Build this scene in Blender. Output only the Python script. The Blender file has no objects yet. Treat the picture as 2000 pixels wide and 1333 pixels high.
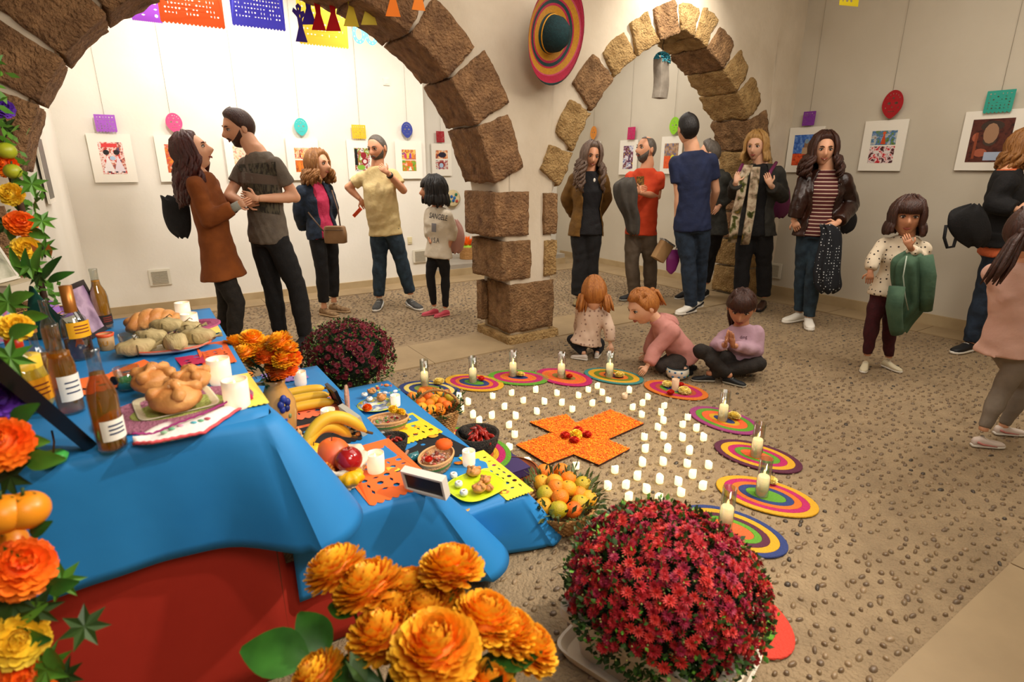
import bpy, bmesh, math, random
import numpy as np
from mathutils import Vector, Matrix, noise as mnoise
from mathutils.bvhtree import BVHTree
R = random.Random(7)
S = bpy.context.scene
COL = S.collection
V = Vector
# ---------------------------------------------------------------- camera, world, lights, exposure
F_PX = 1111.0; TH = math.radians(17.1); CH = 1.5
cd = bpy.data.cameras.new('camera'); cam = bpy.data.objects.new('camera', cd); COL.objects.link(cam)
cd.sensor_width = 36; cd.lens = F_PX * 36 / 2000; cd.clip_start = 0.05
cam.location = (0, 0, CH); cam.rotation_euler = (math.pi / 2 - TH, 0, 0)
cd.dof.use_dof = True; cd.dof.focus_distance = 3.9; cd.dof.aperture_fstop = 3.2
S.camera = cam
S.view_settings.view_transform = 'Standard'; S.view_settings.look = 'None'
S.view_settings.gamma = 1; S.view_settings.exposure = 0.0; S.view_settings.use_curve_mapping = False
S.cycles.use_denoising = True; S.cycles.max_bounces = 7; S.cycles.diffuse_bounces = 4
S.cycles.glossy_bounces = 3; S.cycles.transmission_bounces = 6; S.cycles.transparent_max_bounces = 8
S.cycles.sample_clamp_indirect = 4; S.cycles.caustics_reflective = False; S.cycles.caustics_refractive = False
w = bpy.data.worlds.new('world'); S.world = w; w.use_nodes = True
w.node_tree.nodes['Background'].inputs[0].default_value = (1, .8, .58, 1)
w.node_tree.nodes['Background'].inputs[1].default_value = 0.05
# room axes: s runs along the arcade wall, t away from the camera
A0 = (-0.04, 4.78); DX, DY = math.cos(math.radians(33)), math.sin(math.radians(33))
RZ = math.radians(33)
def W(s, t, z=0.0): return V((A0[0] + DX * s - DY * t, A0[1] + DY * s + DX * t, z))
def light(kind, loc, power, color, target=None, size=.3, size_y=None, spot=None, blend=.6):
    l = bpy.data.lights.new('room_light', kind); o = bpy.data.objects.new('room_light', l); COL.objects.link(o)
    o.location = loc; l.energy = power; l.color = color
    if kind == 'AREA':
        l.size = size
        if size_y: l.shape = 'RECTANGLE'; l.size_y = size_y
    else: l.shadow_soft_size = size
    if spot: l.spot_size = math.radians(spot); l.spot_blend = blend
    if target is not None: o.rotation_euler = (V(target) - V(loc)).to_track_quat('-Z', 'Y').to_euler()
    return o
WARM = (1, .92, .81); WARM2 = (1, .95, .88)
LB, LF = 1.15, 1.72
# gallery behind the arches: row of track spots washing the back wall
for s_, p_ in ((-2.0, 95), (-.3, 95), (2.2, 60)):
    light('SPOT', W(s_, 1.0, 3.35), p_ * LB * 1.5, WARM2, W(s_ - .1, 3.1, 1.5), .07, spot=115, blend=1)
light('AREA', W(-.8, 1.7, 3.3), 62 * LB, WARM2, W(-.8, 1.7, 0), 3.4, 1.4)
light('AREA', W(2.5, 1.6, 3.3), 26 * LB, WARM2, W(2.5, 1.6, 0), 1.2, 1.4)
# front room: spots over the altar and the floor, plus area fills
light('SPOT', W(.6, -3.6, 3.1), 235 * LF, WARM, W(-2.0, -1.9, .4), .06, spot=78, blend=.8)
light('SPOT', W(-1.2, -3.9, 3.1), 60 * LF, WARM, W(-1.6, -1.3, .3), .08, spot=90, blend=.9)
light('SPOT', W(1.75, -.75, 3.3), 70 * LF, WARM, W(1.75, .1, 2.6), .05, spot=95, blend=.9)
light('SPOT', W(2.4, -2.9, 3.2), 52 * LF, WARM, W(.4, -1.2, 0), .1, spot=100, blend=1)
light('AREA', W(.6, -2.2, 3.5), 48 * LF, WARM, W(.6, -2.2, 0), 3.5, 2.5)  # broad fill for the front room, not a fixture
light('AREA', W(2.1, -2.6, 3.5), 20 * LF, WARM, W(2.9, -1.8, 1), 1.5, 1.5)  # added fill that lifts the right wall, no lamp hangs here
light('AREA', W(-2.0, -4.9, 2.9), 26 * LF, WARM, W(-.8, -1.0, .8), 1.2, 1.0)

# ---------------------------------------------------------------- materials
def hexc(h):
    h = h.lstrip('#'); c = [int(h[i:i + 2], 16) / 255 for i in (0, 2, 4)]
    return tuple((x / 12.92 if x <= .04045 else ((x + .055) / 1.055) ** 2.4) for x in c) + (1,)
MATS = {}
def mat(name, c='#808080', rough=.6, c2=None, scale=12, bump=0, bscale=None, metal=0, trans=0, ior=1.45, em=None, es=0, sss=0, mix=.5, contrast=.2, stretch=None, coat=0, transl=0, alpha=None):
    if name in MATS: return MATS[name]
    m = bpy.data.materials.new(name); m.use_nodes = True; nt = m.node_tree; b = nt.nodes['Principled BSDF']
    b.inputs['Base Color'].default_value = hexc(c); b.inputs['Roughness'].default_value = rough
    b.inputs['Metallic'].default_value = metal; b.inputs['IOR'].default_value = ior
    b.inputs['Transmission Weight'].default_value = trans; b.inputs['Coat Weight'].default_value = coat
    if alpha is not None: b.inputs['Alpha'].default_value = alpha
    if sss: b.inputs['Subsurface Weight'].default_value = sss; b.inputs['Subsurface Radius'].default_value = (.02, .008, .004); b.inputs['Subsurface Scale'].default_value = .5
    if em: b.inputs['Emission Color'].default_value = hexc(em); b.inputs['Emission Strength'].default_value = es
    if c2 or bump:
        tc = nt.nodes.new('ShaderNodeTexCoord'); mp = nt.nodes.new('ShaderNodeMapping'); nt.links.new(tc.outputs['Object'], mp.inputs[0])
        if stretch: mp.inputs['Scale'].default_value = stretch
    if c2:
        n = nt.nodes.new('ShaderNodeTexNoise'); n.inputs['Scale'].default_value = scale; n.inputs['Detail'].default_value = 6; nt.links.new(mp.outputs[0], n.inputs[0])
        r = nt.nodes.new('ShaderNodeValToRGB'); r.color_ramp.elements[0].position = mix - contrast; r.color_ramp.elements[1].position = mix + contrast
        r.color_ramp.elements[0].color = hexc(c); r.color_ramp.elements[1].color = hexc(c2)
        nt.links.new(n.outputs[0], r.inputs[0]); nt.links.new(r.outputs[0], b.inputs['Base Color'])
    if bump:
        n2 = nt.nodes.new('ShaderNodeTexNoise'); n2.inputs['Scale'].default_value = bscale or scale * 3; n2.inputs['Detail'].default_value = 5; nt.links.new(mp.outputs[0], n2.inputs[0])
        bp = nt.nodes.new('ShaderNodeBump'); bp.inputs['Strength'].default_value = bump; bp.inputs['Distance'].default_value = .05 if bump >= 1 else .02
        nt.links.new(n2.outputs[0], bp.inputs['Height']); nt.links.new(bp.outputs[0], b.inputs['Normal'])
    if transl:
        out = nt.nodes['Material Output']; tl_ = nt.nodes.new('ShaderNodeBsdfTranslucent'); tl_.inputs[0].default_value = hexc(c); mx = nt.nodes.new('ShaderNodeMixShader'); mx.inputs[0].default_value = transl
        nt.links.new(b.outputs[0], mx.inputs[1]); nt.links.new(tl_.outputs[0], mx.inputs[2]); nt.links.new(mx.outputs[0], out.inputs[0])
    if es and es < 12: m.cycles.emission_sampling = 'NONE'
    MATS[name] = m; return m
def col(h, rough=.6, **k): return mat('c' + h + str(rough) + ''.join(sorted(map(str, k.values()))), h, rough, **k)

# ---------------------------------------------------------------- mesh helpers
class MB:
    def __init__(s): s.v = []; s.f = []; s.m = []
    def add(s, vs, fs, mi=0):
        o = len(s.v); s.v.extend([tuple(p) for p in vs]); s.f.extend([tuple(i + o for i in f) for f in fs]); s.m.extend([mi] * len(fs)); return s
    def box(s, c, d, mi=0, rot=None, top=1.0, M=None):
        x, y, z = d[0] / 2, d[1] / 2, d[2] / 2
        vs = [V((a * x * (top if k > 0 else 1), b * y * (top if k > 0 else 1), k * z)) for k in (-1, 1) for a, b in ((-1, -1), (1, -1), (1, 1), (-1, 1))]
        if rot is not None:
            Rm = Matrix.Rotation(rot, 3, 'Z') if isinstance(rot, (int, float)) else rot
            vs = [Rm @ p for p in vs]
        vs = [p + V(c) for p in vs]
        return s.add(vs, [(3, 2, 1, 0), (4, 5, 6, 7), (0, 1, 5, 4), (1, 2, 6, 5), (2, 3, 7, 6), (3, 0, 4, 7)], mi)
    def tube(s, pts, rad, n=8, mi=0, side=None, flat=1.0, caps=True):
        pts = [V(p) for p in pts]; k = len(pts)
        if not hasattr(rad, '__len__'): rad = [rad] * k
        up = None; vs = []; fs = []
        for i in range(k):
            d = (pts[min(i + 1, k - 1)] - pts[max(i - 1, 0)])
            d = d.normalized() if d.length > 1e-9 else V((0, 0, 1))
            if side is not None: a = V(side) - d * V(side).dot(d)
            elif up is None: a = d.orthogonal()
            else: a = up - d * up.dot(d)
            a = a.normalized() if a.length > 1e-6 else d.orthogonal().normalized(); up = a; b = d.cross(a)
            for j in range(n):
                t = 2 * math.pi * j / n
                vs.append(pts[i] + (a * math.cos(t) + b * math.sin(t) * flat) * rad[i])
        for i in range(k - 1):
            for j in range(n): fs.append((i * n + j, i * n + (j + 1) % n, (i + 1) * n + (j + 1) % n, (i + 1) * n + j))
        if caps: fs.append(tuple(range(n))[::-1]); fs.append(tuple((k - 1) * n + j for j in range(n)))
        return s.add(vs, fs, mi)
    def rings(s, rings, n=20, mi=0, caps=True, power=2.0):
        """rings: (centre, side vec, front vec) with radii in the vectors"""
        vs = []; fs = []; k = len(rings)
        for c, a, b in rings:
            for j in range(n):
                t = 2 * math.pi * j / n; ct, st = math.cos(t), math.sin(t)
                ct = math.copysign(abs(ct) ** (2 / power), ct); st = math.copysign(abs(st) ** (2 / power), st)
                vs.append(V(c) + V(a) * ct + V(b) * st)
        for i in range(k - 1):
            for j in range(n): fs.append((i * n + j, i * n + (j + 1) % n, (i + 1) * n + (j + 1) % n, (i + 1) * n + j))
        if caps: fs.append(tuple(range(n))[::-1]); fs.append(tuple((k - 1) * n + j for j in range(n)))
        return s.add(vs, fs, mi)
    def lathe(s, prof, n=20, c=(0, 0, 0), mi=0, sx=1, sy=1, rotm=None):
        vs = []; fs = []; k = len(prof)
        for r, z in prof:
            for j in range(n):
                t = 2 * math.pi * j / n; p = V((r * sx * math.cos(t), r * sy * math.sin(t), z))
                if rotm is not None: p = rotm @ p
                vs.append(p + V(c))
        for i in range(k - 1):
            for j in range(n): fs.append((i * n + j, i * n + (j + 1) % n, (i + 1) * n + (j + 1) % n, (i + 1) * n + j))
        return s.add(vs, fs, mi)
    def ball(s, c, r, n=12, m=8, mi=0, rotm=None, nz=0, seed=0):
        if not hasattr(r, '__len__'): r = (r, r, r)
        vs = []; fs = []
        for i in range(m + 1):
            ph = math.pi * i / m
            for j in range(n):
                t = 2 * math.pi * j / n; d = V((math.sin(ph) * math.cos(t), math.sin(ph) * math.sin(t), -math.cos(ph)))
                if nz: d *= 1 + nz * mnoise.noise(d * 2.2 + V((seed, seed * 1.7, 0)))
                p = V((d.x * r[0], d.y * r[1], d.z * r[2]))
                if rotm is not None: p = rotm @ p
                vs.append(p + V(c))
        for i in range(m):
            for j in range(n): fs.append((i * n + j, i * n + (j + 1) % n, (i + 1) * n + (j + 1) % n, (i + 1) * n + j))
        return s.add(vs, fs, mi)
    def prism(s, poly, z0, z1, M=None, mi=0, mi_side=None):
        n = len(poly); vs = [V((x, y, z0)) for x, y in poly] + [V((x, y, z1)) for x, y in poly]
        if M is not None: vs = [M @ p for p in vs]
        o = len(s.v); s.add(vs, [tuple(range(n))[::-1], tuple(range(n, 2 * n))], mi)
        s.f.extend([(o + i, o + (i + 1) % n, o + n + (i + 1) % n, o + n + i) for i in range(n)]); s.m.extend([mi if mi_side is None else mi_side] * n)
        return s
    def mesh(s, name, mats, smooth=True, origin=None):
        me = bpy.data.meshes.new(name); vs = s.v
        if origin is not None: ox, oy, oz = origin; vs = [(x - ox, y - oy, z - oz) for x, y, z in vs]
        me.from_pydata(vs, [], s.f)
        for m in (mats if isinstance(mats, (list, tuple)) else [mats]): me.materials.append(m)
        me.polygons.foreach_set('material_index', s.m)
        if smooth: me.polygons.foreach_set('use_smooth', [True] * len(s.f))
        me.update(); return me
    def build(s, name, mats, parent=None, smooth=True, origin=None, angle=None, loc=None, rz=0, kind=None):
        me = s.mesh(name, mats, smooth, origin); o = bpy.data.objects.new(name, me); COL.objects.link(o)
        if parent is not None: o.parent = parent
        if loc is not None: o.location = loc; o.rotation_euler = (0, 0, rz)
        if smooth and angle:
            me.set_sharp_from_angle(angle=math.radians(angle))
        if kind: o['kind'] = kind
        return o
def tag(o, label=None, cat=None, group=None, kind=None):
    if label: o['label'] = label
    if cat: o['category'] = cat
    if group: o['group'] = group
    if kind: o['kind'] = kind
    return o
def thing(name, label, cat, loc=(0, 0, 0), rz=0, group=None, rot=None):
    o = bpy.data.objects.new(name, None); COL.objects.link(o); o.empty_display_size = .1
    o.location = loc; o.rotation_euler = rot if rot else (0, 0, rz); return tag(o, label, cat, group)
CH_ = {}
def dup(root, loc, rz=None, label=None, group=None, scale=None, rot=None):
    kids = {}
    def cp(o, par):
        c = o.copy(); COL.objects.link(c)
        if par is not None: c.parent = par
        for ch in list(o.children): cp(ch, c)
        return c
    r = cp(root, None); r.location = loc
    if rz is not None: r.rotation_euler = (0, 0, rz)
    if rot is not None: r.rotation_euler = rot
    if label: r['label'] = label
    if group: r['group'] = group
    if scale: r.scale = (scale,) * 3 if not hasattr(scale, '__len__') else scale
    return r
# a photograph pixel seen from the camera's place: point at height z, at depth Y, or on a room plane
def ray(px, py):
    u = (px - 1000) / F_PX; v = (666.5 - py) / F_PX
    return V((u, math.cos(TH) + v * math.sin(TH), -math.sin(TH) + v * math.cos(TH)))
def gz(px, py, z=0.0):
    r = ray(px, py); return V((0, 0, CH)) + r * ((z - CH) / r.z)
def aty(px, py, Y):
    r = ray(px, py); return V((0, 0, CH)) + r * (Y / r.y)
def atT(px, py, t):
    r = ray(px, py); n = V((-DY, DX, 0)); k = (n.dot(V((A0[0], A0[1], 0))) + t) / n.dot(r); return V((0, 0, CH)) + r * k
def atS(px, py, s):
    r = ray(px, py); n = V((DX, DY, 0)); k = (n.dot(V((A0[0], A0[1], 0))) + s) / n.dot(r); return V((0, 0, CH)) + r * k
def nz3(p, sc=1.0, seed=0.0): return mnoise.noise(V(p) * sc + V((seed, seed * .37, seed * 1.3)))
# ---------------------------------------------------------------- room shell
CEIL = 3.6
m_plaster = mat('plaster', '#c9baa3', .9, c2='#d8cbb6', scale=2.5, bump=.35, bscale=9)
m_wall = mat('white_wall', '#dfd9cb', .9, c2='#e6e0d4', scale=2, bump=.05, bscale=30)
m_wallr = mat('grey_wall', '#c3b9a6', .9, c2='#cbc2b0', scale=1.5, bump=.06, bscale=25)
m_stone = mat('limestone', '#6b4c30', .95, c2='#b98f62', scale=14, bump=1.0, bscale=55, contrast=.26)
m_stone2 = mat('limestone_pale', '#94703f', .95, c2='#d3ae74', scale=12, bump=1.0, bscale=55, contrast=.25)
m_stone3 = mat('limestone_dark', '#6e4e36', .95, c2='#b88c60', scale=13, bump=1.0, bscale=50, contrast=.24)
m_base = mat('baseboard', '#a8916b', .6, c2='#b8a27c', scale=5)
m_mortar = mat('mortar', '#8a7559', .85, c2='#a9916f', scale=7, bump=.9, bscale=70, contrast=.3)
m_slab = mat('slab', '#8f7959', .65, c2='#a8906c', scale=3, bump=.12, bscale=40, contrast=.3)
def plane_wall(name, pts, m, thick=.1, n=None):
    """vertical wall through room points p0->p1 (s,t), z0..z1, thickness away from the room (n)"""
    (s0, t0), (s1, t1), z0, z1 = pts; b = MB()
    ns, nt_ = n
    q = [W(s0, t0), W(s1, t1), W(s1 + ns * thick, t1 + nt_ * thick), W(s0 + ns * thick, t0 + nt_ * thick)]
    vs = [V((p.x, p.y, z0)) for p in q] + [V((p.x, p.y, z1)) for p in q]
    b.add(vs, [(3, 2, 1, 0), (4, 5, 6, 7), (0, 1, 5, 4), (1, 2, 6, 5), (2, 3, 7, 6), (3, 0, 4, 7)])
    return b.build(name, m, smooth=False, kind='structure')
plane_wall('wall_back', ((-3.07, 3.1), (.72, 3.1), 0, CEIL), m_wall, n=(0, 1), thick=.95)
plane_wall('wall_back_recess', ((.72, 4.05), (3.7, 4.05), 0, CEIL), m_wall, n=(0, 1))
plane_wall('wall_left', ((-3.07, .46), (-3.07, 3.1), 0, CEIL), m_wall, n=(-1, 0))
plane_wall('wall_right_gallery', ((3.6, .46), (3.6, 4.05), 0, CEIL), m_wallr, n=(1, 0), thick=.3)
plane_wall('wall_right', ((3.84, -6.2), (3.84, .6), 0, CEIL), m_wallr, n=(1, 0))
plane_wall('wall_front', ((-6, -6.2), (3.94, -6.2), 0, CEIL), m_wall, n=(0, -1))
plane_wall('wall_left_front', ((-6, -6.2), (-6, .46), 0, CEIL), m_plaster, n=(-1, 0))
b = MB(); q = [W(-6.2, -6.4), W(4.1, -6.4), W(4.1, 4.3), W(-6.2, 4.3)]
b.add([V((p.x, p.y, z)) for z in (CEIL, CEIL + .1) for p in q], [(3, 2, 1, 0), (4, 5, 6, 7), (0, 1, 5, 4), (1, 2, 6, 5), (2, 3, 7, 6), (3, 0, 4, 7)])
b.build('ceiling', m_wall, smooth=False, kind='structure')
b = MB(); b.add([V((p.x, p.y, z)) for z in (-.12, -.004) for p in q], [(3, 2, 1, 0), (4, 5, 6, 7), (0, 1, 5, 4), (1, 2, 6, 5), (2, 3, 7, 6), (3, 0, 4, 7)])
floor = b.build('floor', m_mortar, smooth=False, kind='structure')
def slabs(a, bb, step, along='s', z=.006):
    """row of paving slabs, each its own piece of the floor"""
    (s0, t0), (s1, t1) = a, bb; L = (s1 - s0) if along == 's' else (t1 - t0); n = max(1, round(L / step)); k = MB
    for i in range(n):
        u0, u1 = i / n * L + .003, (i + 1) / n * L - .003
        if along == 's': c = [(s0 + u0, t0), (s0 + u1, t0), (s0 + u1, t1), (s0 + u0, t1)]
        else: c = [(s0, t0 + u0), (s1, t0 + u0), (s1, t0 + u1), (s0, t0 + u1)]
        w4 = [W(*p) for p in c]; o = sum(w4, V()) / 4; mb = MB()
        zz = z + R.uniform(-.0015, .0015)
        mb.add([V((p.x - o.x, p.y - o.y, h)) for h in (-.02, zz) for p in w4], [(3, 2, 1, 0), (4, 5, 6, 7), (0, 1, 5, 4), (1, 2, 6, 5), (2, 3, 7, 6), (3, 0, 4, 7)])
        mb.build('paving_slab', m_slab, floor, smooth=False, loc=(o.x, o.y, 0))
slabs((-3.05, -.12), (.0, .42), .75)
slabs((.51, -.05), (3.36, .5), .8)
slabs((-2.95, 2.72), (.72, 3.08), .8)
slabs((3.46, -3.5), (3.82, -.06), .85, 't')
slabs((3.1, .5), (3.58, 4.0), .85, 't')
slabs((.72, 2.72), (3.1, 3.15), .8)
slabs((-3.2, -6.1), (3.4, -3.52), 1.1)
# step of the recess
b = MB(); q = [W(.72, 3.15), W(3.1, 3.15), W(3.1, 4.05), W(.72, 4.05)]
b.add([V((p.x, p.y, z)) for z in (0, .16) for p in q], [(3, 2, 1, 0), (4, 5, 6, 7), (0, 1, 5, 4), (1, 2, 6, 5), (2, 3, 7, 6), (3, 0, 4, 7)])
b.build('floor_step', mat('grey_step', '#9a9184', .6, c2='#aaa295', scale=4), smooth=False, kind='structure')
# baseboards
def board(name, a, bb, h, th, n):
    plane_wall(name, (a, bb, 0, h), m_base, thick=th, n=n)
board('baseboard_back', (-3.07, 3.1), (.72, 3.1), .085, .02, (0, -1))
board('baseboard_back_recess', (.72, 3.15), (3.1, 3.15), .1, .02, (0, -1))
board('baseboard_left', (-3.07, .5), (-3.07, 3.1), .085, .02, (1, 0))
board('baseboard_right_gallery', (3.6, .5), (3.6, 3.9), .09, .02, (-1, 0))
board('baseboard_right', (3.84, -6.2), (3.84, 0), .11, .025, (-1, 0))
# arcade wall: plaster with two arched openings
def P1z(s):   # left arch, height of the underside at s, or None
    c, z0, r = -1.6, 1.146, 1.475
    d = abs(s - c)
    if d >= 1.57: return 0
    if d >= r - .02: return max(0, 1.0 * (1.57 - d) / (1.57 - r + .02) * 1.05)
    return z0 + math.sqrt(max(0, r * r - d * d))
RP = [(.5, 0), (.5, .74), (.505, 1.27), (.62, 1.52), (.73, 1.75), (.94, 2.05), (1.19, 2.31), (1.42, 2.46), (1.66, 2.59), (1.94, 2.69), (2.2, 2.62), (2.5, 2.44), (2.79, 2.22), (3.02, 1.98), (3.18, 1.66), (3.3, 1.35), (3.36, 1.0), (3.36, 0)]
LP = [(0, 0), (-.0, .54), (-.05, .91), (-.12, 1.35)] + [(-1.6 + 1.46 * math.cos(math.radians(a)), 1.146 + 1.46 * math.sin(math.radians(a))) for a in range(16, 166, 6)] + [(-3.07, 1.35), (-3.12, .91), (-3.15, .5), (-3.15, 0)]
def prof(s, P):
    for (a, za), (c, zc) in zip(P[:-1], P[1:]):
        lo, hi = min(a, c), max(a, c)
        if lo <= s <= hi and hi > lo: return za + (zc - za) * (s - a) / (c - a)
    return 0
def zlow(s):
    a = -1.575 + (s + 1.575) / 1.024; c = 1.93 + (s - 1.93) / 1.026
    if -3.15 < a < 0: return prof(a, LP[::-1]) * 1.01 + (.02 if abs(a + 1.575) < 1.5 else 0)
    if .5 < c < 3.36: return prof(c, RP) * 1.01 + (.02 if abs(c - 1.93) < 1.36 else 0)
    return 0
ss = sorted(set([-6, -5.5, -5, -4.5, -4, -3.6, -3.3] + [-3.19, -3.186] + [round(-3.183 + i * .0605, 4) for i in range(54)] + [.036, .041, .1, .2, .3, .4, .458, .4635] + [.468 + i * .0525 for i in range(56)] + [3.38, 3.3955, 3.4, 3.5, 3.6, 3.84]))
b = MB(); nzr = 16
def wallp(s, t, z):
    d = nz3((s, z, t), 1.7, 3) * .018 + nz3((s, z, t), 6, 5) * .005
    return W(s, t + (-d if t < .2 else d), z)
for tt, flip in ((.015, 0), (.455, 1)):
    grid = []
    for s in ss:
        z0 = zlow(s); grid.append([wallp(s, tt, z0 + (CEIL - z0) * k / nzr) for k in range(nzr + 1)])
    vs = [p for g in grid for p in g]; fs = []
    for i in range(len(ss) - 1):
        for k in range(nzr):
            f = (i * (nzr + 1) + k, (i + 1) * (nzr + 1) + k, (i + 1) * (nzr + 1) + k + 1, i * (nzr + 1) + k + 1)
            fs.append(f[::-1] if flip else f)
    b.add(vs, fs)
n_ = len(ss) * (nzr + 1)
b.f.extend([(i * (nzr + 1), n_ + i * (nzr + 1), n_ + (i + 1) * (nzr + 1), (i + 1) * (nzr + 1)) for i in range(len(ss) - 1)]); b.m.extend([0] * (len(ss) - 1))
arc = b.build('wall_arcade', m_plaster, kind='structure')
# stones: rough blocks, each a piece of the arcade wall
def rough_block(fn, m, n=14, amp=.012, rnd=.1, seed=0):
    mb = MB(); key = {}; vs = []; fs = []
    def vert(a, bb, c):
        k = (round(a, 4), round(bb, 4), round(c, 4))
        if k in key: return key[k]
        q = V((a, bb, c)); L = (abs(a) ** 5 + abs(bb) ** 5 + abs(c) ** 5) ** .2
        q2 = q * (1 - rnd) + q / max(L, 1e-6) * rnd * max(abs(a), abs(bb), abs(c))
        p = fn(*q2); d = (p - fn(0, 0, 0)).normalized()
        p = p + d * (nz3(p, 7, seed) * amp + nz3(p, 22, seed) * amp * .7 + nz3(p, 50, seed) * amp * .3)
        key[k] = len(vs); vs.append(p); return key[k]
    g = [-1 + 2 * i / n for i in range(n + 1)]
    for ax in range(3):
        for sg in (-1, 1):
            for i in range(n):
                for j in range(n):
                    def mk(x, y):
                        q = [0, 0, 0]; q[ax] = sg; q[(ax + 1) % 3] = x; q[(ax + 2) % 3] = y; return vert(*q)
                    f = (mk(g[i], g[j]), mk(g[i + 1], g[j]), mk(g[i + 1], g[j + 1]), mk(g[i], g[j + 1]))
                    fs.append(f if sg > 0 else f[::-1])
    mb.add(vs, fs); c = fn(0, 0, 0)
    return mb.build('stone_block', m, arc, origin=c, loc=c)
def resample(P):
    d = [0]
    for a, c in zip(P[:-1], P[1:]): d.append(d[-1] + math.hypot(a[0] - c[0], a[1] - c[1]))
    def at(u):
        u = max(0, min(d[-1], u))
        for i in range(len(P) - 1):
            if u <= d[i + 1] + 1e-9:
                k = (u - d[i]) / max(1e-9, d[i + 1] - d[i]); return (P[i][0] + (P[i + 1][0] - P[i][0]) * k, P[i][1] + (P[i + 1][1] - P[i][1]) * k)
        return P[-1]
    return d[-1], at
def ring(P, joints, depth, outward, gap=.014, seed=1, mats=(m_stone,), taper=.8, amp=.012, zmin=.05):
    L, at = resample(P)
    us = []
    for j in joints:
        best = min(range(401), key=lambda i: (at(L * i / 400)[0] - j[0]) ** 2 + (at(L * i / 400)[1] - j[1]) ** 2); us.append(L * best / 400)
    for i, (u0, u1) in enumerate(zip(us[:-1], us[1:])):
        rr = random.Random(seed * 100 + i); dep = depth * rr.uniform(.82, 1.12); tp = taper * rr.uniform(.9, 1.1)
        def fn(a, bb, c, u0=u0, u1=u1, dep=dep, tp=tp):
            r = (bb + 1) / 2; wdt = 1 - (1 - tp) * r
            u = (u0 + u1) / 2 + a * ((u1 - u0) / 2 - gap) * 1.0
            um = (u0 + u1) / 2; e = .03
            p = at(u); p0, p1 = at(u - e), at(u + e); tx, tz = p1[0] - p0[0], p1[1] - p0[1]; l = math.hypot(tx, tz) or 1
            nx, nzv = (-tz / l * outward, tx / l * outward)
            q0, q1 = at(um - .08), at(um + .08); ax_, az_ = q1[0] - q0[0], q1[1] - q0[1]; l2 = math.hypot(ax_, az_) or 1
            s = p[0] + nx * dep * r - ax_ / l2 * a * (u1 - u0) / 2 * (1 - wdt); z = p[1] + nzv * dep * r - az_ / l2 * a * (u1 - u0) / 2 * (1 - wdt)
            return W(s, .235 + c * .247, z)
        rough_block(fn, mats[i % len(mats)], seed=seed * 10 + i, amp=amp)
def cp(cx, cz, r, a): return (cx + r * math.cos(math.radians(a)), cz + r * math.sin(math.radians(a)))
jl = [cp(-1.6, 1.146, 1.46, a) for a in (8, 26, 41, 56.5, 72, 86, 101, 115, 129, 142, 153, 168)]
ring(LP, [jl[0]] + jl[1:], .37, -1, gap=.009, seed=1, mats=(m_stone3, m_stone3, m_stone3, m_stone3, m_stone3), taper=.92, amp=.016)
jr = [(.505, 1.33), (.66, 1.62), (.86, 1.94), (1.1, 2.24), (1.36, 2.42), (1.62, 2.57), (1.88, 2.67), (2.08, 2.66), (2.27, 2.58), (2.54, 2.42), (2.79, 2.22), (3.03, 1.97), (3.18, 1.66), (3.31, 1.3)]
ring(RP, jr, .29, 1, gap=.007, seed=2, mats=(m_stone2, m_stone2, m_stone), taper=.76, amp=.022)
def blk(s0, s1, z0, z1, t0=-.012, t1=.482, m=m_stone, seed=0, amp=.012):
    def fn(a, bb, c): return W((s0 + s1) / 2 + a * (s1 - s0) / 2, (t0 + t1) / 2 + c * (t1 - t0) / 2, (z0 + z1) / 2 + bb * (z1 - z0) / 2)
    rough_block(fn, m, seed=seed, amp=amp)
blk(.02, .50, .09, .53, .0, .38, m_stone, 31); blk(-.03, .1, .13, .5, .39, .485, m_stone, 32)
blk(-.02, .55, -.02, .07, -.03, .52, m_stone2, 33)
blk(-.07, .24, .565, .90, m=m_stone, seed=34); blk(-.135, .215, .94, 1.30, m=m_stone3, seed=35)
blk(.385, .515, .57, .88, t1=.3, m=m_stone2, seed=36); blk(.375, .515, .93, 1.28, t1=.3, m=m_stone, seed=37)
for i, (z0, z1) in enumerate(((.03, .34), (.36, .66), (.68, .98), (1.0, 1.28))): blk(3.34, 3.61, z0, z1, m=m_stone2 if i < 2 else m_stone3, seed=40 + i)
for i, (z0, z1) in enumerate(((.02, .42), (.45, .85), (.88, 1.3))): blk(-3.6, -3.14, z0, z1, m=m_stone3, seed=50 + i)
# pebbles set in the mortar
m_peb = [mat('pebble_' + c, c, .4, coat=.15) for c in ('#705c46', '#7c674c', '#453a2e', '#866f50', '#765f44', '#998060')]
pb = []
for i in range(-125, 76):
    for k in range(-68, 53):
        s = i * .05 + (k % 2) * .025 + R.uniform(-.017, .017); t = k * .052 + R.uniform(-.016, .016)
        if s > 3.44 or t > 2.7 or (s > 3.08 and t > .5) or (-.14 < t < .5) or s < -2.9: continue
        p = W(s, t)
        d = p.y * math.cos(TH) + CH * math.sin(TH)
        if p.y < .9 or abs(p.x) > p.y * 1.05 + .5: continue
        if s < -1.62 and t < -.85 and p.x < .1: continue
        if R.random() < .12: continue
        pb.append((d, p, R.uniform(.009, .021), R.uniform(.0065, .012), R.uniform(-.5, .5) + RZ + math.radians(8), R.choice([0, 0, 1, 1, 1, 3, 3, 4, 5, 4]) if R.random() > .03 else 2))
pb.sort(key=lambda q: q[0])
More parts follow.
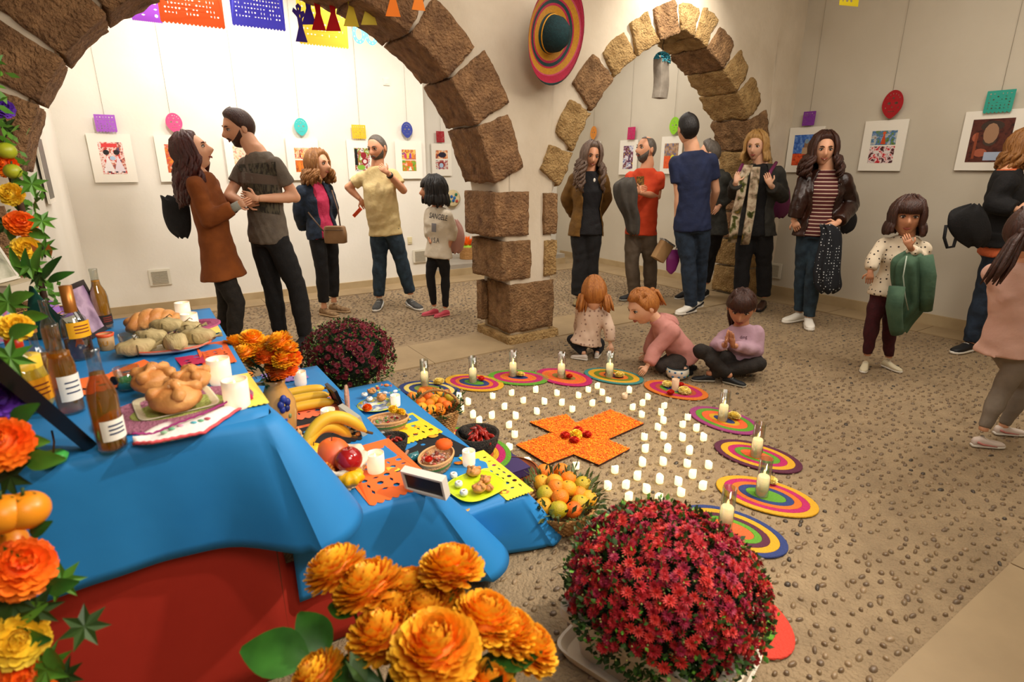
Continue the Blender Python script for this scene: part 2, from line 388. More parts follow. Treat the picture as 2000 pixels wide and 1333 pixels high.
def pebv(n, a, bb, h, ang, ox=0, oy=0):
    vs = []; fs = []
    for rr, zz in ((1, -.002), (.8, h * .75), (.35, h)):
        for j in range(n):
            t = 2 * math.pi * j / n; x, y = a * rr * math.cos(t), bb * rr * math.sin(t)
            vs.append((ox + x * math.cos(ang) - y * math.sin(ang), oy + x * math.sin(ang) + y * math.cos(ang), zz - .002))
    for i in range(2):
        for j in range(n): fs.append((i * n + j, i * n + (j + 1) % n, (i + 1) * n + (j + 1) % n, (i + 1) * n + j))
    fs.append(tuple(2 * n + j for j in range(n))); return vs, fs
pm = {}
vis = [q for q in pb if q[1].y < 3.3 and q[1].x > .55 and q[1].x < q[1].y * 1.0]
near = set(id(q) for q in vis[:300])
st = [MB() for _ in range(1)]
for q in pb:
    d, p, a, bb, ang, mi = q
    if id(q) in near:
        key = (mi, int(a * 500))
        if key not in pm:
            x = MB(); x.add(*pebv(9, .02, .0115, .007, 0)); pm[key] = x.mesh('pebble', m_peb[mi])
        o = bpy.data.objects.new('pebble', pm[key]); COL.objects.link(o); o.parent = floor; o.location = (p.x, p.y, 0); o.rotation_euler = (0, 0, ang); o.scale = (a / .02, bb / .0115, 1)
    else:
        vs, fs = pebv(8 if p.y < 4 else 5, a, bb, .006, ang, p.x, p.y); st[0].add(vs, fs, mi)
st[0].build('pebbles', m_peb, floor, kind='stuff')
# wall vents, switch plate
def vent(pos, rz, label, w_=.2, h_=.17):
    r = thing('wall_vent', label, 'vent', pos, rz)
    mb = MB(); mb.box((0, -.006, 0), (w_, .012, h_)); mb.build('plate', mat('vent_white', '#d9d2c0', .5), r, smooth=False)
    for i in range(9):
        mb = MB(); mb.box((0, -.016, -h_ * .36 + i * h_ * .09), (w_ * .74, .008, h_ * .045)); mb.build('slat', mat('vent_slat', '#b3ab98', .5), r, smooth=False)
vent(W(-2.45, 3.098, .36), RZ, 'white louvred vent low on the back wall behind the altar bottles')
p = atT(820, 500, 3.09); vent(p, RZ, 'white louvred vent low on the back wall beside the girl in leggings')
p = atS(1510, 528, 3.83); vent(p, RZ + math.pi / 2 * -1, 'grey louvred vent low on the right wall between two women', .22, .18)
mb = MB(); mb.box((0, -.006, 0), (.08, .012, .08)); mb.box((0, -.014, 0), (.05, .006, .055)); tag(mb.build('blank_plate', mat('plate_white', '#e6e0d0', .5), smooth=False, loc=atT(754, 160, 3.1), rz=RZ), 'small white cover plate high on the back wall', 'switch plate')
mb = MB(); mb.box((0, -.006, 0), (.06, .012, .09)); mb.box((0, -.014, 0), (.04, .006, .05)); tag(mb.build('wall_socket', mat('socket_cream', '#d8cba2', .5), smooth=False, loc=atT(800, 470, 3.1), rz=RZ), 'small cream wall socket behind the man in the yellow shirt', 'socket')
# ---------------------------------------------------------------- photographs hung on the walls
m_mount = mat('mount_card', '#eee8da', .7); m_wire = mat('hanging_wire', '#8f8878', .4)
def picmat(name, seed, pal, scale=6):
    m = bpy.data.materials.new(name); m.use_nodes = True; nt = m.node_tree; b = nt.nodes['Principled BSDF']; b.inputs['Roughness'].default_value = .35
    tc = nt.nodes.new('ShaderNodeTexCoord'); mp = nt.nodes.new('ShaderNodeMapping'); mp.inputs['Location'].default_value = (seed * 3.7, seed, seed * 1.9)
    nt.links.new(tc.outputs['Object'], mp.inputs[0]); n = nt.nodes.new('ShaderNodeTexNoise'); n.inputs['Scale'].default_value = scale; n.inputs['Detail'].default_value = 7; n.inputs['Distortion'].default_value = .25
    nt.links.new(mp.outputs[0], n.inputs[0]); r = nt.nodes.new('ShaderNodeValToRGB'); cr = r.color_ramp
    cr.elements[0].position = .3; cr.elements[0].color = hexc(pal[0]); cr.elements[1].position = .7; cr.elements[1].color = hexc(pal[-1])
    for i, h in enumerate(pal[1:-1]): e = cr.elements.new(.3 + .4 * (i + 1) / (len(pal) - 1)); e.color = hexc(h)
    nt.links.new(n.outputs[0], r.inputs[0]); nt.links.new(r.outputs[0], b.inputs['Base Color']); return m
def shape(b, kind, x, z, w_, h_, mi=0, y=-.0165):
    """small flat printed shape on the photograph"""
    if kind == 'e': pts = [(x + w_ / 2 * math.cos(a * .5236), z + h_ / 2 * math.sin(a * .5236)) for a in range(12)]
    elif kind == 't': pts = [(x - w_ / 2, z - h_ / 2), (x + w_ / 2, z - h_ / 2), (x, z + h_ / 2)]
    else: pts = [(x - w_ / 2, z - h_ / 2), (x + w_ / 2, z - h_ / 2), (x + w_ / 2, z + h_ / 2), (x - w_ / 2, z + h_ / 2)]
    b.add([(p[0], y, p[1]) for p in pts], [tuple(range(len(pts)))], mi)
MP = lambda h: col(h, .45)
def picture(pos, rz, label, w_, h_, panels, extra=(), wire=1.6):
    """panels: list of (x, z, w, h, palette); pos is the middle of the mount on the wall"""
    r = thing('framed_photograph', label, 'picture', pos, rz)
    mb = MB(); mb.box((0, -.008, 0), (w_, .014, h_)); mb.build('mount', m_mount, r, smooth=False)
    for i, (x, z, pw, ph, pal) in enumerate(panels):
        mb = MB(); mb.box((x, -.0155, z), (pw, .001, ph)); mb.build('photo_print', picmat('print', R.random() * 20, pal, R.uniform(20, 30)), r, smooth=False)
    for kind, x, z, sw, sh, c in extra:
        mb = MB(); shape(mb, kind, x, z, sw, sh, y=-.0165 - R.random() * .0004); mb.build('printed_shape', MP(c), r, smooth=False)
    mb = MB(); mb.tube([(0, -.004, h_ / 2), (0, -.004, h_ / 2 + wire)], .0016, 5); mb.build('hanging_wire', m_wire, r)
    return r
def holed(outline, holes, name, m, parent=None, thick=.0015, loc=None, rz=0, bend=0):
    """a sheet cut through with holes, standing in the local xz plane"""
    cu = bpy.data.curves.new(name, 'CURVE'); cu.dimensions = '2D'; cu.fill_mode = 'BOTH'; cu.extrude = thick / 2
    for pts in [outline] + holes:
        sp = cu.splines.new('POLY'); sp.points.add(len(pts) - 1); sp.use_cyclic_u = True
        for i, (x, y) in enumerate(pts): sp.points[i].co = (x, y, 0, 1)
    t = bpy.data.objects.new('t', cu); me = bpy.data.meshes.new_from_object(t); bpy.data.objects.remove(t)
    for v in me.vertices:
        x, y, z = v.co; v.co = (x, z + bend * .3 * x * x + .004 * math.sin(y * 17), y)
    me.name = name; me.materials.clear(); me.materials.append(m); me.update()
    o = bpy.data.objects.new(name, me); COL.objects.link(o)
    if parent is not None: o.parent = parent
    if loc is not None: o.location = loc; o.rotation_euler = (0, 0, rz)
    return o
def circ(x, y, rx, ry=None, n=8, a0=0): ry = ry or rx; return [(x + rx * math.cos(a0 + 2 * math.pi * i / n), y + ry * math.sin(a0 + 2 * math.pi * i / n)) for i in range(n)]
def scallop(x0, y0, x1, y1, n, d, k=4):
    out = []; L = math.hypot(x1 - x0, y1 - y0); nx, ny = (y1 - y0) / L, -(x1 - x0) / L
    for i in range(n):
        for j in range(k):
            u = (i + j / k) / n; h = d * math.sin(math.pi * j / k); out.append((x0 + (x1 - x0) * u + nx * h, y0 + (y1 - y0) * u + ny * h))
    return out
def papel_square(w_, h_, grid=(5, 4), sc=.05, seed=0, density=.8):
    rr = random.Random(seed); out = scallop(-w_ / 2, -h_ / 2, w_ / 2, -h_ / 2, max(4, int(w_ / sc)), sc * .45) + [(w_ / 2, -h_ / 2), (w_ / 2, h_ / 2), (-w_ / 2, h_ / 2)]
    holes = []; cw, ch = w_ * .86 / grid[0], h_ * .82 / grid[1]
    for i in range(grid[0]):
        for j in range(grid[1]):
            if rr.random() > density: continue
            x, y = -w_ * .43 + (i + .5) * cw, -h_ * .41 + (j + .5) * ch
            k = rr.random(); a = min(cw, ch)
            if k < .35: holes.append(circ(x, y, a * .3, a * .3, 6, rr.random()))
            elif k < .7: holes.append(circ(x, y, cw * .32, ch * .16, 4, .1))
            else: holes.append(circ(x, y, cw * .14, ch * .36, 4, .0))
    return out, holes
def skull_sheet(w_, h_):
    out = [(w_ / 2 * math.cos(a) * (1 if math.sin(a) > 0 else 1 - .38 * math.sin(-a) ** 2), h_ / 2 * math.sin(a)) for a in [2 * math.pi * i / 32 for i in range(32)]]
    holes = [circ(-w_ * .17, h_ * .04, w_ * .085, h_ * .05), circ(w_ * .17, h_ * .04, w_ * .085, h_ * .05), circ(0, -h_ * .1, w_ * .05, h_ * .045, 3, math.pi / 2)]
    holes += [circ(-w_ * .12 + i * w_ * .08, -h_ * .25, w_ * .028, h_ * .03, 4) for i in range(4)]
    holes += [circ(w_ * .33 * math.cos(a), h_ * .1 + h_ * .27 * math.sin(a), w_ * .025, h_ * .02, 6) for a in (.5, .9, 1.3, 1.7, 2.1, 2.6)] + [circ(0, h_ * .22, w_ * .05, h_ * .04, 6)]
    holes += [circ(-w_ * .3, -h_ * .12, w_ * .03, h_ * .03, 5), circ(w_ * .3, -h_ * .12, w_ * .03, h_ * .03, 5)]
    return out, holes
def paper(pos, rz, kind, color, w_, h_, label, seed=0):
    o, hs = skull_sheet(w_, h_) if kind == 'skull' else papel_square(w_, h_, (6, 6), w_ / 7, seed)
    ob = holed(o, hs, 'paper_skull' if kind == 'skull' else 'cut_paper', mat('paper' + color, color, .7, transl=.25), loc=pos, rz=rz, bend=.5)
    return tag(ob, label, 'paper decoration')
BKZ = RZ; RTZ = RZ - math.pi / 2
# back wall, left to right: pixel of mount centre, mount size, panels, paper
reds = ['#6a1a10', '#c0392b', '#e9c9a0', '#d98a3a', '#3b2a40']
lab_b = [((220, 309), 'white mounted photograph of a red carnival crowd, on the back wall above the altar bread', [(0, 0, .2, .3, ['#7a2030', '#d8442c', '#efe3dc', '#c86a4a', '#54405e'])], 'rect', '#b565d2', 'square'),
         ((346, 309), 'white mounted photograph behind the woman in the brown coat, on the back wall', [(0, .0, .2, .28, ['#d89020', '#c04030', '#eedcb0'])], '', '#e5568c', 'skull'),
         ((476, 309), 'white mounted photograph half hidden behind the tall bearded man', [(0, 0, .2, .28, ['#f0a060', '#e9d3b9', '#b45a3a'])], '', None, None),
         ((592, 308), 'white mounted pair of orange photographs behind the curly haired woman in denim', [(0, .065, .19, .12, reds), (0, -.075, .19, .13, ['#8a3a14', '#e2762c', '#5a2010'])], '', '#45c4c0', 'skull'),
         ((707, 312), 'white mounted photograph of dark wreaths on green behind the man in yellow', [(0, 0, .19, .27, ['#0f0c10', '#e8e4dc', '#9c1f2a', '#7ea53a', '#d8dfd0'])], '', '#eec42c', 'square'),
         ((798, 311), 'white mounted pair of photographs of yellow cups and a flower in grass', [(0, .065, .19, .12, ['#e0b42c', '#b63a4c', '#f0d060', '#6c2c84']), (0, -.07, .19, .13, ['#3f6a20', '#7da63a', '#d86a20', '#e9e3d0'])], '', '#3b48a0', 'skull')]
FP = {}
PX = {220: [('r', -.01, .12, .13, .035, '#d83c3c'), ('e', -.045, .055, .05, .05, '#1c1214'), ('e', -.04, .045, .03, .035, '#c08060'), ('e', .04, .055, .05, .05, '#241618'), ('e', .035, .045, .03, .035, '#c08868'), ('t', -.04, -.05, .09, .15, '#e9e2e0'), ('t', .045, -.05, .09, .15, '#e2d4dc'), ('e', .0, -.0, .05, .04, '#a8c0d8')] + [('r', -.075 + i * .03, -.115, .02, .045, '#2c2838' if i % 2 else '#efe8e8') for i in range(6)],
      592: [('t', -.07 + .035 * i, .06, .02, .08, ['#f0c8a0', '#8c1c2c', '#e8a850', '#c03c44', '#7c2c5c'][i]) for i in range(5)] + [('e', -.05 + .045 * i, -.075, .035, .1, '#e8842c') for i in range(3)],
      707: [('r', -.075, .03, .035, .19, '#0c0a0c'), ('e', .02, .05, .075, .075, '#8c1c28'), ('e', .02, .05, .045, .045, '#e9e4dc'), ('e', .03, -.02, .08, .08, '#8c1c28'), ('e', .03, -.02, .048, .048, '#d8c8c0'), ('e', -.02, -.09, .1, .06, '#80b03c')],
      798: [('r', -.05 + .035 * i, .05, .026, .06, ['#c03c70', '#e8c43c', '#8c3c9c', '#e8842c'][i]) for i in range(4)] + [('t', .01, -.1, .05, .05, '#e9e4dc'), ('e', .01, -.055, .08, .05, '#d8642c')]}
for (px, py), lb, pan, _, pc, pk in lab_b:
    p = atT(px, py, 3.085); picture((p.x, p.y, 1.575), BKZ, lb, .36, .46, pan, PX.get(px, ()))
    if pc:
        q = atT({220: 206, 346: 340, 592: 588, 707: 701, 798: 795}[px], {220: 240, 346: 240, 592: 248, 707: 257, 798: 254}[px], 3.05)
        paper(q, BKZ, pk, pc, .17 if pk == 'square' else .15, .15 if pk == 'square' else .19, {'#b565d2': 'lilac square cut paper above the carnival photograph', '#e5568c': 'pink cut paper skull above the woman in the brown coat', '#45c4c0': 'turquoise cut paper skull between the couple and the woman in denim', '#eec42c': 'yellow square cut paper above the man in the yellow shirt', '#3b48a0': 'dark blue cut paper skull above the yellow cups photograph'}[pc], px)
# print details on the first photograph
p = atT(862, 312, 4.03); picture((p.x, p.y, 1.59), BKZ, 'white mounted pair of photographs in the wall recess beside the stone pillar', .33, .46, [(0, .075, .2, .12, ['#30264a', '#d8742c', '#f3d9b4', '#4c5c9c']), (0, -.07, .2, .13, ['#3a5a9c', '#b0402c', '#e8e2d8', '#2a2a3a'])], [('e', .01, .07, .13, .08, '#1c1830'), ('e', .02, .065, .09, .05, '#e8a03c'), ('e', -.01, -.07, .11, .1, '#8c2c28'), ('e', -.01, -.08, .07, .07, '#a8c0d8')])
paper(atT(860, 267, 4.0), BKZ, 'square', '#b5202c', .13, .15, 'red square cut paper in the wall recess', 9)
# left wall
picture(atS(84, 330, -3.055), RZ + math.pi / 2, 'black edged photograph on the left gallery wall seen almost edge on', .36, .46, [(0, 0, .3, .4, ['#1a1614', '#3a302a'])])
# gallery side of the right wall
p = atS(1158, 300, 3.585); picture((p.x, p.y, 1.62), RTZ, 'white mounted photograph hidden behind the woman with long curls', .36, .48, [(0, 0, .2, .3, ['#807060', '#c0b090'])])
p = atS(1228, 308, 3.585); picture((p.x, p.y, 1.62), RTZ, 'white mounted photograph of blue and yellow costumes behind the bald man', .36, .48, [(0, 0, .2, .32, ['#2c3c8c', '#e8e8f0', '#7c2030', '#26306a', '#f0c030'])])
p = atS(1312, 303, 3.585); picture((p.x, p.y, 1.64), RTZ, 'white mounted photograph of pointed roofs and a yellow ball, beside the man in blue', .36, .48, [(0, .07, .24, .16, ['#4c6cae', '#8c6c54', '#c09c78', '#5c7cc0']), (0, -.09, .24, .16, ['#c02c1c', '#e8642c', '#d8401c'])], [('e', .03, -.03, .07, .07, '#d8d430')])
paper(atS(1159, 260, 3.55), RTZ, 'skull', '#f0a040', .15, .2, 'orange cut paper skull above the woman with long curls')
paper(atS(1233, 260, 3.55), RTZ, 'square', '#d02c6c', .15, .16, 'crimson pink square cut paper seen through the right arch', 5)
paper(atS(1317, 246, 3.55), RTZ, 'skull', '#9ede30', .17, .22, 'lime green cut paper skull beside the head of the man in blue')
# right wall
picture(atS(1572, 293, 3.825), RTZ, 'white mounted photograph of a stone tower over red poppies', .4, .48, [(0, .06, .26, .2, ['#1c3c8c', '#3c70c4', '#86a8d8']), (0, -.1, .26, .13, ['#2c2c14', '#c83c18', '#e8602c', '#3c4820'])],
        [('r', .02, .02, .05, .13, '#8c6a50'), ('e', .02, .09, .05, .05, '#7f97a8'), ('r', .02, -.01, .085, .07, '#b89878')])
picture(atS(1725, 285, 3.825), RTZ, 'white mounted pair of photographs, an orange dancer over a shiny red mask', .4, .48, [(0, .075, .235, .135, ['#1c2c1c', '#6c8c3c', '#3c6cac', '#c0c8c0', '#803820']), (0, -.085, .235, .16, ['#8c0c18', '#d01c2c', '#f0e4e0', '#5c0810', '#24242c'])],
        [('t', .0, .075, .05, .12, '#c8481c'), ('e', .0, .12, .03, .03, '#d8582c'), ('e', -.05, -.06, .06, .03, '#e4dcd8'), ('e', .05, -.06, .06, .03, '#e4dcd8')])
picture(atS(1934, 275, 3.825), RTZ, 'white mounted photograph of a masked figure in a dark hat', .44, .5, [(0, 0, .3, .36, ['#1c1010', '#4c2018', '#5c2c20', '#301818'])],
        [('e', .0, .12, .17, .09, '#3a2c22'), ('e', .0, .06, .11, .17, '#a07a5c'), ('e', -.0, -.0, .1, .09, '#43362c'), ('e', .0, .012, .055, .03, '#c9bda8'), ('e', -.028, .075, .03, .016, '#e9e0d0'), ('e', .028, .075, .03, .016, '#e9e0d0'),
         ('r', .06, -.13, .16, .07, '#a9b6cc'), ('e', -.05, -.1, .1, .07, '#a85a40'), ('e', -.11, .03, .045, .07, '#a85a40'), ('r', -.1, -.04, .02, .22, '#8c4428')])
paper(atS(1580, 231, 3.79), RTZ, 'square', '#8c3ca8', .14, .14, 'purple square cut paper above the tower photograph', 3)
paper(atS(1743, 204, 3.79), RTZ, 'skull', '#b81c24', .19, .26, 'large red cut paper skull on the right wall')
paper(atS(1952, 197, 3.79), RTZ, 'square', '#38b09c', .2, .17, 'teal green square cut paper above the masked figure photograph', 8)

# ---------------------------------------------------------------- hanging decorations
def banner(px, py, t, w_, h_, color, label, grid, rz=BKZ, seed=0, dens=.9, wire=.8):
    p = atT(px, py, t); o, hs = papel_square(w_, h_, grid, w_ / 16, seed, dens)
    ob = holed(o, hs, 'paper_banner', mat('banner' + color, color, .6, transl=.5), loc=p, rz=rz, bend=.12, thick=.0012); tag(ob, label, 'paper banner')
    th = MB(); th.tube([p + V((0, 0, h_ / 2)), p + V((0, 0, h_ / 2 + .25)) ], .001, 4)
banner(367, -32, 1.15, .42, .52, '#ff9450', 'orange cut paper banner hanging high in front of the back wall', (16, 14), seed=4, dens=.8)
banner(498, -28, 1.15, .385, .56, '#8080f0', 'violet blue cut paper banner beside the orange one', (15, 16), seed=6, dens=.8)
banner(628, 12, 1.45, .42, .6, '#f0dc50', 'pale yellow cut paper banner behind the dangling figures', (12, 12), seed=8, dens=.6)
banner(283, 10, 1.6, .2, .22, '#9c44c0', 'small purple paper banner showing under the stone arch', (4, 4), seed=2)
banner(1660, -10, -1.0, .2, .16, '#f0e030', 'bright yellow scalloped paper banner by the right wall', (4, 3), rz=BKZ - .3, seed=1)
# turquoise paper garland loops behind
p = atT(713, 68, 1.7); r = thing('paper_loop_garland', 'turquoise cut paper rings peeping below the left arch', 'paper decoration', p, BKZ)
for k in (-1, 1):
    o_, h_ = circ(k * .06, 0, .062, .085, 20), [circ(k * .06, 0, .03, .05, 14)] + [circ(k * .06 + .046 * math.cos(a), .067 * math.sin(a), .007, .01, 5) for a in [i * .7 for i in range(9)]]
    holed(o_, h_, 'paper_ring', mat('ring_teal', '#48b8d0', .6), r)
# dangling felt figures: dress-like shapes with a flared skirt
def figure(px, py, t, h_, color, label, rz=0, flip=1, extra=False):
    p = atT(px, py, t); k = h_
    out = [(-.2, -.5), (.17, -.47), (.07, -.1), (.08, .12), (.19, .24), (.16, .34), (.06, .3), (.09, .42), (.0, .5), (-.08, .42), (-.05, .3), (-.16, .36), (-.2, .26), (-.07, .14), (-.05, -.1)]
    out = [(x * k * flip, y * k) for x, y in out]
    if flip < 0: out = out[::-1]
    o_ = holed(out, [circ(0, .36 * k, .02 * k, .035 * k, 6), circ(.02 * k, .18 * k, .018 * k, .05 * k, 6)], 'felt_figure', mat('felt' + color, color, .85, transl=.35), loc=p, rz=BKZ + rz, thick=.004)
    return tag(o_, label, 'hanging figure')
for a in [(586, 45, .55, .25, '#6048bc', 'dark violet felt figure, lowest of the dangling row', .3), (601, 8, .6, .27, '#6048bc', 'dark violet felt figure hanging behind the lowest one', -.2),
          (620, 18, .4, .27, '#d8242c', 'dark red felt figure beside the violet pair', .1), (649, 18, .35, .28, '#e02c34', 'dark red felt figure next to the yellow ones', -.1),
          (684, 5, .2, .3, '#fff060', 'yellow felt figure nearer the red ones', .1), (719, 2, .15, .3, '#fff470', 'yellow felt figure nearer the orange ones', -.1),
          (766, -14, -.3, .27, '#ff9430', 'orange felt figure with the wider skirt in front of the stones', .0), (816, -26, -.35, .27, '#ff9c38', 'orange felt figure hanging outermost against the plaster', .15)]:
    figure(a[0], a[1], a[2], a[3], a[4], a[5], a[6])
# sombrero fixed to the arcade wall
hp = atT(1077, 66, -.17); nrm = (V((0, -.2, CH)) - hp).normalized()
q = V((DY * 1.0 + .28, -DX, -.25)).normalized().to_track_quat('Z', 'Y').to_euler()
hat = thing('sombrero', 'striped straw sombrero with a dark teal crown hung on the plaster between the arches', 'hat', hp, rot=q)
def stripe_mat(name, cols, axis='r', k=1.0, sx=1.0, sy=1.0, rough=.6, wob=.004, L=0.0):
    """concentric bands of woven straw: true colours of the rows"""
    m = bpy.data.materials.new(name); m.use_nodes = True; nt = m.node_tree; N = nt.nodes.new; l = nt.links.new; b = nt.nodes['Principled BSDF']; b.inputs['Roughness'].default_value = rough
    tc = N('ShaderNodeTexCoord'); sp = N('ShaderNodeSeparateXYZ'); l(tc.outputs['Object'], sp.inputs[0])
    ab = N('ShaderNodeMath'); ab.operation = 'ABSOLUTE'; l(sp.outputs[0], ab.inputs[0]); su = N('ShaderNodeMath'); su.operation = 'SUBTRACT'; l(ab.outputs[0], su.inputs[0]); su.inputs[1].default_value = L
    mx = N('ShaderNodeMath'); mx.operation = 'MAXIMUM'; l(su.outputs[0], mx.inputs[0]); mx.inputs[1].default_value = 0
    cb = N('ShaderNodeCombineXYZ'); l(mx.outputs[0], cb.inputs[0]); l(sp.outputs[1], cb.inputs[1])
    ln = N('ShaderNodeVectorMath'); ln.operation = 'LENGTH'; l(cb.outputs[0], ln.inputs[0])
    dv = N('ShaderNodeMath'); dv.operation = 'DIVIDE'; l(ln.outputs['Value'], dv.inputs[0]); dv.inputs[1].default_value = k
    rp = N('ShaderNodeValToRGB'); rp.color_ramp.interpolation = 'CONSTANT'; cr = rp.color_ramp
    n = sum(wd for _, wd in cols); acc = 0
    for i, (h, wd) in enumerate(cols):
        if i == 0: e = cr.elements[0]; e.position = 0
        elif i == 1: e = cr.elements[1]; e.position = acc
        else: e = cr.elements.new(min(acc, .999))
        e.color = hexc(h); acc += wd / n
    l(dv.outputs[0], rp.inputs[0])
    wv = N('ShaderNodeMath'); wv.operation = 'MULTIPLY'; l(ln.outputs['Value'], wv.inputs[0]); wv.inputs[1].default_value = 2 * math.pi / .0052
    sn = N('ShaderNodeMath'); sn.operation = 'SINE'; l(wv.outputs[0], sn.inputs[0]); bp = N('ShaderNodeBump'); bp.inputs['Strength'].default_value = .6; bp.inputs['Distance'].default_value = .002
    nn = N('ShaderNodeTexNoise'); nn.inputs['Scale'].default_value = 60; l(tc.outputs['Object'], nn.inputs[0]); ad = N('ShaderNodeMath'); l(sn.outputs[0], ad.inputs[0]); l(nn.outputs[0], ad.inputs[1])
    l(ad.outputs[0], bp.inputs['Height']); l(bp.outputs[0], b.inputs['Normal'])
    hv = N('ShaderNodeHueSaturation'); mr = N('ShaderNodeMapRange'); l(nn.outputs[0], mr.inputs[0]); mr.inputs[3].default_value = .72; mr.inputs[4].default_value = 1.25; l(mr.outputs[0], hv.inputs['Value']); l(rp.outputs[0], hv.inputs['Color']); l(hv.outputs[0], b.inputs['Base Color'])
    return m
brim = MB(); n = 40; prof_ = [(.095, .0), (.13, -.004), (.2, .004), (.26, .02), (.3, .045), (.315, .062), (.31, .055), (.26, .01), (.13, -.014), (.095, -.01)]
brim.lathe([(r_ * (1.12 if r_ > .1 else 1.3), z_) for r_, z_ in prof_], n, sx=.86, sy=1.0)
brim.build('brim', stripe_mat('sombrero_bands', [('#103434', 13.5), ('#c88c20', 4.6), ('#b82048', 1.5), ('#14403e', 2.3), ('#b82048', 1.3), ('#c88c20', 4.2), ('#c84c68', .9), ('#b0183c', 4.6), ('#123c3a', 1.7)], k=.353), hat)
cr_ = MB(); cr_.lathe([(.13, -.005), (.128, .03), (.118, .08), (.085, .13), (.04, .155), (.0, .158)], 22, sx=.86, sy=1)
cr_.build('crown', mat('hat_crown', '#0a282c', .8, c2='#123c40', scale=60, bump=.4), hat)
mb = MB(); mb.tube([(.13 * .86 * math.cos(a / 16 * math.pi), .13 * math.sin(a / 16 * math.pi), .006) for a in range(33)], .006, 6); mb.build('hat_band', mat('hb', '#d89a28', .6), hat)
# box shaped figure hanging in the right arch
p = atT(1291, 150, .3); r = thing('hanging_paper_box', 'grey paper box piñata with a teal fringed top hanging in the right arch', 'paper decoration', p, BKZ + .25); r.scale = (1.35, 1.35, 1.15)
mb = MB(); mb.rings([(V((0 + .012 * math.sin(i * .8), 0, -.17 + .3 * i / 6)), V((.062 - .004 * i * 0, 0, 0)), V((0, .035, 0))) for i in range(7)], 16, power=8); mb.build('box', mat('box_grey', '#7c7266', .8, c2='#9c9284', scale=14, bump=.2), r, angle=40)
mb = MB(); rr = random.Random(3)
for i in range(150):
    a, e = rr.uniform(0, 6.28), rr.uniform(-.4, 1.5); d = V((math.cos(a) * math.cos(e), math.sin(a) * math.cos(e), math.sin(e))); q_ = V((0, 0, .135)) + V((d.x * .058, d.y * .035, d.z * .045)); mb.tube([q_ * .97, q_ + d * .016, q_ + d * .022 + V((0, 0, -.01))], [.006, .005, .002], 4)
mb.build('fringe', mat('fringe_teal', '#3f9cae', .8), r)
mb = MB()
for i in range(40): x = rr.uniform(-.015, .015); z = rr.uniform(-.16, .1); mb.box((.064, x, z), (.004, .012, .02))
mb.build('foil_strip', mat('foil', '#c8ccd0', .25, metal=.8), r, smooth=False)
mb = MB(); mb.tube([(0, 0, .17), (.002, 0, .21), (-.008, 0, .24), (.006, 0, .27), (0, 0, .5)], .003, 5); mb.build('cord', mat('cord_dark', '#2c2420', .7), r)
# recess: hat and flower basket
p = atT(884, 388, 4.0); r = thing('embroidered_straw_hat', 'small round straw plaque with a blue flower hung in the wall recess', 'wall ornament', p, BKZ)
mb = MB(); mb.lathe([(0, .0), (.12, .0), (.13, .008), (.1, .014), (0, .02)], 24, rotm=Matrix.Rotation(math.pi / 2, 3, 'X')); mb.build('straw_disc', mat('straw_pale', '#cdb98c', .8, c2='#dcca9e', scale=40), r)
for i, (x, z, c) in enumerate(((-.03, .03, '#1c5ca0'), (.02, .01, '#2470b0'), (.0, -.03, '#1c5ca0'), (.05, .06, '#2c7a5c'), (-.06, -.04, '#2c7a4c'), (.06, -.04, '#b04030'))):
    mb = MB(); mb.ball((x, -.026, z), (.024, .006, .024), 8, 5); mb.build('stitched_flower', MP(c), r)
p = atT(914, 505, 3.55); p.z = .16; r = thing('flower_basket', 'round straw basket holding orange paper flowers on the grey recess step', 'basket', p, BKZ)
m_wick = mat('wicker', '#a8763c', .7, c2='#c9985c', scale=50, bump=.8, bscale=90)
mb = MB()
for k in range(9): mb.tube([(.115 * math.cos(a / 20 * 6.2832), .115 * math.sin(a / 20 * 6.2832), .01 + k * .02) for a in range(21)], .0115, 6)
mb.build('basket_body', m_wick, r)
mb = MB(); rr = random.Random(5)
for i in range(46):
    a, e = rr.uniform(0, 6.28), rr.uniform(.55, 1.4); L_ = rr.uniform(.13, .2); d = V((math.cos(a) * math.cos(e), math.sin(a) * math.cos(e), math.sin(e))); q_ = V((0, 0, .17)); sd = d.cross(V((0, 0, 1))).normalized()
    mb.add([q_, q_ + d * L_ * .6 + sd * .022, q_ + d * L_, q_ + d * L_ * .6 - sd * .022], [(0, 1, 2, 3)])
mb.build('paper_petals', mat('paper_orange', '#ff7a1c', .6), r, smooth=False)
mb = MB(); mb.ball((0, 0, .18), (.1, .1, .03), 14, 6, nz=.3); mb.build('lime_tissue', mat('lime_tissue', '#9cc83c', .7), r)
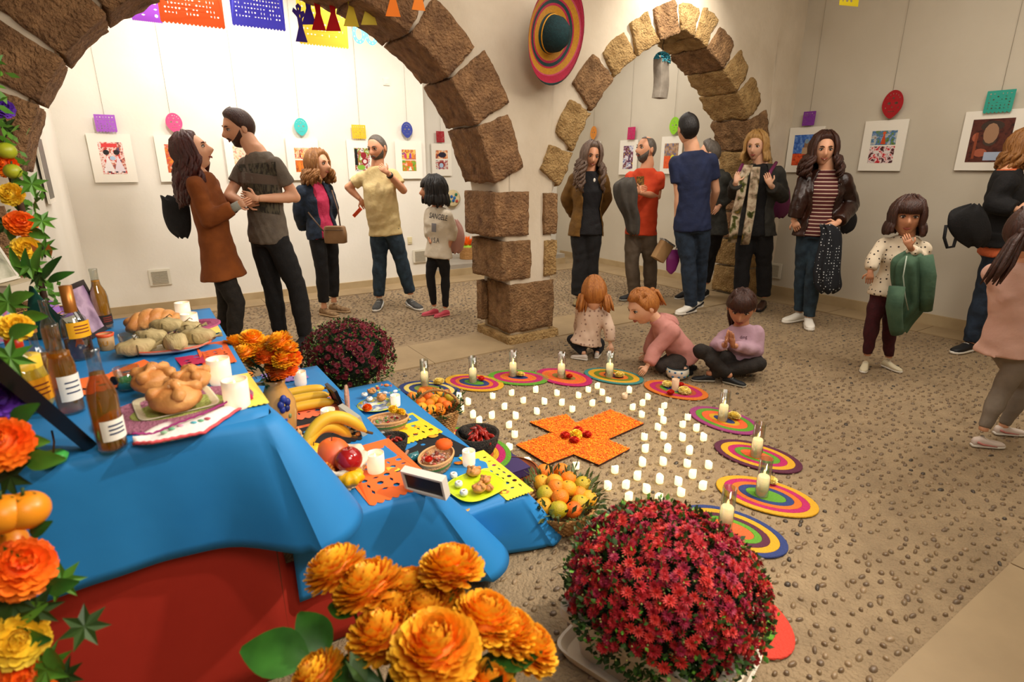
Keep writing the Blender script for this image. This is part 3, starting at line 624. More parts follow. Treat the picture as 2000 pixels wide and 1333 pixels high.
# ---------------------------------------------------------------- shared materials for the altar and the floor
def glassmat(name, tint='#ffffff', gl=.12, rough=.05, body=None):
    m = bpy.data.materials.new(name); m.use_nodes = True; nt = m.node_tree; nt.nodes.clear(); N = nt.nodes.new; l = nt.links.new
    o = N('ShaderNodeOutputMaterial'); mx = N('ShaderNodeMixShader'); tr = N('ShaderNodeBsdfTransparent'); g = N('ShaderNodeBsdfGlossy'); fr = N('ShaderNodeLayerWeight'); fr.inputs[0].default_value = .25
    tr.inputs[0].default_value = hexc(tint); g.inputs['Roughness'].default_value = rough; ad = N('ShaderNodeMath'); ad.operation = 'MULTIPLY_ADD'; ad.inputs[1].default_value = .3; ad.inputs[2].default_value = gl
    l(fr.outputs['Facing'], ad.inputs[0]); l(ad.outputs[0], mx.inputs[0]); l(tr.outputs[0], mx.inputs[1]); l(g.outputs[0], mx.inputs[2]); 
    if body: df = N('ShaderNodeBsdfTranslucent'); df.inputs[0].default_value = hexc(body); d2 = N('ShaderNodeBsdfDiffuse'); d2.inputs[0].default_value = hexc(body); a = N('ShaderNodeAddShader'); l(df.outputs[0], a.inputs[0]); l(d2.outputs[0], a.inputs[1]); m2 = N('ShaderNodeMixShader'); m2.inputs[0].default_value = .22; l(mx.outputs[0], m2.inputs[1]); l(a.outputs[0], m2.inputs[2]); mx = m2
    l(mx.outputs[0], o.inputs[0]); return m
m_glass = glassmat('clear_glass', '#eef2ee', .16); m_amber = glassmat('amber_liquid', '#f6c468', .04, body='#b87818'); m_pale = glassmat('pale_liquid', '#f0d890', .04, body='#c8a860'); m_dark = glassmat('brown_liquid', '#d08a4c', .05, body='#5c200c')
def glow(name, c, em, lo, hi, zc=.03, zr=.05):
    """candle glow put into wax and cup surfaces as emission, strongest at one height"""
    m = bpy.data.materials.new(name); m.use_nodes = True; nt = m.node_tree; N = nt.nodes.new; l = nt.links.new; b = nt.nodes['Principled BSDF']; b.inputs['Base Color'].default_value = hexc(c); b.inputs['Roughness'].default_value = .35
    b.inputs['Emission Color'].default_value = hexc(em); tc = N('ShaderNodeTexCoord'); sp = N('ShaderNodeSeparateXYZ'); l(tc.outputs['Object'], sp.inputs[0])
    a = N('ShaderNodeMath'); a.operation = 'SUBTRACT'; a.inputs[1].default_value = zc; l(sp.outputs[2], a.inputs[0]); d = N('ShaderNodeMath'); d.operation = 'ABSOLUTE'; l(a.outputs[0], d.inputs[0])
    mr = N('ShaderNodeMapRange'); mr.interpolation_type = 'SMOOTHSTEP'; mr.inputs[1].default_value = 0; mr.inputs[2].default_value = zr; mr.inputs[3].default_value = hi; mr.inputs[4].default_value = lo; l(d.outputs[0], mr.inputs[0]); l(mr.outputs[0], b.inputs['Emission Strength'])
    m.cycles.emission_sampling = 'NONE'; return m
m_flame = mat('flame', '#ffd890', .5, em='#ffc060', es=9); m_wax = mat('wax', '#efe2c8', .4, sss=.3)
m_waxlit = glow('lit_wax', '#f6e6c6', '#ffd89a', .12, 2.2, .105, .075)
m_led = glow('led_candle', '#f4eec6', '#fff0b4', .55, 1.15, .012, .045); m_ledoff = mat('led_unlit', '#e9c8a4', .5)
m_votive = glow('frosted_votive', '#f0e0cc', '#ffdcae', .08, .72, .03, .06); m_votoff = glow('dim_votive', '#eed8c8', '#ffdcb8', .03, .3, .025, .05)  # cup glass itself emits, in place of candle light shining through it
m_blue = mat('blue_cloth', '#1a78bc', .6, c2='#2484c6', scale=3, bump=.25, bscale=3.5)
m_red = mat('red_cloth', '#a82414', .7, c2='#b02a18', scale=3, bump=.05, bscale=20)
m_wood = mat('dark_wood', '#4a2414', .5, c2='#6b3820', scale=6, stretch=(1, 8, 1))
m_bread = mat('bread', '#b4662a', .5, c2='#e8b068', scale=9, bump=.25, bscale=40, contrast=.22); m_sugar = mat('sugared_crust', '#dc9c54', .6, c2='#f4dcc0', scale=22, contrast=.2, bump=.3)
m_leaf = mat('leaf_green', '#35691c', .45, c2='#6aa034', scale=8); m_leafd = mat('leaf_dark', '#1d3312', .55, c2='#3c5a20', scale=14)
ALB = {}
# ---------------------------------------------------------------- altar tiers
def tier(name, label, s0, s1, t0, t1, z):
    r = thing(name, label, 'table', W((s0 + s1) / 2, (t0 + t1) / 2), RZ); w_, d = s1 - s0, t1 - t0
    mb = MB(); mb.box((0, 0, z - .02), (w_ - .03, d - .03, .03)); mb.build('tabletop', m_wood, r, smooth=False)
    for a in (-1, 1):
        for c in (-1, 1): mb = MB(); mb.box((a * (w_ / 2 - .05), c * (d / 2 - .05), (z - .035) / 2), (.045, .045, z - .035)); mb.build('leg', m_wood, r, smooth=False)
tier('altar_table', 'dark wooden table carrying the highest altar tier', -3.08, -2.35, -2.5, -1.1, .858)
tier('altar_table', 'dark wooden bench carrying the middle altar tier', -2.33, -1.87, -2.44, -1.0, .448)
tier('altar_bench', 'dark wooden bench carrying the lowest blue altar tier', -1.85, -1.44, -2.36, -.9, .238)
def cloth(label, s0, s1, t0, t1, z, drop, corner, side_drop, zr=0, zmin=.01, back=0):
    """blue cloth: flat top, front overhang, a corner that swings out, side overhang"""
    mb = MB(); nu, nv = 70, 12; path = []
    Lf, Ls = s1 - s0, t1 - t0; rc = .035
    for i in range(34): u = i / 33; path.append((s0 + (Lf - rc) * u, t0, 0, -1, i / 33 * Lf, 0))
    for i in range(1, 12): a = math.pi / 2 * i / 12; path.append((s1 - rc + rc * math.sin(a), t0 + rc - rc * math.cos(a), math.sin(a), -math.cos(a), Lf, i / 12))
    for i in range(30): u = i / 29; path.append((s1, t0 + rc + (Ls - rc) * u, 1, 0, Lf + Ls * u, 1))
    vs = []; n = len(path); cs, ct = (s0 + s1) / 2, (t0 + t1) / 2
    for (s, t, nx, ny, L, c) in path:
        row = []
        if 0 < c < 1: cr_ = math.sin(math.pi * c)
        elif c == 0: cr_ = -max(0, 1 - (Lf - L) / .22) * .0
        else: cr_ = 0
        dpos = (Lf - L) if c == 0 else (L - Lf if c == 1 else 0)
        near = math.exp(-(dpos / .10) ** 2)
        dr = (drop if c == 0 else side_drop if c == 1 else drop + (side_drop - drop) * c); dr = dr + (corner[0] - dr) * near
        fl = .012 + corner[1] * near ** 1.3 * (1 if c else .8)
        for k in range(nv + 1):
            v = k / nv
            if k == 0: row.append(W(s, t, z + .002)); continue
            wv = .006 * v * math.sin(L * 13 + 1 + z * 5) + .002 * v * math.sin(L * 37)
            f = fl * v ** .8 + wv * (1 - near) + .006 * math.sin(min(1, v * 6) * math.pi / 2)
            # the swung corner leans towards the right
            lean = corner[2] * near * v
            zz = max(zmin, z - dr * v + (.004 if k == 1 else 0)); row.append(W(s + nx * f + lean, t + ny * f, zz))
        vs.append(row)
    o = len(mb.v); flat = [p for r_ in vs for p in r_]
    mb.add(flat, [(i * (nv + 1) + k, i * (nv + 1) + k + 1, (i + 1) * (nv + 1) + k + 1, (i + 1) * (nv + 1) + k) for i in range(n - 1) for k in range(nv)])
    # top, gently rumpled
    gx, gy = 14, 24; top = []
    for i in range(gx + 1):
        for j in range(gy + 1):
            s = s0 + (Lf) * i / gx; t = t0 + Ls * j / gy; e = 0 if i in (0, gx) or j in (0, gy) else 1
            if i == gx and j == 0: s -= rc * .3; t += rc * .3
            top.append(W(s, t, z + .002 + e * .0015 * (1 + nz3((s, t, 0), 5, z))))
    mb.add(top, [(i * (gy + 1) + j, (i + 1) * (gy + 1) + j, (i + 1) * (gy + 1) + j + 1, i * (gy + 1) + j + 1) for i in range(gx) for j in range(gy)])
    ob = mb.build('tablecloth', m_blue, angle=38); md = ob.modifiers.new('s', 'SOLIDIFY'); md.thickness = .0015
    me = ob.data; me.materials.clear(); me.materials.append(m_blue)
    return tag(ob, label, 'tablecloth')
cloth('blue cloth over the highest altar tier, hanging down in front of the red cloth', -3.1, -2.345, -2.515, -1.08, .862, .325, (.37, .13, .07), .3)
cloth('blue cloth over the middle altar tier under the fruit basket', -2.335, -1.865, -2.455, -.98, .452, .235, (.37, .11, .17), .16)
cloth('blue cloth over the lowest altar tier under the lime green plate', -1.85, -1.43, -2.375, -.88, .242, .225, (.235, .07, .10), .2)
# red cloth hung over the lower front of the tables
mb = MB(); pts = []
cols_ = [-3.1 + i * (1.57 / 40) for i in range(41)]
for s in cols_:
    zt = .70 if s < -2.36 else (.34 if s < -1.9 else .10); tq = -2.485 if s < -2.36 else (-2.44 if s < -1.9 else -2.36)
    for k in range(9): v = k / 8; pts.append(W(s, tq - .012 * v - .005 * math.sin(s * 14) * v, .005 + zt * (1 - v)))
mb.add(pts, [(i * 9 + k, i * 9 + k + 1, (i + 1) * 9 + k + 1, (i + 1) * 9 + k) for i in range(40) for k in range(8)])
rc_ = tag(mb.build('red_drape', m_red), 'plain red cloth covering the altar front below the blue overhang', 'drape')
rc_.modifiers.new('s', 'SOLIDIFY').thickness = .002
# low board with purple cloth
r = thing('low_stand', 'low dark wooden stand under a purple cloth, at the foot of the altar', 'stand', W(-1.25, -1.72), RZ)
mb = MB(); mb.box((0, 0, .045), (.24, .5, .05)); mb.build('board', m_wood, r, smooth=False)
mb = MB(); mb.box((0, 0, .0725), (.25, .51, .005)); mb.box((.122, 0, .052), (.006, .51, .04)); mb.box((0, -.252, .052), (.25, .006, .04)); mb.build('purple_cover', mat('purple_cloth', '#3b2c5c', .7), r, smooth=False)
for a in (-1, 1): mb = MB(); mb.box((0, a * .2, .01), (.2, .04, .02)); mb.build('foot', m_wood, r, smooth=False)

# ---------------------------------------------------------------- small builders
def woven_mat(p, rz, L, Wd, cols, label, th=.007, name='woven_mat', group=None):
    k = Wd / 2; ex = (L - Wd) / 2; key = ('mat', tuple(cols), round(L, 2), round(Wd, 2))
    r = thing(name, label, 'mat', p, rz, group); acc = sum(w for _, w in cols); u = 0
    def oval(rad): return [((ex * min(1, (rad / k) * .7 + .3) + rad) * math.cos(a), rad * math.sin(a)) for a in [2 * math.pi * (i + .5) / 36 for i in range(36)]]
    for i, (h, wd) in enumerate(cols):     # every coloured band of straw is a piece of the mat
        r0, r1 = k * u / acc, k * (u + wd) / acc; u += wd; mb = MB(); nn = 36; rows = []; nr = max(1, round((r1 - r0) / .0052)) * 2
        for q_ in range(nr + 1): rr = r0 + (r1 - r0) * q_ / nr; rows.append([(x, y, th + (.0014 if q_ % 2 else -.0008)) for x, y in oval(rr)])
        if r0 > 0: rows.insert(0, [(x, y, .001) for x, y in oval(r0)])
        rows.append([(x, y, .001) for x, y in oval(r1)])
        mb.add([p_ for row in rows for p_ in row], [(a * nn + j, a * nn + (j + 1) % nn, (a + 1) * nn + (j + 1) % nn, (a + 1) * nn + j)[::-1] for a in range(len(rows) - 1) for j in range(nn)])
        if r0 == 0: mb.f.append(tuple(range(nn))); mb.m.append(0)
        mb.build('band', mat('straw' + h, h, .75, c2=h, scale=30, bump=.5, bscale=120), r)
    return r
Y_, M_, O_, B_, G_, P_, C_, T_ = '#d9a21c', '#b81c60', '#d8701c', '#2c3c74', '#5f9a24', '#5a2038', '#e8642c', '#3c8480'
def votive(p, h=.085, rad=.034, label='', lit=True, group=None):
    r = thing('votive_candle', label, 'candle', p, 0, group)
    key = ('vot', h, rad, lit)
    if key not in ALB:
        a = MB(); a.lathe([(rad * .9, 0), (rad * .97, .006), (rad, h * .5), (rad, h), (rad * .93, h), (rad * .9, h * .8)], 24); b_ = MB(); b_.lathe([(0, h * .72), (rad * .9, h * .74)], 20); b_.tube([(0, 0, h * .72), (0, 0, h * .79)], .0012, 5); b_.ball((0, 0, h * .84), (.0035, .0035, .011), 8, 6, 1)
        ALB[key] = (a.mesh('cup', m_votive if lit else m_votoff), b_.mesh('wax', [m_wax, m_flame]))
    for nme, me in zip(('frosted_cup', 'wax'), ALB[key]): o = bpy.data.objects.new(nme, me); COL.objects.link(o); o.parent = r
    return r
def candle_jar(p, label, h=.19, wax_=.105, rad=.03):
    r = thing('candle_in_glass', label, 'candle', p, R.uniform(0, 6)); key = ('jar', h, wax_, rad)
    if key not in ALB:
        g = MB(); g.lathe([(rad, .0), (rad, h), (rad - .002, h), (rad - .002, .004), (0, .004)], 24)
        c = MB(); c.lathe([(rad * .88, .004), (rad * .88, wax_ - .006), (rad * .8, wax_), (0, wax_ - .004)], 20)
        f = MB(); f.tube([(0, 0, wax_ - .004), (0, 0, wax_ + .01)], .001, 5); f.lathe([(.0, wax_ + .006), (.0052, wax_ + .014), (.004, wax_ + .024), (0, wax_ + .036)], 8)
        l_ = MB(); l_.add([( (rad + .0008) * math.cos(a), (rad + .0008) * math.sin(a), z) for z in (.03, .058) for a in (.0, .18, .36, .54)], [(i, i + 1, i + 5, i + 4) for i in range(3)])
        ALB[key] = [('glass_sleeve', g.mesh('glass_sleeve', m_glass)), ('wax', c.mesh('wax', m_waxlit)), ('flame', f.mesh('flame', m_flame)), ('sticker', l_.mesh('sticker', mat('sticker_dark', '#5c5048', .5)))]
    for nme, me in ALB[key]: o = bpy.data.objects.new(nme, me); COL.objects.link(o); o.parent = r
    return r
def petal_ball(rad, rings, m, name, squash=.75, curl=.35, pw=.32, seed=0, base=.0, scoop=.25, down=-.5):
    """a full double flower head: overlapping scoop-shaped petals"""
    rr = random.Random(seed); mb = MB(); mb.ball((0, 0, 0), (rad * .62, rad * .62, rad * .5), 10, 6)
    for i in range(rings):
        el = down + (math.pi / 2 - .12 - down) * i / (rings - 1); n = max(3, int(6 + 2 * math.pi * math.cos(el) / pw * .62))
        for j in range(n):
            az = 2 * math.pi * (j + .5 * (i % 2)) / n + rr.uniform(-.1, .1); e = el + rr.uniform(-.1, .1); d = V((math.cos(az) * math.cos(e), math.sin(az) * math.cos(e), math.sin(e)))
            sd = V((-math.sin(az), math.cos(az), 0)); up = sd.cross(d) * -1; up = d.cross(sd) * -1 if up.z < 0 else up
            L = rad * rr.uniform(.9, 1.1); wdt = rad * pw * rr.uniform(.8, 1.1) * .62; c0 = d * rad * .45
            pts = []
            for q_, (f, ww) in enumerate(((0, .35), (.35, .9), (.72, 1.08), (1.0, .6))):
                ctr = c0 + d * (L * .55 * f) + up * (curl * rad * .3 * f * f)
                for x in (-1, 0, 1): pts.append(ctr + sd * (x * wdt * ww) + up * (scoop * wdt * (1 if x else -0.6) * (1 if f > .1 else .3)))
            pts = [V((p.x, p.y, p.z * squash)) for p in pts]
            mb.add(pts, [(a * 3 + b_, a * 3 + b_ + 1, (a + 1) * 3 + b_ + 1, (a + 1) * 3 + b_) for a in range(3) for b_ in range(2)])
    return mb.mesh(name, m)
m_mari = mat('marigold_petals', '#fa8404', .55, c2='#ffbc20', scale=14, contrast=.25, sss=.15)
def radial(name, c0, c1, r0, r1):
    m = mat(name, c1, .5, sss=.12); nt = m.node_tree; N = nt.nodes.new; l = nt.links.new; tc = N('ShaderNodeTexCoord'); ln = N('ShaderNodeVectorMath'); ln.operation = 'LENGTH'; l(tc.outputs['Object'], ln.inputs[0]); mr = N('ShaderNodeMapRange'); mr.inputs[1].default_value = r0; mr.inputs[2].default_value = r1; l(ln.outputs['Value'], mr.inputs[0])
    mx = N('ShaderNodeMix'); mx.data_type = 'RGBA'; mx.inputs[6].default_value = hexc(c0); mx.inputs[7].default_value = hexc(c1); l(mr.outputs[0], mx.inputs[0]); l(mx.outputs[2], nt.nodes['Principled BSDF'].inputs['Base Color']); return m
m_silk = radial('silk_marigold', '#f87408', '#ffc02c', .030, .054); m_fresh = radial('fresh_marigold', '#ff8808', '#ffbe24', .026, .042)
m_mari2 = mat('marigold_deep', '#f85408', .55, c2='#ff8c1c', scale=10, sss=.1); m_yel = mat('yellow_petals', '#f0b820', .55, c2='#ffdc3c', scale=12, sss=.1); m_redp = mat('red_petals', '#b81408', .55, c2='#e8340c', scale=12)
m_cream = mat('cream_petals', '#f2d868', .55, c2='#fff0a8', scale=14)
ME = {'big0': petal_ball(.062, 11, m_silk, 'flower_head', seed=1, pw=.27, curl=.6), 'big1': petal_ball(.062, 11, m_silk, 'flower_head', seed=2, down=-.35, pw=.27, curl=.6), 'org': petal_ball(.05, 7, m_mari2, 'flower_head', seed=3, squash=.7), 'yel': petal_ball(.05, 7, m_yel, 'flower_head', seed=4, squash=.7),
      'mari': petal_ball(.048, 9, m_fresh, 'flower_head', seed=5, pw=.24, squash=.75), 'cream': petal_ball(.032, 7, m_cream, 'flower_head', seed=6, squash=.6), 'red': petal_ball(.022, 6, m_redp, 'flower_head', seed=7, squash=.6),
      'purple': petal_ball(.05, 6, mat('purple_petals', '#4a1c90', .55, c2='#7c44c0', scale=12), 'flower_head', seed=8), 'mariD': petal_ball(.048, 9, m_mari2, 'flower_head', seed=9, pw=.24, squash=.75)}
def lay(me, name, p, parent=None, scale=1, rot=(0, 0, 0)):
    o = bpy.data.objects.new(name, me); COL.objects.link(o); o.location = p; o.rotation_euler = rot
    o.scale = (scale,) * 3 if not hasattr(scale, '__len__') else scale
    if parent is not None: o.parent = parent
    return o
def citrus_mesh(rad, m, seed):
    mb = MB()
    pr = [(0, -rad * .86)] + [(rad * math.sin(a), -rad * .9 * math.cos(a)) for a in [math.pi * i / 12 for i in range(1, 12)]] + [(rad * .1, rad * .84), (0, rad * .8)]
    mb.lathe(pr, 18); mb.lathe([(rad * .09, rad * .82), (rad * .1, rad * .87), (0, rad * .88)], 6, mi=1); return mb.mesh('fruit', [m, m_leafd])
FR = [citrus_mesh(.033, mat('tangerine', '#f07410', .45, c2='#f8921c', scale=20, bump=.3, bscale=260), 1), citrus_mesh(.034, mat('tangerine_yellow', '#ef9c18', .45, c2='#f5b42c', scale=16, bump=.3, bscale=260), 2),
      citrus_mesh(.036, mat('lime_orange', '#a8a81c', .45, c2='#dca428', scale=9, bump=.3, bscale=260), 3), citrus_mesh(.033, mat('tangerine_red', '#ec5c14', .45, c2='#f07c1c', scale=16, bump=.3, bscale=260), 4)]
def basket(r, rad0, rad1, h, m=None, rows=9, nst=22, sy=1.0, name='basket_body'):
    m = m or m_wick; mb = MB()
    for k in range(rows):
        z = h * (k + .5) / rows; rd = rad0 + (rad1 - rad0) * (k + .5) / rows
        mb.tube([((rd + .003 * (1 if (a + k) % 2 else -1)) * math.cos(a / nst * math.pi), sy * (rd + .003 * (1 if (a + k) % 2 else -1)) * math.sin(a / nst * math.pi), z) for a in range(2 * nst + 1)], h / rows * .56, 5)
    mb.build(name, m, r)
    mb = MB(); mb.lathe([(0, .004), (rad0, .004), (rad1 * .96, h * .95)], 24, sy=sy); mb.build('lining', mat('basket_inside', '#6b4420', .9), r)
    mb = MB()
    for q_ in (0, 1): mb.tube([(rad1 * math.cos(a / 20 * math.pi + q_), sy * rad1 * math.sin(a / 20 * math.pi + q_), h + .004 * math.sin(a * 2.2 + q_ * 3)) for a in range(41)], .006, 6)
    mb.build('rim', m, r)
def leaves(n, c, ext, m, name, parent, size=(.02, .008), seed=0, shell=True, updir=.3, kind='stuff', zmin=None, ringed=False):
    rr = random.Random(seed); mb = MB()
    for i in range(n):
        d = V((rr.gauss(0, 1), rr.gauss(0, 1), rr.gauss(0, 1))).normalized()
        if ringed: d = V((d.x, d.y, 0)).normalized() + V((0, 0, rr.uniform(-.6, .9)))
        k = rr.uniform(.75, 1.08) if shell else rr.uniform(.1, 1)
        p = V((c[0] + d.x * ext[0] * k, c[1] + d.y * ext[1] * k, c[2] + d.z * ext[2] * k))
        if zmin is not None and p.z < zmin: continue
        q_ = (d + V((rr.uniform(-.8, .8), rr.uniform(-.8, .8), rr.uniform(-.5, .8) + updir))).normalized(); s_ = q_.cross(V((rr.uniform(-1, 1), rr.uniform(-1, 1), 1))).normalized(); L = size[0] * rr.uniform(.6, 1.3); wd = size[1] * rr.uniform(.7, 1.2); nn = q_.cross(s_)
        mb.add([p, p + q_ * L * .45 + s_ * wd + nn * wd * .3, p + q_ * L, p + q_ * L * .45 - s_ * wd + nn * wd * .3], [(0, 1, 2), (0, 2, 3)])
    return mb.build(name, m, parent, kind=kind)
# ---------------------------------------------------------------- mats, candles and tea lights on the floor
fm = [('blue rimmed striped mat nearest the big red chrysanthemum', (1428, 1037), ((1332, 1000), (1525, 1075)), [(C_, 2.2), (G_, 1), (P_, 1), (Y_, 1.2), (B_, 1)], (1416, 1031)),
      ('yellow rimmed mat with a green middle, second nearest on the right', (1495, 970), ((1402, 940), (1590, 995)), [(G_, 2), (B_, 1), (O_, 1), (M_, 1), (Y_, 1.1)], (1487, 968)),
      ('maroon rimmed striped mat with yellow and magenta bands', (1478, 892), ((1398, 868), (1560, 918)), [(C_, 1.8), (G_, .9), (M_, 1), (Y_, 1.1), (P_, 1)], (1476, 892)),
      ('mauve rimmed striped mat with green and orange bands', (1414, 822), ((1356, 800), (1472, 845)), [(B_, 1.2), (Y_, .8), (C_, 1.2), (G_, 1), ('#9c3c74', 1)], (1411, 822)),
      ('orange rimmed mat crowded with flowers before the sitting girls', (1319, 763), ((1262, 750), (1376, 778)), [(B_, 1.4), (G_, .8), ('#b84c2c', .8), (M_, 1), (O_, 1)], None),
      ('teal rimmed mat in front of the crawling toddler', (1198, 736), ((1146, 727), (1250, 747)), [(P_, 1.4), (O_, 1), ('#6c7c1c', 1), (Y_, 1.2), (T_, .8)], (1190, 737)),
      ('magenta rimmed mat left of the teal rimmed one', (1101, 738), ((1056, 726), (1147, 750)), [('#8c7430', 1.8), (C_, .8), (O_, .7), (C_, .6), (M_, 1.1)], (1096, 738)),
      ('green rimmed mat fourth along the far arc of candles', (1012, 739), ((968, 735), (1056, 742)), [(B_, 1.2), (C_, .8), (O_, .7), (M_, 1.1), (G_, 1)], (1002, 735)),
      ('yellow rimmed mat with magenta band behind the basket of tangerines', (926, 749), ((884, 742), (969, 757)), [(G_, 1.4), (B_, 1), (O_, .8), (M_, 1), (Y_, 1)], (924, 747)),
      ('dark blue rimmed mat half hidden by the tangerine basket', (838, 762), ((795, 756), (880, 768)), [(O_, 1.4), ('#7c8c3c', 1), (B_, 1), ('#e8d070', 1), (B_, 1)], (830, 754))]
for k_, (lb, c, (a, b_), cols, cpx) in enumerate(fm):
    p = gz(*c, 0); q0, q1 = gz(*a, 0), gz(*b_, 0); ang = math.atan2((q1 - q0).y, (q1 - q0).x)
    woven_mat((p.x, p.y, .001), ang, .455, .30, cols, lb)
    if cpx:
        q_ = gz(cpx[0], cpx[1], .009); candle_jar((q_.x, q_.y, .009), 'lit candle in a glass sleeve on the ' + {0: 'blue rimmed mat', 1: 'yellow rimmed mat with green middle', 2: 'maroon rimmed mat', 3: 'mauve rimmed mat', 5: 'teal rimmed mat', 6: 'magenta rimmed mat', 7: 'green rimmed mat', 8: 'yellow rimmed mat behind the tangerines', 9: 'dark blue rimmed mat'}[k_], h=.195)
woven_mat((.80, 1.62, .001), 1.9, .40, .28, [(G_, 2.4), ('#d8402c', 1.4)], 'green and red straw mat peeping out behind the red chrysanthemum pot')
woven_mat(W(-1.27, -1.71, .075), RZ + 1.5, .40, .32, [(B_, 1.6), ('#c8502c', 1), (Y_, 1), (M_, 1.2), (G_, 1)], 'green rimmed striped mat under the large stone mortar')
woven_mat(gz(880, 862, 0) + V((0, 0, .001)), RZ + .4, .36, .26, [(B_, 1.2), (O_, 1), ('#e8c070', 1), ('#d04848', 1.2), (G_, 1)], 'green and red rimmed mat under the wicker tangerine basket')
tl = [(1040 + x / 3.174, 680 + y / 3.174) for x, y in [(20, 258), (152, 275), (286, 290), (346, 255), (402, 232), (433, 272), (470, 320), (371, 338), (247, 375), (182, 335), (74, 330), (27, 390), (572, 297), (600, 260), (621, 363), (682, 337), (716, 300), (678, 408), (817, 355), (798, 396), (812, 446), (778, 487), (963, 426), (931, 470), (1016, 493), (813, 541), (930, 552), (1061, 553), (694, 547), (699, 622), (838, 623), (973, 634), (682, 707), (811, 701), (960, 712), (1093, 722), (511, 750), (650, 790), (789, 812), (905, 826), (992, 780), (1056, 850), (922, 890), (708, 872), (579, 845), (468, 850), (597, 918), (783, 928), (270, 727)]]
tl += [(760 + x / 3.704, 680 + y / 3.704) for x, y in [(508, 345), (572, 387), (522, 438), (607, 480), (652, 525), (743, 485), (834, 420), (749, 343), (886, 320), (970, 375), (916, 488), (867, 552), (909, 620), (870, 712), (1003, 820)]]
def led_mesh(m):
    mb = MB(); n = 18; pr = [(.017, 0), (.0185, .003), (.0185, .036)]
    vs = []; fs = []
    for r_, z in pr:
        for j in range(n):
            t = 2 * math.pi * j / n; vs.append((r_ * math.cos(t), r_ * math.sin(t), z + (.006 * math.cos(t - .6) + .002 * math.sin(3 * t) if z > .03 else 0)))
    for j in range(n): t = 2 * math.pi * j / n; vs.append((.0145 * math.cos(t), .0145 * math.sin(t), .035 + .004 * math.cos(t - .6)))
    for j in range(n): t = 2 * math.pi * j / n; vs.append((.012 * math.cos(t), .012 * math.sin(t), .030))
    for i in range(4): fs += [(i * n + j, i * n + (j + 1) % n, (i + 1) * n + (j + 1) % n, (i + 1) * n + j) for j in range(n)]
    fs.append(tuple(4 * n + j for j in range(n))); mb.add(vs, fs); return mb.mesh('candle_body', m)
LMK = [(W(-.62, -1.74), 'the middle of the petal cross'), (V((.46, 1.42, 0)), 'the big red chrysanthemum pot'), (gz(850, 850), 'the tall wicker tangerine basket'), (gz(1085, 1020), 'the low round fruit basket'), (gz(933, 892), 'the large stone mortar')] + [(gz(*f[1]), 'the ' + {0: 'blue', 1: 'second nearest yellow', 2: 'maroon', 3: 'mauve', 4: 'orange', 5: 'teal', 6: 'magenta', 7: 'green', 8: 'far yellow', 9: 'dark blue'}[i] + ' rimmed mat') for i, f in enumerate(fm)]
ORD = ['closest', 'second closest', 'third closest', 'fourth closest', 'fifth closest', 'sixth closest', 'seventh closest', 'eighth closest', 'ninth closest', 'tenth closest', 'eleventh closest', 'twelfth closest']
own = {}
for i, (x, y) in enumerate(tl):
    q_ = gz(x, y); ds = [((q_ - l[0]).length, j) for j, l in enumerate(LMK)]; own.setdefault(min(ds)[1], []).append((min(ds)[0], i))
TLL = {}
for j, v in own.items():
    allr = sorted((gz(x, y) - LMK[j][0]).length for x, y in tl)
    for d_, i in v: TLL[i] = 'lit cream tea light, ' + ORD[min(11, allr.index(d_))] + ' of them to ' + LMK[j][1]
lm, lo = led_mesh(m_led), led_mesh(m_ledoff)
fl_ = MB(); fl_.lathe([(.0, .03), (.003, .033), (.0022, .038), (0, .043)], 6); flm = fl_.mesh('bulb_tip', mat('led_tip', '#fff2c0', .4, em='#fff0b0', es=2.5))
for i, (x, y) in enumerate(tl):
    p = gz(x, y, .02); off = i == 12
    r = thing('tea_light', 'single unlit peach coloured tea light among the lit ones near the crawling toddler' if off else TLL[i], 'tea light', (p.x, p.y, 0), R.uniform(0, 6.28), None if off else 'lit tea lights around the orange petal cross')
    lay(lo if off else lm, 'candle_body', (0, 0, 0), r)
    if not off: lay(flm, 'bulb_tip', (0, 0, 0), r)
# petal cross
r = thing('petal_cross', 'cross shaped board covered with orange marigold petals between the tea lights', 'floor decoration', W(-.62, -1.74), RZ)
cr = [(-.76, -1.44), (-.50, -1.47), (-.53, -1.60), (-.22, -1.57), (-.19, -1.83), (-.52, -1.87), (-.49, -2.02), (-.75, -2.06), (-.79, -1.90), (-.97, -1.91), (-.99, -1.64), (-.73, -1.63)]
cr = [(x + .62, y + 1.74) for x, y in cr]
mb = MB(); mb.prism([(x, y) for x, y in cr[::-1]], .002, .012, mi=0, mi_side=1); mb.build('board', [mat('petal_bed', '#e8640c', .8, c2='#ff9c18', scale=60, contrast=.12), mat('board_edge', '#3c1c10', .8)], r, smooth=False)
def inside(x, y, P):
    c = False; j = len(P) - 1
    for i in range(len(P)):
        if (P[i][1] > y) != (P[j][1] > y) and x < (P[j][0] - P[i][0]) * (y - P[i][1]) / (P[j][1] - P[i][1]) + P[i][0]: c = not c
        j = i
    return c
mb = MB(); rr = random.Random(8); cnt = 0
while cnt < 9000:
    x, y = rr.uniform(-.38, .45), rr.uniform(-.34, .32)
    if not inside(x, y, cr): continue
    a, e = rr.uniform(0, 6.28), rr.uniform(-.5, .5); L, wd = rr.uniform(.006, .011), rr.uniform(.002, .0035); z = .013 + rr.uniform(0, .006); dx, dy = math.cos(a), math.sin(a)
    mb.add([(x - dx * L / 2, y - dy * L / 2, z), (x - dy * wd, y + dx * wd, z + .001), (x + dx * L / 2, y + dy * L / 2, z + e * L), (x + dy * wd, y - dx * wd, z + .001)], [(0, 1, 2, 3)], rr.choice([0, 0, 0, 1, 1, 2])); cnt += 1
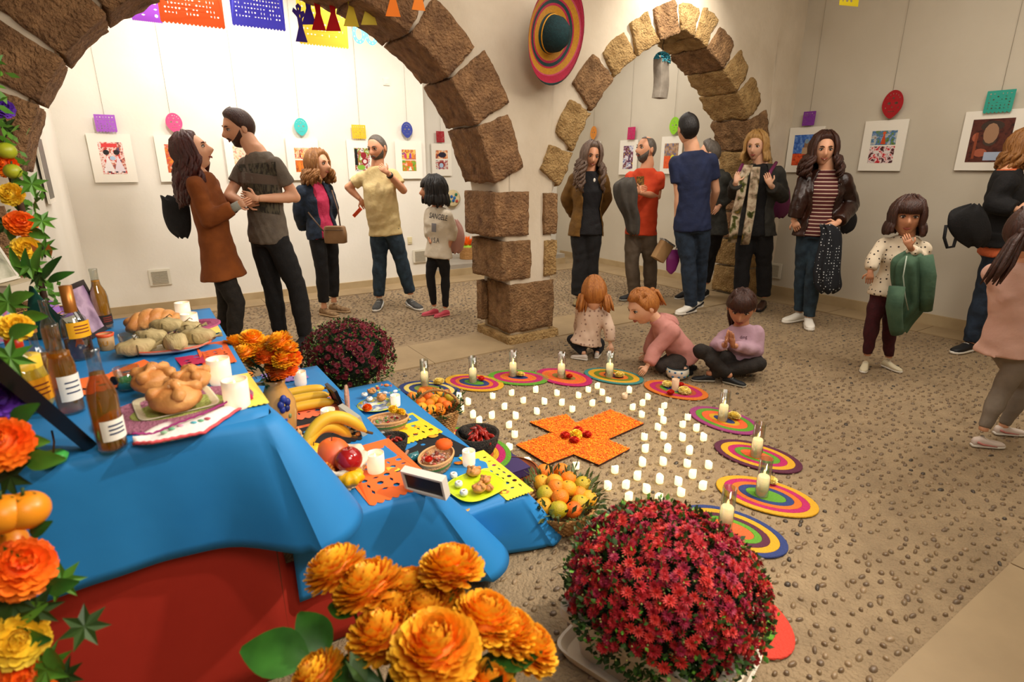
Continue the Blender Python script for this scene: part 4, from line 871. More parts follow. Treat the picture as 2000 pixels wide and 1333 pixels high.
mb.build('petals', [mat('pt1', '#f8760c', .7), mat('pt2', '#ffae1c', .7), mat('pt3', '#d8500c', .7)], r, smooth=False, kind='stuff')
c0 = V((-.03, -.01, .025))
for i, (dx, dy) in enumerate(((-.055, .03), (.05, .045), (-.05, -.045), (.055, -.03))):
    tag(lay(ME['red'], 'pompon_flower', W(-.62 + c0.x + dx, -1.74 + c0.y + dy, .028), None, 1.35, (0, 0, i)), 'red pompon flower on the petal cross, ' + ['far left of the yellow one', 'far right of the yellow one', 'near left of the yellow one', 'near right of the yellow one'][i], 'flower', 'red pompons on the petal cross')
tag(lay(ME['yel'], 'pompon_flower', W(-.62 + c0.x, -1.74 + c0.y, .03), None, (.7, 1.0, .6)), 'yellow flower in the middle of the petal cross', 'flower')
# flowers lying on the mats
for (x, y), k, sc, lb in [((940, 739), 'red', 1.2, 'red pompon lying beside the candle on the yellow rimmed mat'), ((1017, 731), 'cream', 1.0, 'pale yellow chrysanthemum beside the candle on the green rimmed mat'), ((1112, 735), 'red', 1.25, 'red pompon beside the candle on the magenta rimmed mat'),
                          ((1210, 732), 'cream', 1.15, 'pale yellow chrysanthemum beside the candle on the teal rimmed mat'), ((1303, 750), 'cream', 1.1, 'pale yellow chrysanthemum left on the orange rimmed mat'), ((1337, 763), 'cream', 1.35, 'larger pale yellow chrysanthemum on the orange rimmed mat'),
                          ((1310, 766), 'red', 1.2, 'red pompon nearest the viewer on the orange rimmed mat'), ((1330, 751), 'red', 1.0, 'red pompon behind the chrysanthemums on the orange rimmed mat'), ((1434, 812), 'cream', 1.25, 'pale yellow chrysanthemum beside the candle on the mauve rimmed mat'), ((1507, 938), 'cream', .9, 'pale yellow chrysanthemum behind the candle on the yellow rimmed mat nearby'),
                          ((857, 745), 'cream', 1.3, 'pale yellow chrysanthemum on the dark blue rimmed mat')]:
    p = gz(x, y, .03); tag(lay(ME[k], 'chrysanthemum_flower' if k == 'cream' else 'pompon_flower', (p.x, p.y, .03), None, sc, (.1, .1, R.random() * 6)), lb, 'flower')
# paper cup of the missing candle
p = gz(1318, 762, .01); mb = MB(); mb.lathe([(.022, 0), (.026, .08), (.024, .08), (.02, .004), (0, .004)], 16); tag(mb.build('paper_cup', mat('cup_peach', '#e8c4a0', .7), loc=(p.x, p.y, .01)), 'pale peach paper cup among the flowers on the orange rimmed mat', 'cup')
# painted bowl
p = gz(1322, 738, 0); r = thing('painted_bowl', 'white bowl painted with blue and green flowers beside the praying girl', 'bowl', (p.x, p.y, 0))
mb = MB(); mb.lathe([(.045, 0), (.07, .012), (.085, .045), (.078, .082), (.072, .084), (.078, .045), (.06, .016), (0, .01)], 28); mb.build('bowl_body', mat('bowl_white', '#e6e2d0', .3), r)
mb = MB(); mb.lathe([(.078, .080), (.08, .087), (.072, .088), (.07, .082)], 28); mb.lathe([(0, .06), (.07, .062)], 20); mb.build('rim', mat('bowl_rim', '#20343c', .3), r)
for i in range(22):
    a = i * 2.4; z = .03 + .032 * ((i * 7) % 5) / 4; rd = .076 if z < .05 else .0755; mb = MB(); c_ = V((rd * math.cos(a), rd * math.sin(a), z)); mb.ball(c_, (.011, .011, .009), 7, 5); mb.build('painted_flower', MP(['#2c6c9c', '#4c8c3c', '#2c6c9c', '#7cac3c', '#d8a83c'][i % 5]), r)
# ---------------------------------------------------------------- things on the altar
Z1, Z2, Z3 = .8665, .4565, .2465
def at1(x, y, z=Z1): p = gz(x, y, z); return V((p.x, p.y, z))
def bottle(p, label, prof, liquid, level, lblc=None, cap=None, lz=(.05, .1), name='glass_bottle', rad=.03):
    """prof: (radius, z) outline; liquid fills to level"""
    r = thing(name, label, 'bottle', p)
    mb = MB(); mb.lathe([(0, .001)] + prof, 24); mb.build('glass_body', m_glass, r)
    li = [(max(0, a - .0025), z + .004) for a, z in prof if z < level]; li = [(0, .006)] + li + [(li[-1][0], level), (0, level)]
    mb = MB(); mb.lathe(li, 20); mb.build('liquid', liquid, r)
    if lblc:
        n = 12; a0 = -1.45; mb = MB(); rd = rad + .0012
        mb.add([(rd * math.cos(a0 + i * 2.2 / n), rd * math.sin(a0 + i * 2.2 / n), z) for z in lz for i in range(n + 1)], [(i, i + 1, i + n + 2, i + n + 1) for i in range(n)]); lb_ = mb.build('paper_label', mat('lbl' + lblc, lblc, .5), r)
        mb = MB()
        for q_ in range(3): z = lz[0] + (lz[1] - lz[0]) * (.3 + .2 * q_); mb.add([((rd + .0006) * math.cos(a0 + .5 + i * 1.1 / 6), (rd + .0006) * math.sin(a0 + .5 + i * 1.1 / 6), zz) for zz in (z, z + .004) for i in range(7)], [(i, i + 1, i + 8, i + 7) for i in range(6)])
        mb.build('print', mat('lblprint' + lblc, '#7c2c1c' if lblc != '#f4f0e4' else '#2c3c5c', .6), r)
    if cap: mb = MB(); zt = prof[-1][1]; mb.lathe([(cap[1] * .98, zt - cap[2]), (cap[1], zt - cap[2] + .003), (cap[1], zt + .004), (0, zt + .006)], 20); mb.build('cap', mat('cap' + cap[0], cap[0], .35, metal=cap[3]), r)
    return r
beer = [(.029, .002), (.0305, .012), (.0305, .13), (.027, .152), (.0165, .178), (.0135, .2), (.0135, .235), (.015, .238), (.0145, .245), (.0125, .246)]
bottle(at1(222, 876), 'clear bottle of amber beer nearest the viewer, standing at the front altar edge', beer, m_amber, .19, '#f4f0e4', None, (.03, .08))
bottle(at1(142, 805), 'clear beer bottle with a pale label behind the black picture frame', beer, m_amber, .17, '#f4f0e4', None, (.04, .11))
bottle(at1(206, 642), 'slim amber beer bottle with dark lower label, farthest on the altar', beer, mat('beer_gold', '#b87818', .1, alpha=.85), .2, '#2c2018', None, (.02, .06))
tq = [(.036, .002), (.038, .01), (.038, .10), (.034, .135), (.02, .155), (.014, .165), (.014, .24)]
bottle(at1(160, 700), 'tall clear spirit bottle with copper cap and yellow label', [(r_ * 1.05, z * 1.04) for r_, z in tq], m_dark, .07, '#f0b01c', ('#b07030', .0185, .085, .6), (.08, .135), rad=.0405)
bottle(at1(112, 708), 'clear bottle holding amber drink left of the copper capped bottle', [(r_ * .8, z * .88) for r_, z in beer], m_amber, .12, None, None)
bottle(at1(62, 800), 'wide frosted bottle of yellow liqueur with an orange yellow label', [(.05, .002), (.055, .012), (.056, .08), (.05, .115), (.03, .15), (.018, .165), (.016, .2)], mat('liqueur', '#efc838', .35), .15, '#f4a81c', ('#c83018', .019, .022, 0), (.03, .095), rad=.057)
bottle(at1(92, 770), 'small bottle with tan cork top and red collar behind the yellow liqueur', [(r_ * .75, z * .9) for r_, z in tq], m_amber, .12, None, ('#9c6a38', .014, .03, 0))
# small clay cup with lettering
r = thing('clay_cup', 'small tan clay cup with orange rim and painted yellow letters', 'cup', at1(211, 683))
mb = MB(); mb.lathe([(.021, 0), (.023, .004), (.026, .058), (.023, .058), (.02, .006), (0, .006)], 24); mb.build('cup_body', mat('clay_tan', '#b89468', .6), r)
mb = MB(); mb.lathe([(.0262, .05), (.0285, .06), (.024, .061), (.0225, .052)], 24); mb.build('rim', mat('rim_orange', '#e0582c', .4), r)
def text(s_, size, m, name, parent=None, ext=.0008, M=None, wrap=None):
    cu = bpy.data.curves.new(name, 'FONT'); cu.body = s_; cu.size = size; cu.extrude = ext; cu.align_x = 'CENTER'; cu.align_y = 'CENTER'; cu.resolution_u = 2
    t = bpy.data.objects.new('t', cu); COL.objects.link(t); bpy.context.view_layer.update(); me = bpy.data.meshes.new_from_object(t.evaluated_get(bpy.context.evaluated_depsgraph_get())); bpy.data.objects.remove(t)
    for v in me.vertices:
        if wrap: v.co = wrap(v.co)
        elif M is not None: v.co = M @ v.co
    me.materials.clear(); me.materials.append(m); o = bpy.data.objects.new(name, me); COL.objects.link(o)
    if parent is not None: o.parent = parent
    return o
text('TEQU', .026, mat('letter_yellow', '#e8b020', .5), 'lettering', r, wrap=lambda c: V((.0258 * math.sin(c.x / .025 - .5), -.0258 * math.cos(c.x / .025 - .5), .028 + c.y)))
def drink(p, label, level=.03, tag_=False):
    r = thing('drinking_glass', label, 'glass', p); mb = MB(); mb.lathe([(.028, .001), (.03, .004), (.034, .068), (.0325, .068), (.0285, .006), (0, .006)], 24); mb.build('glass_body', m_glass, r)
    mb = MB(); mb.lathe([(0, .007), (.028, .007), (.0295, level), (.01, level + .004), (0, level - .002)], 20); mb.build('green_wax', mat('green_wax', '#5cc060', .3, sss=.3), r); mb = MB(); mb.tube([(0, 0, level), (.002, 0, level + .012)], .001, 4); mb.build('wick', mat('wick', '#2c241c', .8), r)
    if tag_: mb = MB(); mb.ball((-.022, -.027, .036), (.013, .004, .014), 12, 6, rotm=None); mb.build('round_sticker', mat('sticker_black', '#14141a', .4), r)
drink(at1(258, 688), 'short glass of green candle wax beside the oval tamale platter', .026); drink(at1(254, 760), 'short glass of green candle wax with a black round sticker', .034, True)
mb = MB(); mb.lathe([(.001, 0), (.022, .002), (.028, .016), (.02, .026), (0, .024)], 18); mb.tube([(0, 0, .02), (.006, .004, .05), (.002, .01, .075)], .0022, 5, 1); tag(mb.build('green_tea_candle', [mat('green_wax2', '#4cb050', .3), mat('twig', '#6b4428', .8)], loc=at1(108, 905)), 'low round green candle with a brown twig near the front altar edge', 'candle')
# frames
def frame(p, rz, tilt, w_, h_, fc, label, th=.014, bw=.018, pc='#20181c', rollz=0, pal=None):
    r = thing('picture_frame', label, 'picture frame', p, rot=(tilt, 0, rz))
    for nm, c, d in (('frame_rail', (0, 0, bw / 2), (w_, th, bw)), ('frame_rail', (0, 0, h_ - bw / 2), (w_, th, bw)), ('frame_rail', (-w_ / 2 + bw / 2, 0, h_ / 2), (bw, th, h_ - 2 * bw)), ('frame_rail', (w_ / 2 - bw / 2, 0, h_ / 2), (bw, th, h_ - 2 * bw))):
        mb = MB(); mb.box(c, d); mb.build(nm, mat('frame' + fc, fc, .35), r, smooth=False)
    mb = MB(); mb.box((0, 0, h_ / 2), (w_ - 2 * bw + .002, th * .5, h_ - 2 * bw + .002)); mb.build('picture_print', picmat('pp', R.random() * 9, pal, 8) if pal else mat('pp' + pc, pc, .4), r, smooth=False)
    mb = MB(); mb.add([(-.015, th / 2, h_ * .75), (.015, th / 2, h_ * .75), (.02, h_ * .3, .0), (-.02, h_ * .3, .0)], [(0, 1, 2, 3)]); mb.build('strut', mat('strut_black', '#181414', .6), r, smooth=False)
    return r
pa, pb_ = aty(186, 876, 1.02), aty(15, 715, .98)
# big black frame lying back beside the beer bottle, seen along its edge
f0 = at1(190, 872); f1 = aty(8, 712, .93); ex_ = (f1 - f0).normalized(); ez_ = (f0 - V((0, 0, CH))).normalized(); ez_ = (ez_ - ex_ * ez_.dot(ex_)).normalized(); ey_ = ez_.cross(ex_)
r = thing('picture_frame', 'large black picture frame leaning back at the front left altar edge, seen edge on', 'picture frame', f0 + V((0, 0, .004)), rot=Matrix((ex_, ey_, ez_)).transposed().to_euler()); FL = (f1 - f0).length
for c, d in (((FL / 2, -.012, .011), (FL, .028, .022)), ((FL / 2, -.012, .189), (FL, .028, .022)), ((.011, -.012, .1), (.022, .028, .156)), ((FL - .011, -.012, .1), (.022, .028, .156))): mb = MB(); mb.box(c, d); mb.build('frame_rail', mat('frame_black', '#120e0e', .25), r, smooth=False)
mb = MB(); mb.box((FL / 2, -.01, .1), (FL - .04, .008, .16)); mb.build('backing_board', mat('backing', '#1c1618', .6), r, smooth=False)
frame(at1(196, 652), RZ + 1.25, -.28, .17, .21, '#262226', 'dark grey frame with a lilac picture leaning behind the spirit bottles', pal=['#8c6c94', '#c0a4bc', '#5c4060'])
frame(at1(60, 590, Z1) + V((-.09, .0, .10)), RZ + 1.1, -.35, .17, .22, '#e2dccd', 'white frame holding an old greenish photograph under the flower arch', bw=.016, pal=['#3c3c30', '#a8a890', '#d8d4c0', '#6c6c58'])
mb = MB()
for z, c_ in enumerate((.0, 1)): pass
bk = thing('book_stack', 'small pale box under the old greenish photograph', 'box', at1(60, 590, Z1) + V((-.09, .02, 0)), RZ + 1.1); mb.box((0, 0, .045), (.2, .1, .09)); mb.build('box_body', mat('cream_box', '#d8ccb4', .7), bk, smooth=False); mb = MB(); mb.box((0, 0, .0935), (.205, .105, .006)); mb.build('box_lid', mat('cream_box2', '#c8b898', .7), bk, smooth=False)
# folded green felt, lilac bowl, pastel bag
p = at1(84, 660); mb = MB(); mb.add([(-.035, -.02, 0), (.06, -.02, 0), (.01, .0, .145), (-.03, .03, 0), (.065, .03, .0), (-.01, .01, .15)], [(0, 1, 2), (3, 5, 4), (0, 2, 5, 3), (1, 4, 5, 2), (0, 3, 4, 1)]); o = tag(mb.build('folded_napkin', mat('green_felt', '#0f4a3c', .9), loc=p, rz=.3), 'dark green cloth napkin folded to a tall point among the bottles', 'napkin'); o.scale = (1.5, 1.5, 1.4); bm_ = o.modifiers.new('b', 'BEVEL'); bm_.width = .006; bm_.segments = 2
r = thing('small_sombrero', 'small lilac sombrero with gold trim behind the bottles', 'hat', at1(96, 630))
mb = MB(); mb.lathe([(.105, .03), (.11, .045), (.09, .025), (.05, .03), (.045, .075), (.02, .095), (0, .097)], 26); mb.build('felt_body', mat('lilac_felt', '#8c5cb4', .8, c2='#a878c8', scale=12), r)
for rd, z in ((.108, .046), (.075, .0285), (.048, .04), (.044, .07)): mb = MB(); mb.tube([(rd * math.cos(a / 12 * math.pi), rd * math.sin(a / 12 * math.pi), z) for a in range(25)], .0022, 5); mb.build('gold_trim', mat('gold_trim', '#e0b050', .4, metal=.4), r)
p = at1(5, 668, Z1); r = thing('paper_gift_bag', 'pastel striped gift bag at the left picture edge above the bottles', 'bag', (p.x, p.y, Z1), RZ); mb = MB(); mb.rings([((0, 0, z), (.05, 0, 0), (0, .028, 0)) for z in (0, .06, .13, .17)], 16, power=6); mb.build('bag_body', picmat('pastel', 3, ['#48b8d8', '#e070a0', '#60c8c0', '#9880d8', '#58c0e0'], 14), r, angle=40)
for y in (-.02, .02): mb = MB(); mb.tube([(-.02, y, .165), (-.015, y, .2), (.015, y, .2), (.02, y, .165)], .002, 5); mb.build('handle', mat('hdl', '#d8508c', .6), r)
# cut papers lying on the cloth
def flatpaper(px, py, z, w_, h_, rz, color, label, grid=(5, 5), seed=0, dens=.85):
    o, hs = papel_square(w_, h_, grid, w_ / 9, seed, dens); ob = holed(o, hs, 'cut_paper', mat('paper' + color, color, .7), thick=.0012)
    p = gz(px, py, z); ob.location = (p.x, p.y, z + .0012); ob.rotation_euler = (-math.pi / 2, 0, rz); return tag(ob, label, 'paper decoration')
flatpaper(215, 735, Z1, .26, .26, RZ + .3, '#ff7a34', 'orange cut paper under the glasses on the upper altar', seed=1, dens=.5)
flatpaper(420, 690, Z1, .1, .3, RZ, '#e8662c', 'red orange cut paper at the right edge of the upper tier under the platter', (3, 8), 2)
flatpaper(458, 765, Z1, .13, .3, RZ + .02, '#ecd85c', 'pale yellow cut paper under the pair of votive candles', (3, 5), 3, .5)
flatpaper(396, 640, Z1, .11, .26, RZ, '#f0dc70', 'yellow cut paper by the far candles on the upper tier', (3, 5), 13, .5)
flatpaper(385, 700, Z1, .12, .16, RZ + .1, '#c01c50', 'crimson cut paper peeping from under the oval platter', (3, 4), 4, .5)
flatpaper(598, 868, Z2, .13, .36, RZ, '#f07038', 'orange cut paper on the middle tier beside the black one', (3, 8), 5)
flatpaper(632, 840, Z2, .2, .34, RZ + .05, '#16161a', 'black scalloped cut paper under the middle tier candle', (4, 6), 6, .35)
flatpaper(600, 790, Z2, .28, .3, RZ, '#f07850', 'red orange cut paper under the three bananas', (6, 6), 7)
flatpaper(742, 915, Z2, .24, .40, RZ + .04, '#f4702c', 'bright orange lattice cut paper hanging at the middle tier edge', (5, 8), 8, 1.0)
flatpaper(555, 735, Z2, .2, .2, RZ, '#9070b4', 'lilac cut paper at the far end of the middle tier', (5, 5), 17, .8)
flatpaper(800, 835, Z3, .2, .3, RZ + .1, '#f0d424', 'yellow cut paper at the far end of the lowest tier', (4, 5), 9, .7)
flatpaper(825, 875, Z3, .3, .34, RZ + .2, '#141418', 'black cut paper strewn with petals between the stone mortars', (6, 6), 10, .3)
flatpaper(965, 925, Z3, .13, .40, RZ, '#f0dc3c', 'yellow cut paper at the front edge of the lowest tier', (3, 8), 11, 1)
# breads
def pan(p, rz, label, sc=1.0, bones=4, m=None, cat='bread', sugar=True):
    r = thing('sweet_bread', label, cat, p, rz); mb = MB(); mb.ball((0, 0, .032 * sc), (.062 * sc, .056 * sc, .036 * sc), 22, 14, nz=.10, seed=R.random() * 9); mb.build('loaf', m_bread, r)
    for k in range(bones):
        a = k * math.pi / bones * 2 + .4; pts = []; rad = []
        for i in range(9):
            u = i / 8; e = math.pi / 2 - u * 1.35; pts.append((math.cos(a) * math.cos(e) * .062 * sc, math.sin(a) * math.cos(e) * .056 * sc, .032 * sc + math.sin(e) * .037 * sc)); rad.append((.013 + .006 * math.cos(u * 9)) * sc)
        mb = MB(); mb.tube(pts, rad, 9); mb.build('dough_bone', m_bread, r)
    mb = MB(); mb.ball((0, 0, .069 * sc), (.02 * sc, .02 * sc, .016 * sc), 12, 8); mb.build('dough_knob', m_sugar if sugar else m_bread, r); return r
r = thing('bread_plate', 'square cream plate under the three round sweet breads', 'plate', at1(345, 793), RZ + .1)
mb = MB(); mb.rings([((0, 0, z), (a, 0, 0), (0, a * .95, 0)) for a, z in ((.07, 0), (.075, .002), (.095, .012), (.092, .013), (.07, .005), (.0, .004))], 28, power=7, caps=False); mb.build('plate_body', mat('cream_plate', '#d8cca8', .35), r); mb = MB(); mb.rings([((0, 0, z), (a, 0, 0), (0, a * .95, 0)) for a, z in ((.0925, .0125), (.097, .0135), (.097, .0115))], 28, power=7, caps=False); mb.build('plate_rim', mat('cream_rim', '#e6dcc0', .35), r)
pan(at1(347, 800, .878), .3, 'round sweet bread nearest the viewer on the square plate', 1.0); pan(at1(306, 762, .882), 1.2, 'round sweet bread left at the back of the square plate', .98); pan(at1(378, 758, .882), 2.0, 'round sweet bread right at the back of the square plate', .85)
woven_mat(at1(350, 800, .8675), RZ + .1, .38, .26, [('#a8b05c', 2), ('#a86a80', 1.6)], 'dusty pink oval straw mat under the square bread plate')
woven_mat(at1(375, 640, .8675), RZ + .6, .24, .17, [('#8c3058', 2), ('#b0527c', 1.2)], 'small magenta straw mat under the far votive candles')
# embroidered cloth
r = thing('embroidered_cloth', 'white cloth with pink crocheted edge lying before the bread plate', 'cloth', (0, 0, 0)); mb = MB(); P_lo, P_hi = [(262, 872), (300, 874), (345, 862), (400, 850), (470, 802), (492, 785)], [(262, 862), (300, 838), (345, 822), (400, 806), (440, 797), (488, 780)]
g = []
for (x0, y0), (x1, y1) in zip(P_lo, P_hi):
    lo_, hi_ = gz(x0, y0, Z1), gz(x1, y1, Z1)
    for k in range(7): u = k / 6; q_ = lo_.lerp(hi_, u); g.append(V((q_.x, q_.y, Z1 + .004 + .009 * (1 + math.sin(x0 * .09 + u * 7)) * (.3 + .7 * math.sin(u * math.pi)))))
mb.add(g, [(i * 7 + k, (i + 1) * 7 + k, (i + 1) * 7 + k + 1, i * 7 + k + 1) for i in range(5) for k in range(6)]); o = mb.build('cloth_sheet', mat('white_linen', '#efe6de', .8, c2='#f4ede6', scale=20, bump=.2), r); md = o.modifiers.new('u', 'SUBSURF'); md.levels = 2; md.render_levels = 2; o.modifiers.new('s', 'SOLIDIFY').thickness = .003
pts = [g[i * 7] + V((0, 0, .002)) for i in range(6)]; mb = MB(); mb.tube([a.lerp(b_, k / 6) + V((0, 0, .002 * (k % 2))) for a, b_ in zip(pts[:-1], pts[1:]) for k in range(6)], .0042, 6); mb.build('crochet_edge', mat('crochet_coral', '#e0565c', .8), r)
pts = [g[i * 7 + 3] + V((0, 0, .004)) for i in range(6)]; mb = MB(); mb.tube([a.lerp(b_, k / 6) + V((0, 0, .002 * (k % 2))) for a, b_ in zip(pts[:-1], pts[1:]) for k in range(6)], .0028, 6); mb.build('crochet_edge', mat('crochet_plum', '#982c70', .8), r)
pts = [g[35 + i] for i in range(4)]; mb = MB(); mb.tube(pts, .005, 6); mb.build('crochet_edge', mat('crochet_red', '#b81c50', .8), r)
for i, (x, y, c) in enumerate(((335, 838, '#70b890'), (352, 832, '#e09cb8'), (378, 826, '#58b8c8'), (405, 818, '#c85c6c'), (320, 845, '#9cc8a0'), (392, 822, '#70b890'))): mb = MB(); q_ = gz(x, y, Z1 + .017); mb.ball((q_.x, q_.y, Z1 + .017), (.009, .006, .003), 8, 4); mb.build('embroidery', MP(c), r)
# braided bread
r = thing('braided_bread', 'glossy braided loaf at the far end of the upper tier', 'bread', at1(303, 648), RZ + .2)
for s_ in range(3):
    mb = MB(); mb.tube([(-.085 + .17 * i / 24, .022 * math.sin(i / 24 * 6.28 * 1.6 + s_ * 2.094), .036 + .014 * math.cos(i / 24 * 6.28 * 1.6 + s_ * 2.094) + .016 * math.sin(i / 24 * math.pi)) for i in range(25)], [.018 + .012 * math.sin(i / 24 * math.pi) for i in range(25)], 12); mb.build('dough_strand', m_bread, r)
mb = MB(); mb.tube([(-.05 + .1 * i / 10, -.035 * math.cos(i / 3), .03 + .02 * math.sin(i / 2)) for i in range(11)], .014, 9); mb.build('dough_strand', m_bread, r)
# tamales on the oval platter
r = thing('oval_platter', 'long oval white platter with a coral rim holding the wrapped tamales', 'plate', at1(324, 684), RZ - .3)
mb = MB(); mb.lathe([(0, .004), (.07, .004), (.09, .018), (.088, .021), (.07, .0075), (0, .0065)], 36, sx=1.65); mb.build('plate_body', mat('white_plate', '#ece2cf', .25), r)
mb = MB(); mb.lathe([(.0895, .0185), (.0935, .021), (.0895, .0235), (.087, .021)], 36, sx=1.65); mb.build('plate_rim', mat('coral_rim', '#e06c50', .3), r)
m_husk = mat('corn_husk', '#a08c5c', .75, c2='#cdb988', scale=8, bump=.35, bscale=40, stretch=(1, 5, 1), contrast=.3)
for (x, y, dz, a, sc, lb) in [(268, 690, .02, .7, 1, 'husk wrapped tamal leftmost on the oval platter'), (296, 672, .03, .2, .9, 'husk wrapped tamal behind the leftmost one'), (345, 682, .022, -.9, 1.05, 'husk wrapped tamal with a tied strip in the middle of the platter'), (330, 658, .045, .1, .95, 'husk wrapped tamal lying on top at the back'), (388, 668, .022, .05, 1.0, 'husk wrapped tamal at the right end of the platter'), (368, 655, .035, .3, .8, 'small husk wrapped tamal behind the right ones')]:
    p = at1(x, y, Z1 + .012); sc *= 1.3; t_ = thing('wrapped_tamal', lb, 'tamal', (p.x, p.y, Z1 + dz - .012), a)
    mb = MB(); mb.rings([((-.045 * sc + .09 * sc * i / 8, 0, .02 * sc + .003 * math.sin(i * 2)), (0, (.01 + .018 * math.sin(math.pi * (i + .6) / 9.2)) * sc, 0), (0, 0, (.008 + .014 * math.sin(math.pi * (i + .6) / 9.2)) * sc)) for i in range(9)], 12, power=3); mb.build('husk', m_husk, t_)
    mb = MB(); mb.tube([(0, .0285 * sc * math.cos(q_ / 8 * math.pi), .02 * sc + .0235 * sc * math.sin(q_ / 8 * math.pi)) for q_ in range(17)], .0028, 5, side=(1, 0, 0)); mb.tube([(0, 0, .044 * sc), (.012, .01, .052 * sc), (.022, .004, .047 * sc)], .002, 4); mb.build('husk_tie', mat('husk_tie', '#6b5c38', .8), t_)
    mb = MB(); mb.add([(.04 * sc, -.012, .02), (.065 * sc, -.02, .03), (.07 * sc, .0, .022), (.062 * sc, .018, .033), (.04 * sc, .012, .02)], [(0, 1, 2), (0, 2, 4), (4, 2, 3)]); mb.build('husk_end', m_husk, t_)
# votive candles
for x, y, z, lit, lb, sc in [(432, 748, Z1, 1, 'frosted white votive candle at the upper tier edge, farther of the close pair', 1.05), (465, 795, Z1, 1, 'frosted white votive candle at the upper tier edge, nearer of the close pair', 1.08), (374, 648, Z1, 1, 'brightly lit votive candle on the small magenta mat', 1.0), (360, 622, Z1, 1, 'glowing votive candle behind the one on the magenta mat', .95),
                         (588, 752, Z2, 0, 'dim votive candle beside the marigold jug near the dark shrub', .95), (643, 830, Z2, 1, 'lit votive candle on the black scalloped paper', .95), (735, 922, Z2, 1, 'lit votive candle right of the fruit basket on the lattice paper', 1.0), (773, 793, Z3, 1, 'small lit votive candle beside the striped candy basket', .85), (916, 908, Z3, 1, 'lit votive candle between the mortar and the lime green plate', .92)]:
    votive(gz(x, y, z), .075 * sc, .031 * sc, lb, bool(lit))
# clay jug with marigolds
p = gz(551, 858, Z2); jug = thing('painted_jug', 'tan glazed clay jug painted with a blue pansy, full of marigolds', 'jug', (p.x, p.y, Z2)); jug.scale = (1.2, 1.2, 1.18)
mb = MB(); mb.lathe([(.034, 0), (.04, .005), (.05, .04), (.0585, .1), (.055, .14), (.036, .18), (.03, .2), (.036, .218), (.032, .218), (.026, .2), (.0, .19)], 32); mb.build('jug_body', mat('clay_glaze', '#c08a44', .25, c2='#d0a05c', scale=4, coat=.5), jug)
mb = MB(); mb.tube([(-.03, 0, .2), (-.06, 0, .2), (-.075, 0, .16), (-.055, 0, .12)], .007, 8); mb.build('handle', MATS['clay_glaze'], jug)
for a, z, rd, c in ((-.98, .145, .0145, '#2c3c8c'), (-.6, .15, .0145, '#26327c'), (-.8, .163, .0145, '#33469c'), (-.92, .128, .013, '#2c3c8c'), (-.66, .13, .013, '#202c6c'), (-.8, .142, .005, '#e8c84c'), (-1.15, .105, .009, '#7c8c5c'), (-.55, .1, .009, '#7c8c5c'), (-.8, .09, .007, '#3c4c9c')):
    q_ = V((.0555 * math.cos(a), .0555 * math.sin(a), z)); mb = MB(); mb.ball(q_ * 1.0, (rd * .75, rd * .75, rd), 10, 6, rotm=None); mb.build('painted_petal', MP(c), jug)
bq = thing('marigold_bunch', 'bunch of real orange marigolds standing in the painted clay jug', 'flowers', (p.x, p.y, Z2 + .235)); rr = random.Random(11)
for i, (x, y) in enumerate([(462, 672), (492, 664), (520, 672), (478, 690), (508, 688), (545, 668), (562, 682), (534, 694), (556, 702), (500, 706), (482, 700), (540, 716), (566, 700), (550, 728), (522, 700), (560, 720)]):
    Yd = p.y + rr.uniform(-.05, .05); q_ = aty(x, y, Yd) - V((p.x, p.y, Z2 + .235)); lay(ME['mari'] if i < 11 else ME['mariD'], 'flower_head', q_, bq, rr.uniform(.85, 1.08), (rr.uniform(-.4, .4), rr.uniform(-.4, .4), rr.uniform(0, 6)))
    mb = MB(); mb.tube([(rr.uniform(-.01, .01), rr.uniform(-.01, .01), -.04), q_ * .5 + V((0, 0, .01)), q_ - V((0, 0, .01))], .0025, 5); mb.build('stem', m_leafd, bq)
leaves(60, (-.02, 0, .05), (.06, .05, .04), m_leafd, 'leaf_tuft', bq, (.03, .008), 4)
# bananas
m_ban = mat('banana', '#d89c18', .5, c2='#f0c83c', scale=7, contrast=.3); m_bant = mat('banana_tip', '#5c4018', .7)
def banana(p, rz, label, L=.17, bend=.8, roll=0, lift=.018):
    r = thing('banana', label, 'fruit', p, rot=(roll, 0, rz)); pts = []; rd = []
    for i in range(13): u = i / 12 - .5; pts.append((u * L, -bend * L * .28 * (1 - 4 * u * u) * -1, lift)); rd.append(.0175 * (1 - abs(2 * u) ** 4) ** .5 * .98 + .005)
    mb = MB(); mb.tube(pts, rd, 6 if False else 10); mb.build('peel', m_ban, r); mb = MB(); mb.tube([pts[-1], V(pts[-1]) + V((.022, -.012, 0))], [.006, .005], 6); mb.tube([pts[0], V(pts[0]) + V((-.006, -.004, 0))], [.005, .003], 6); mb.build('stalk', m_bant, r); return r
for (x, y), lb in (((592, 772), 'banana farthest of the three laid side by side'), ((600, 786), 'middle banana of the three laid side by side'), ((608, 800), 'banana nearest the viewer of the three laid side by side')): banana(gz(x, y, Z2 + .01), RZ - .12, lb, .2, .25)
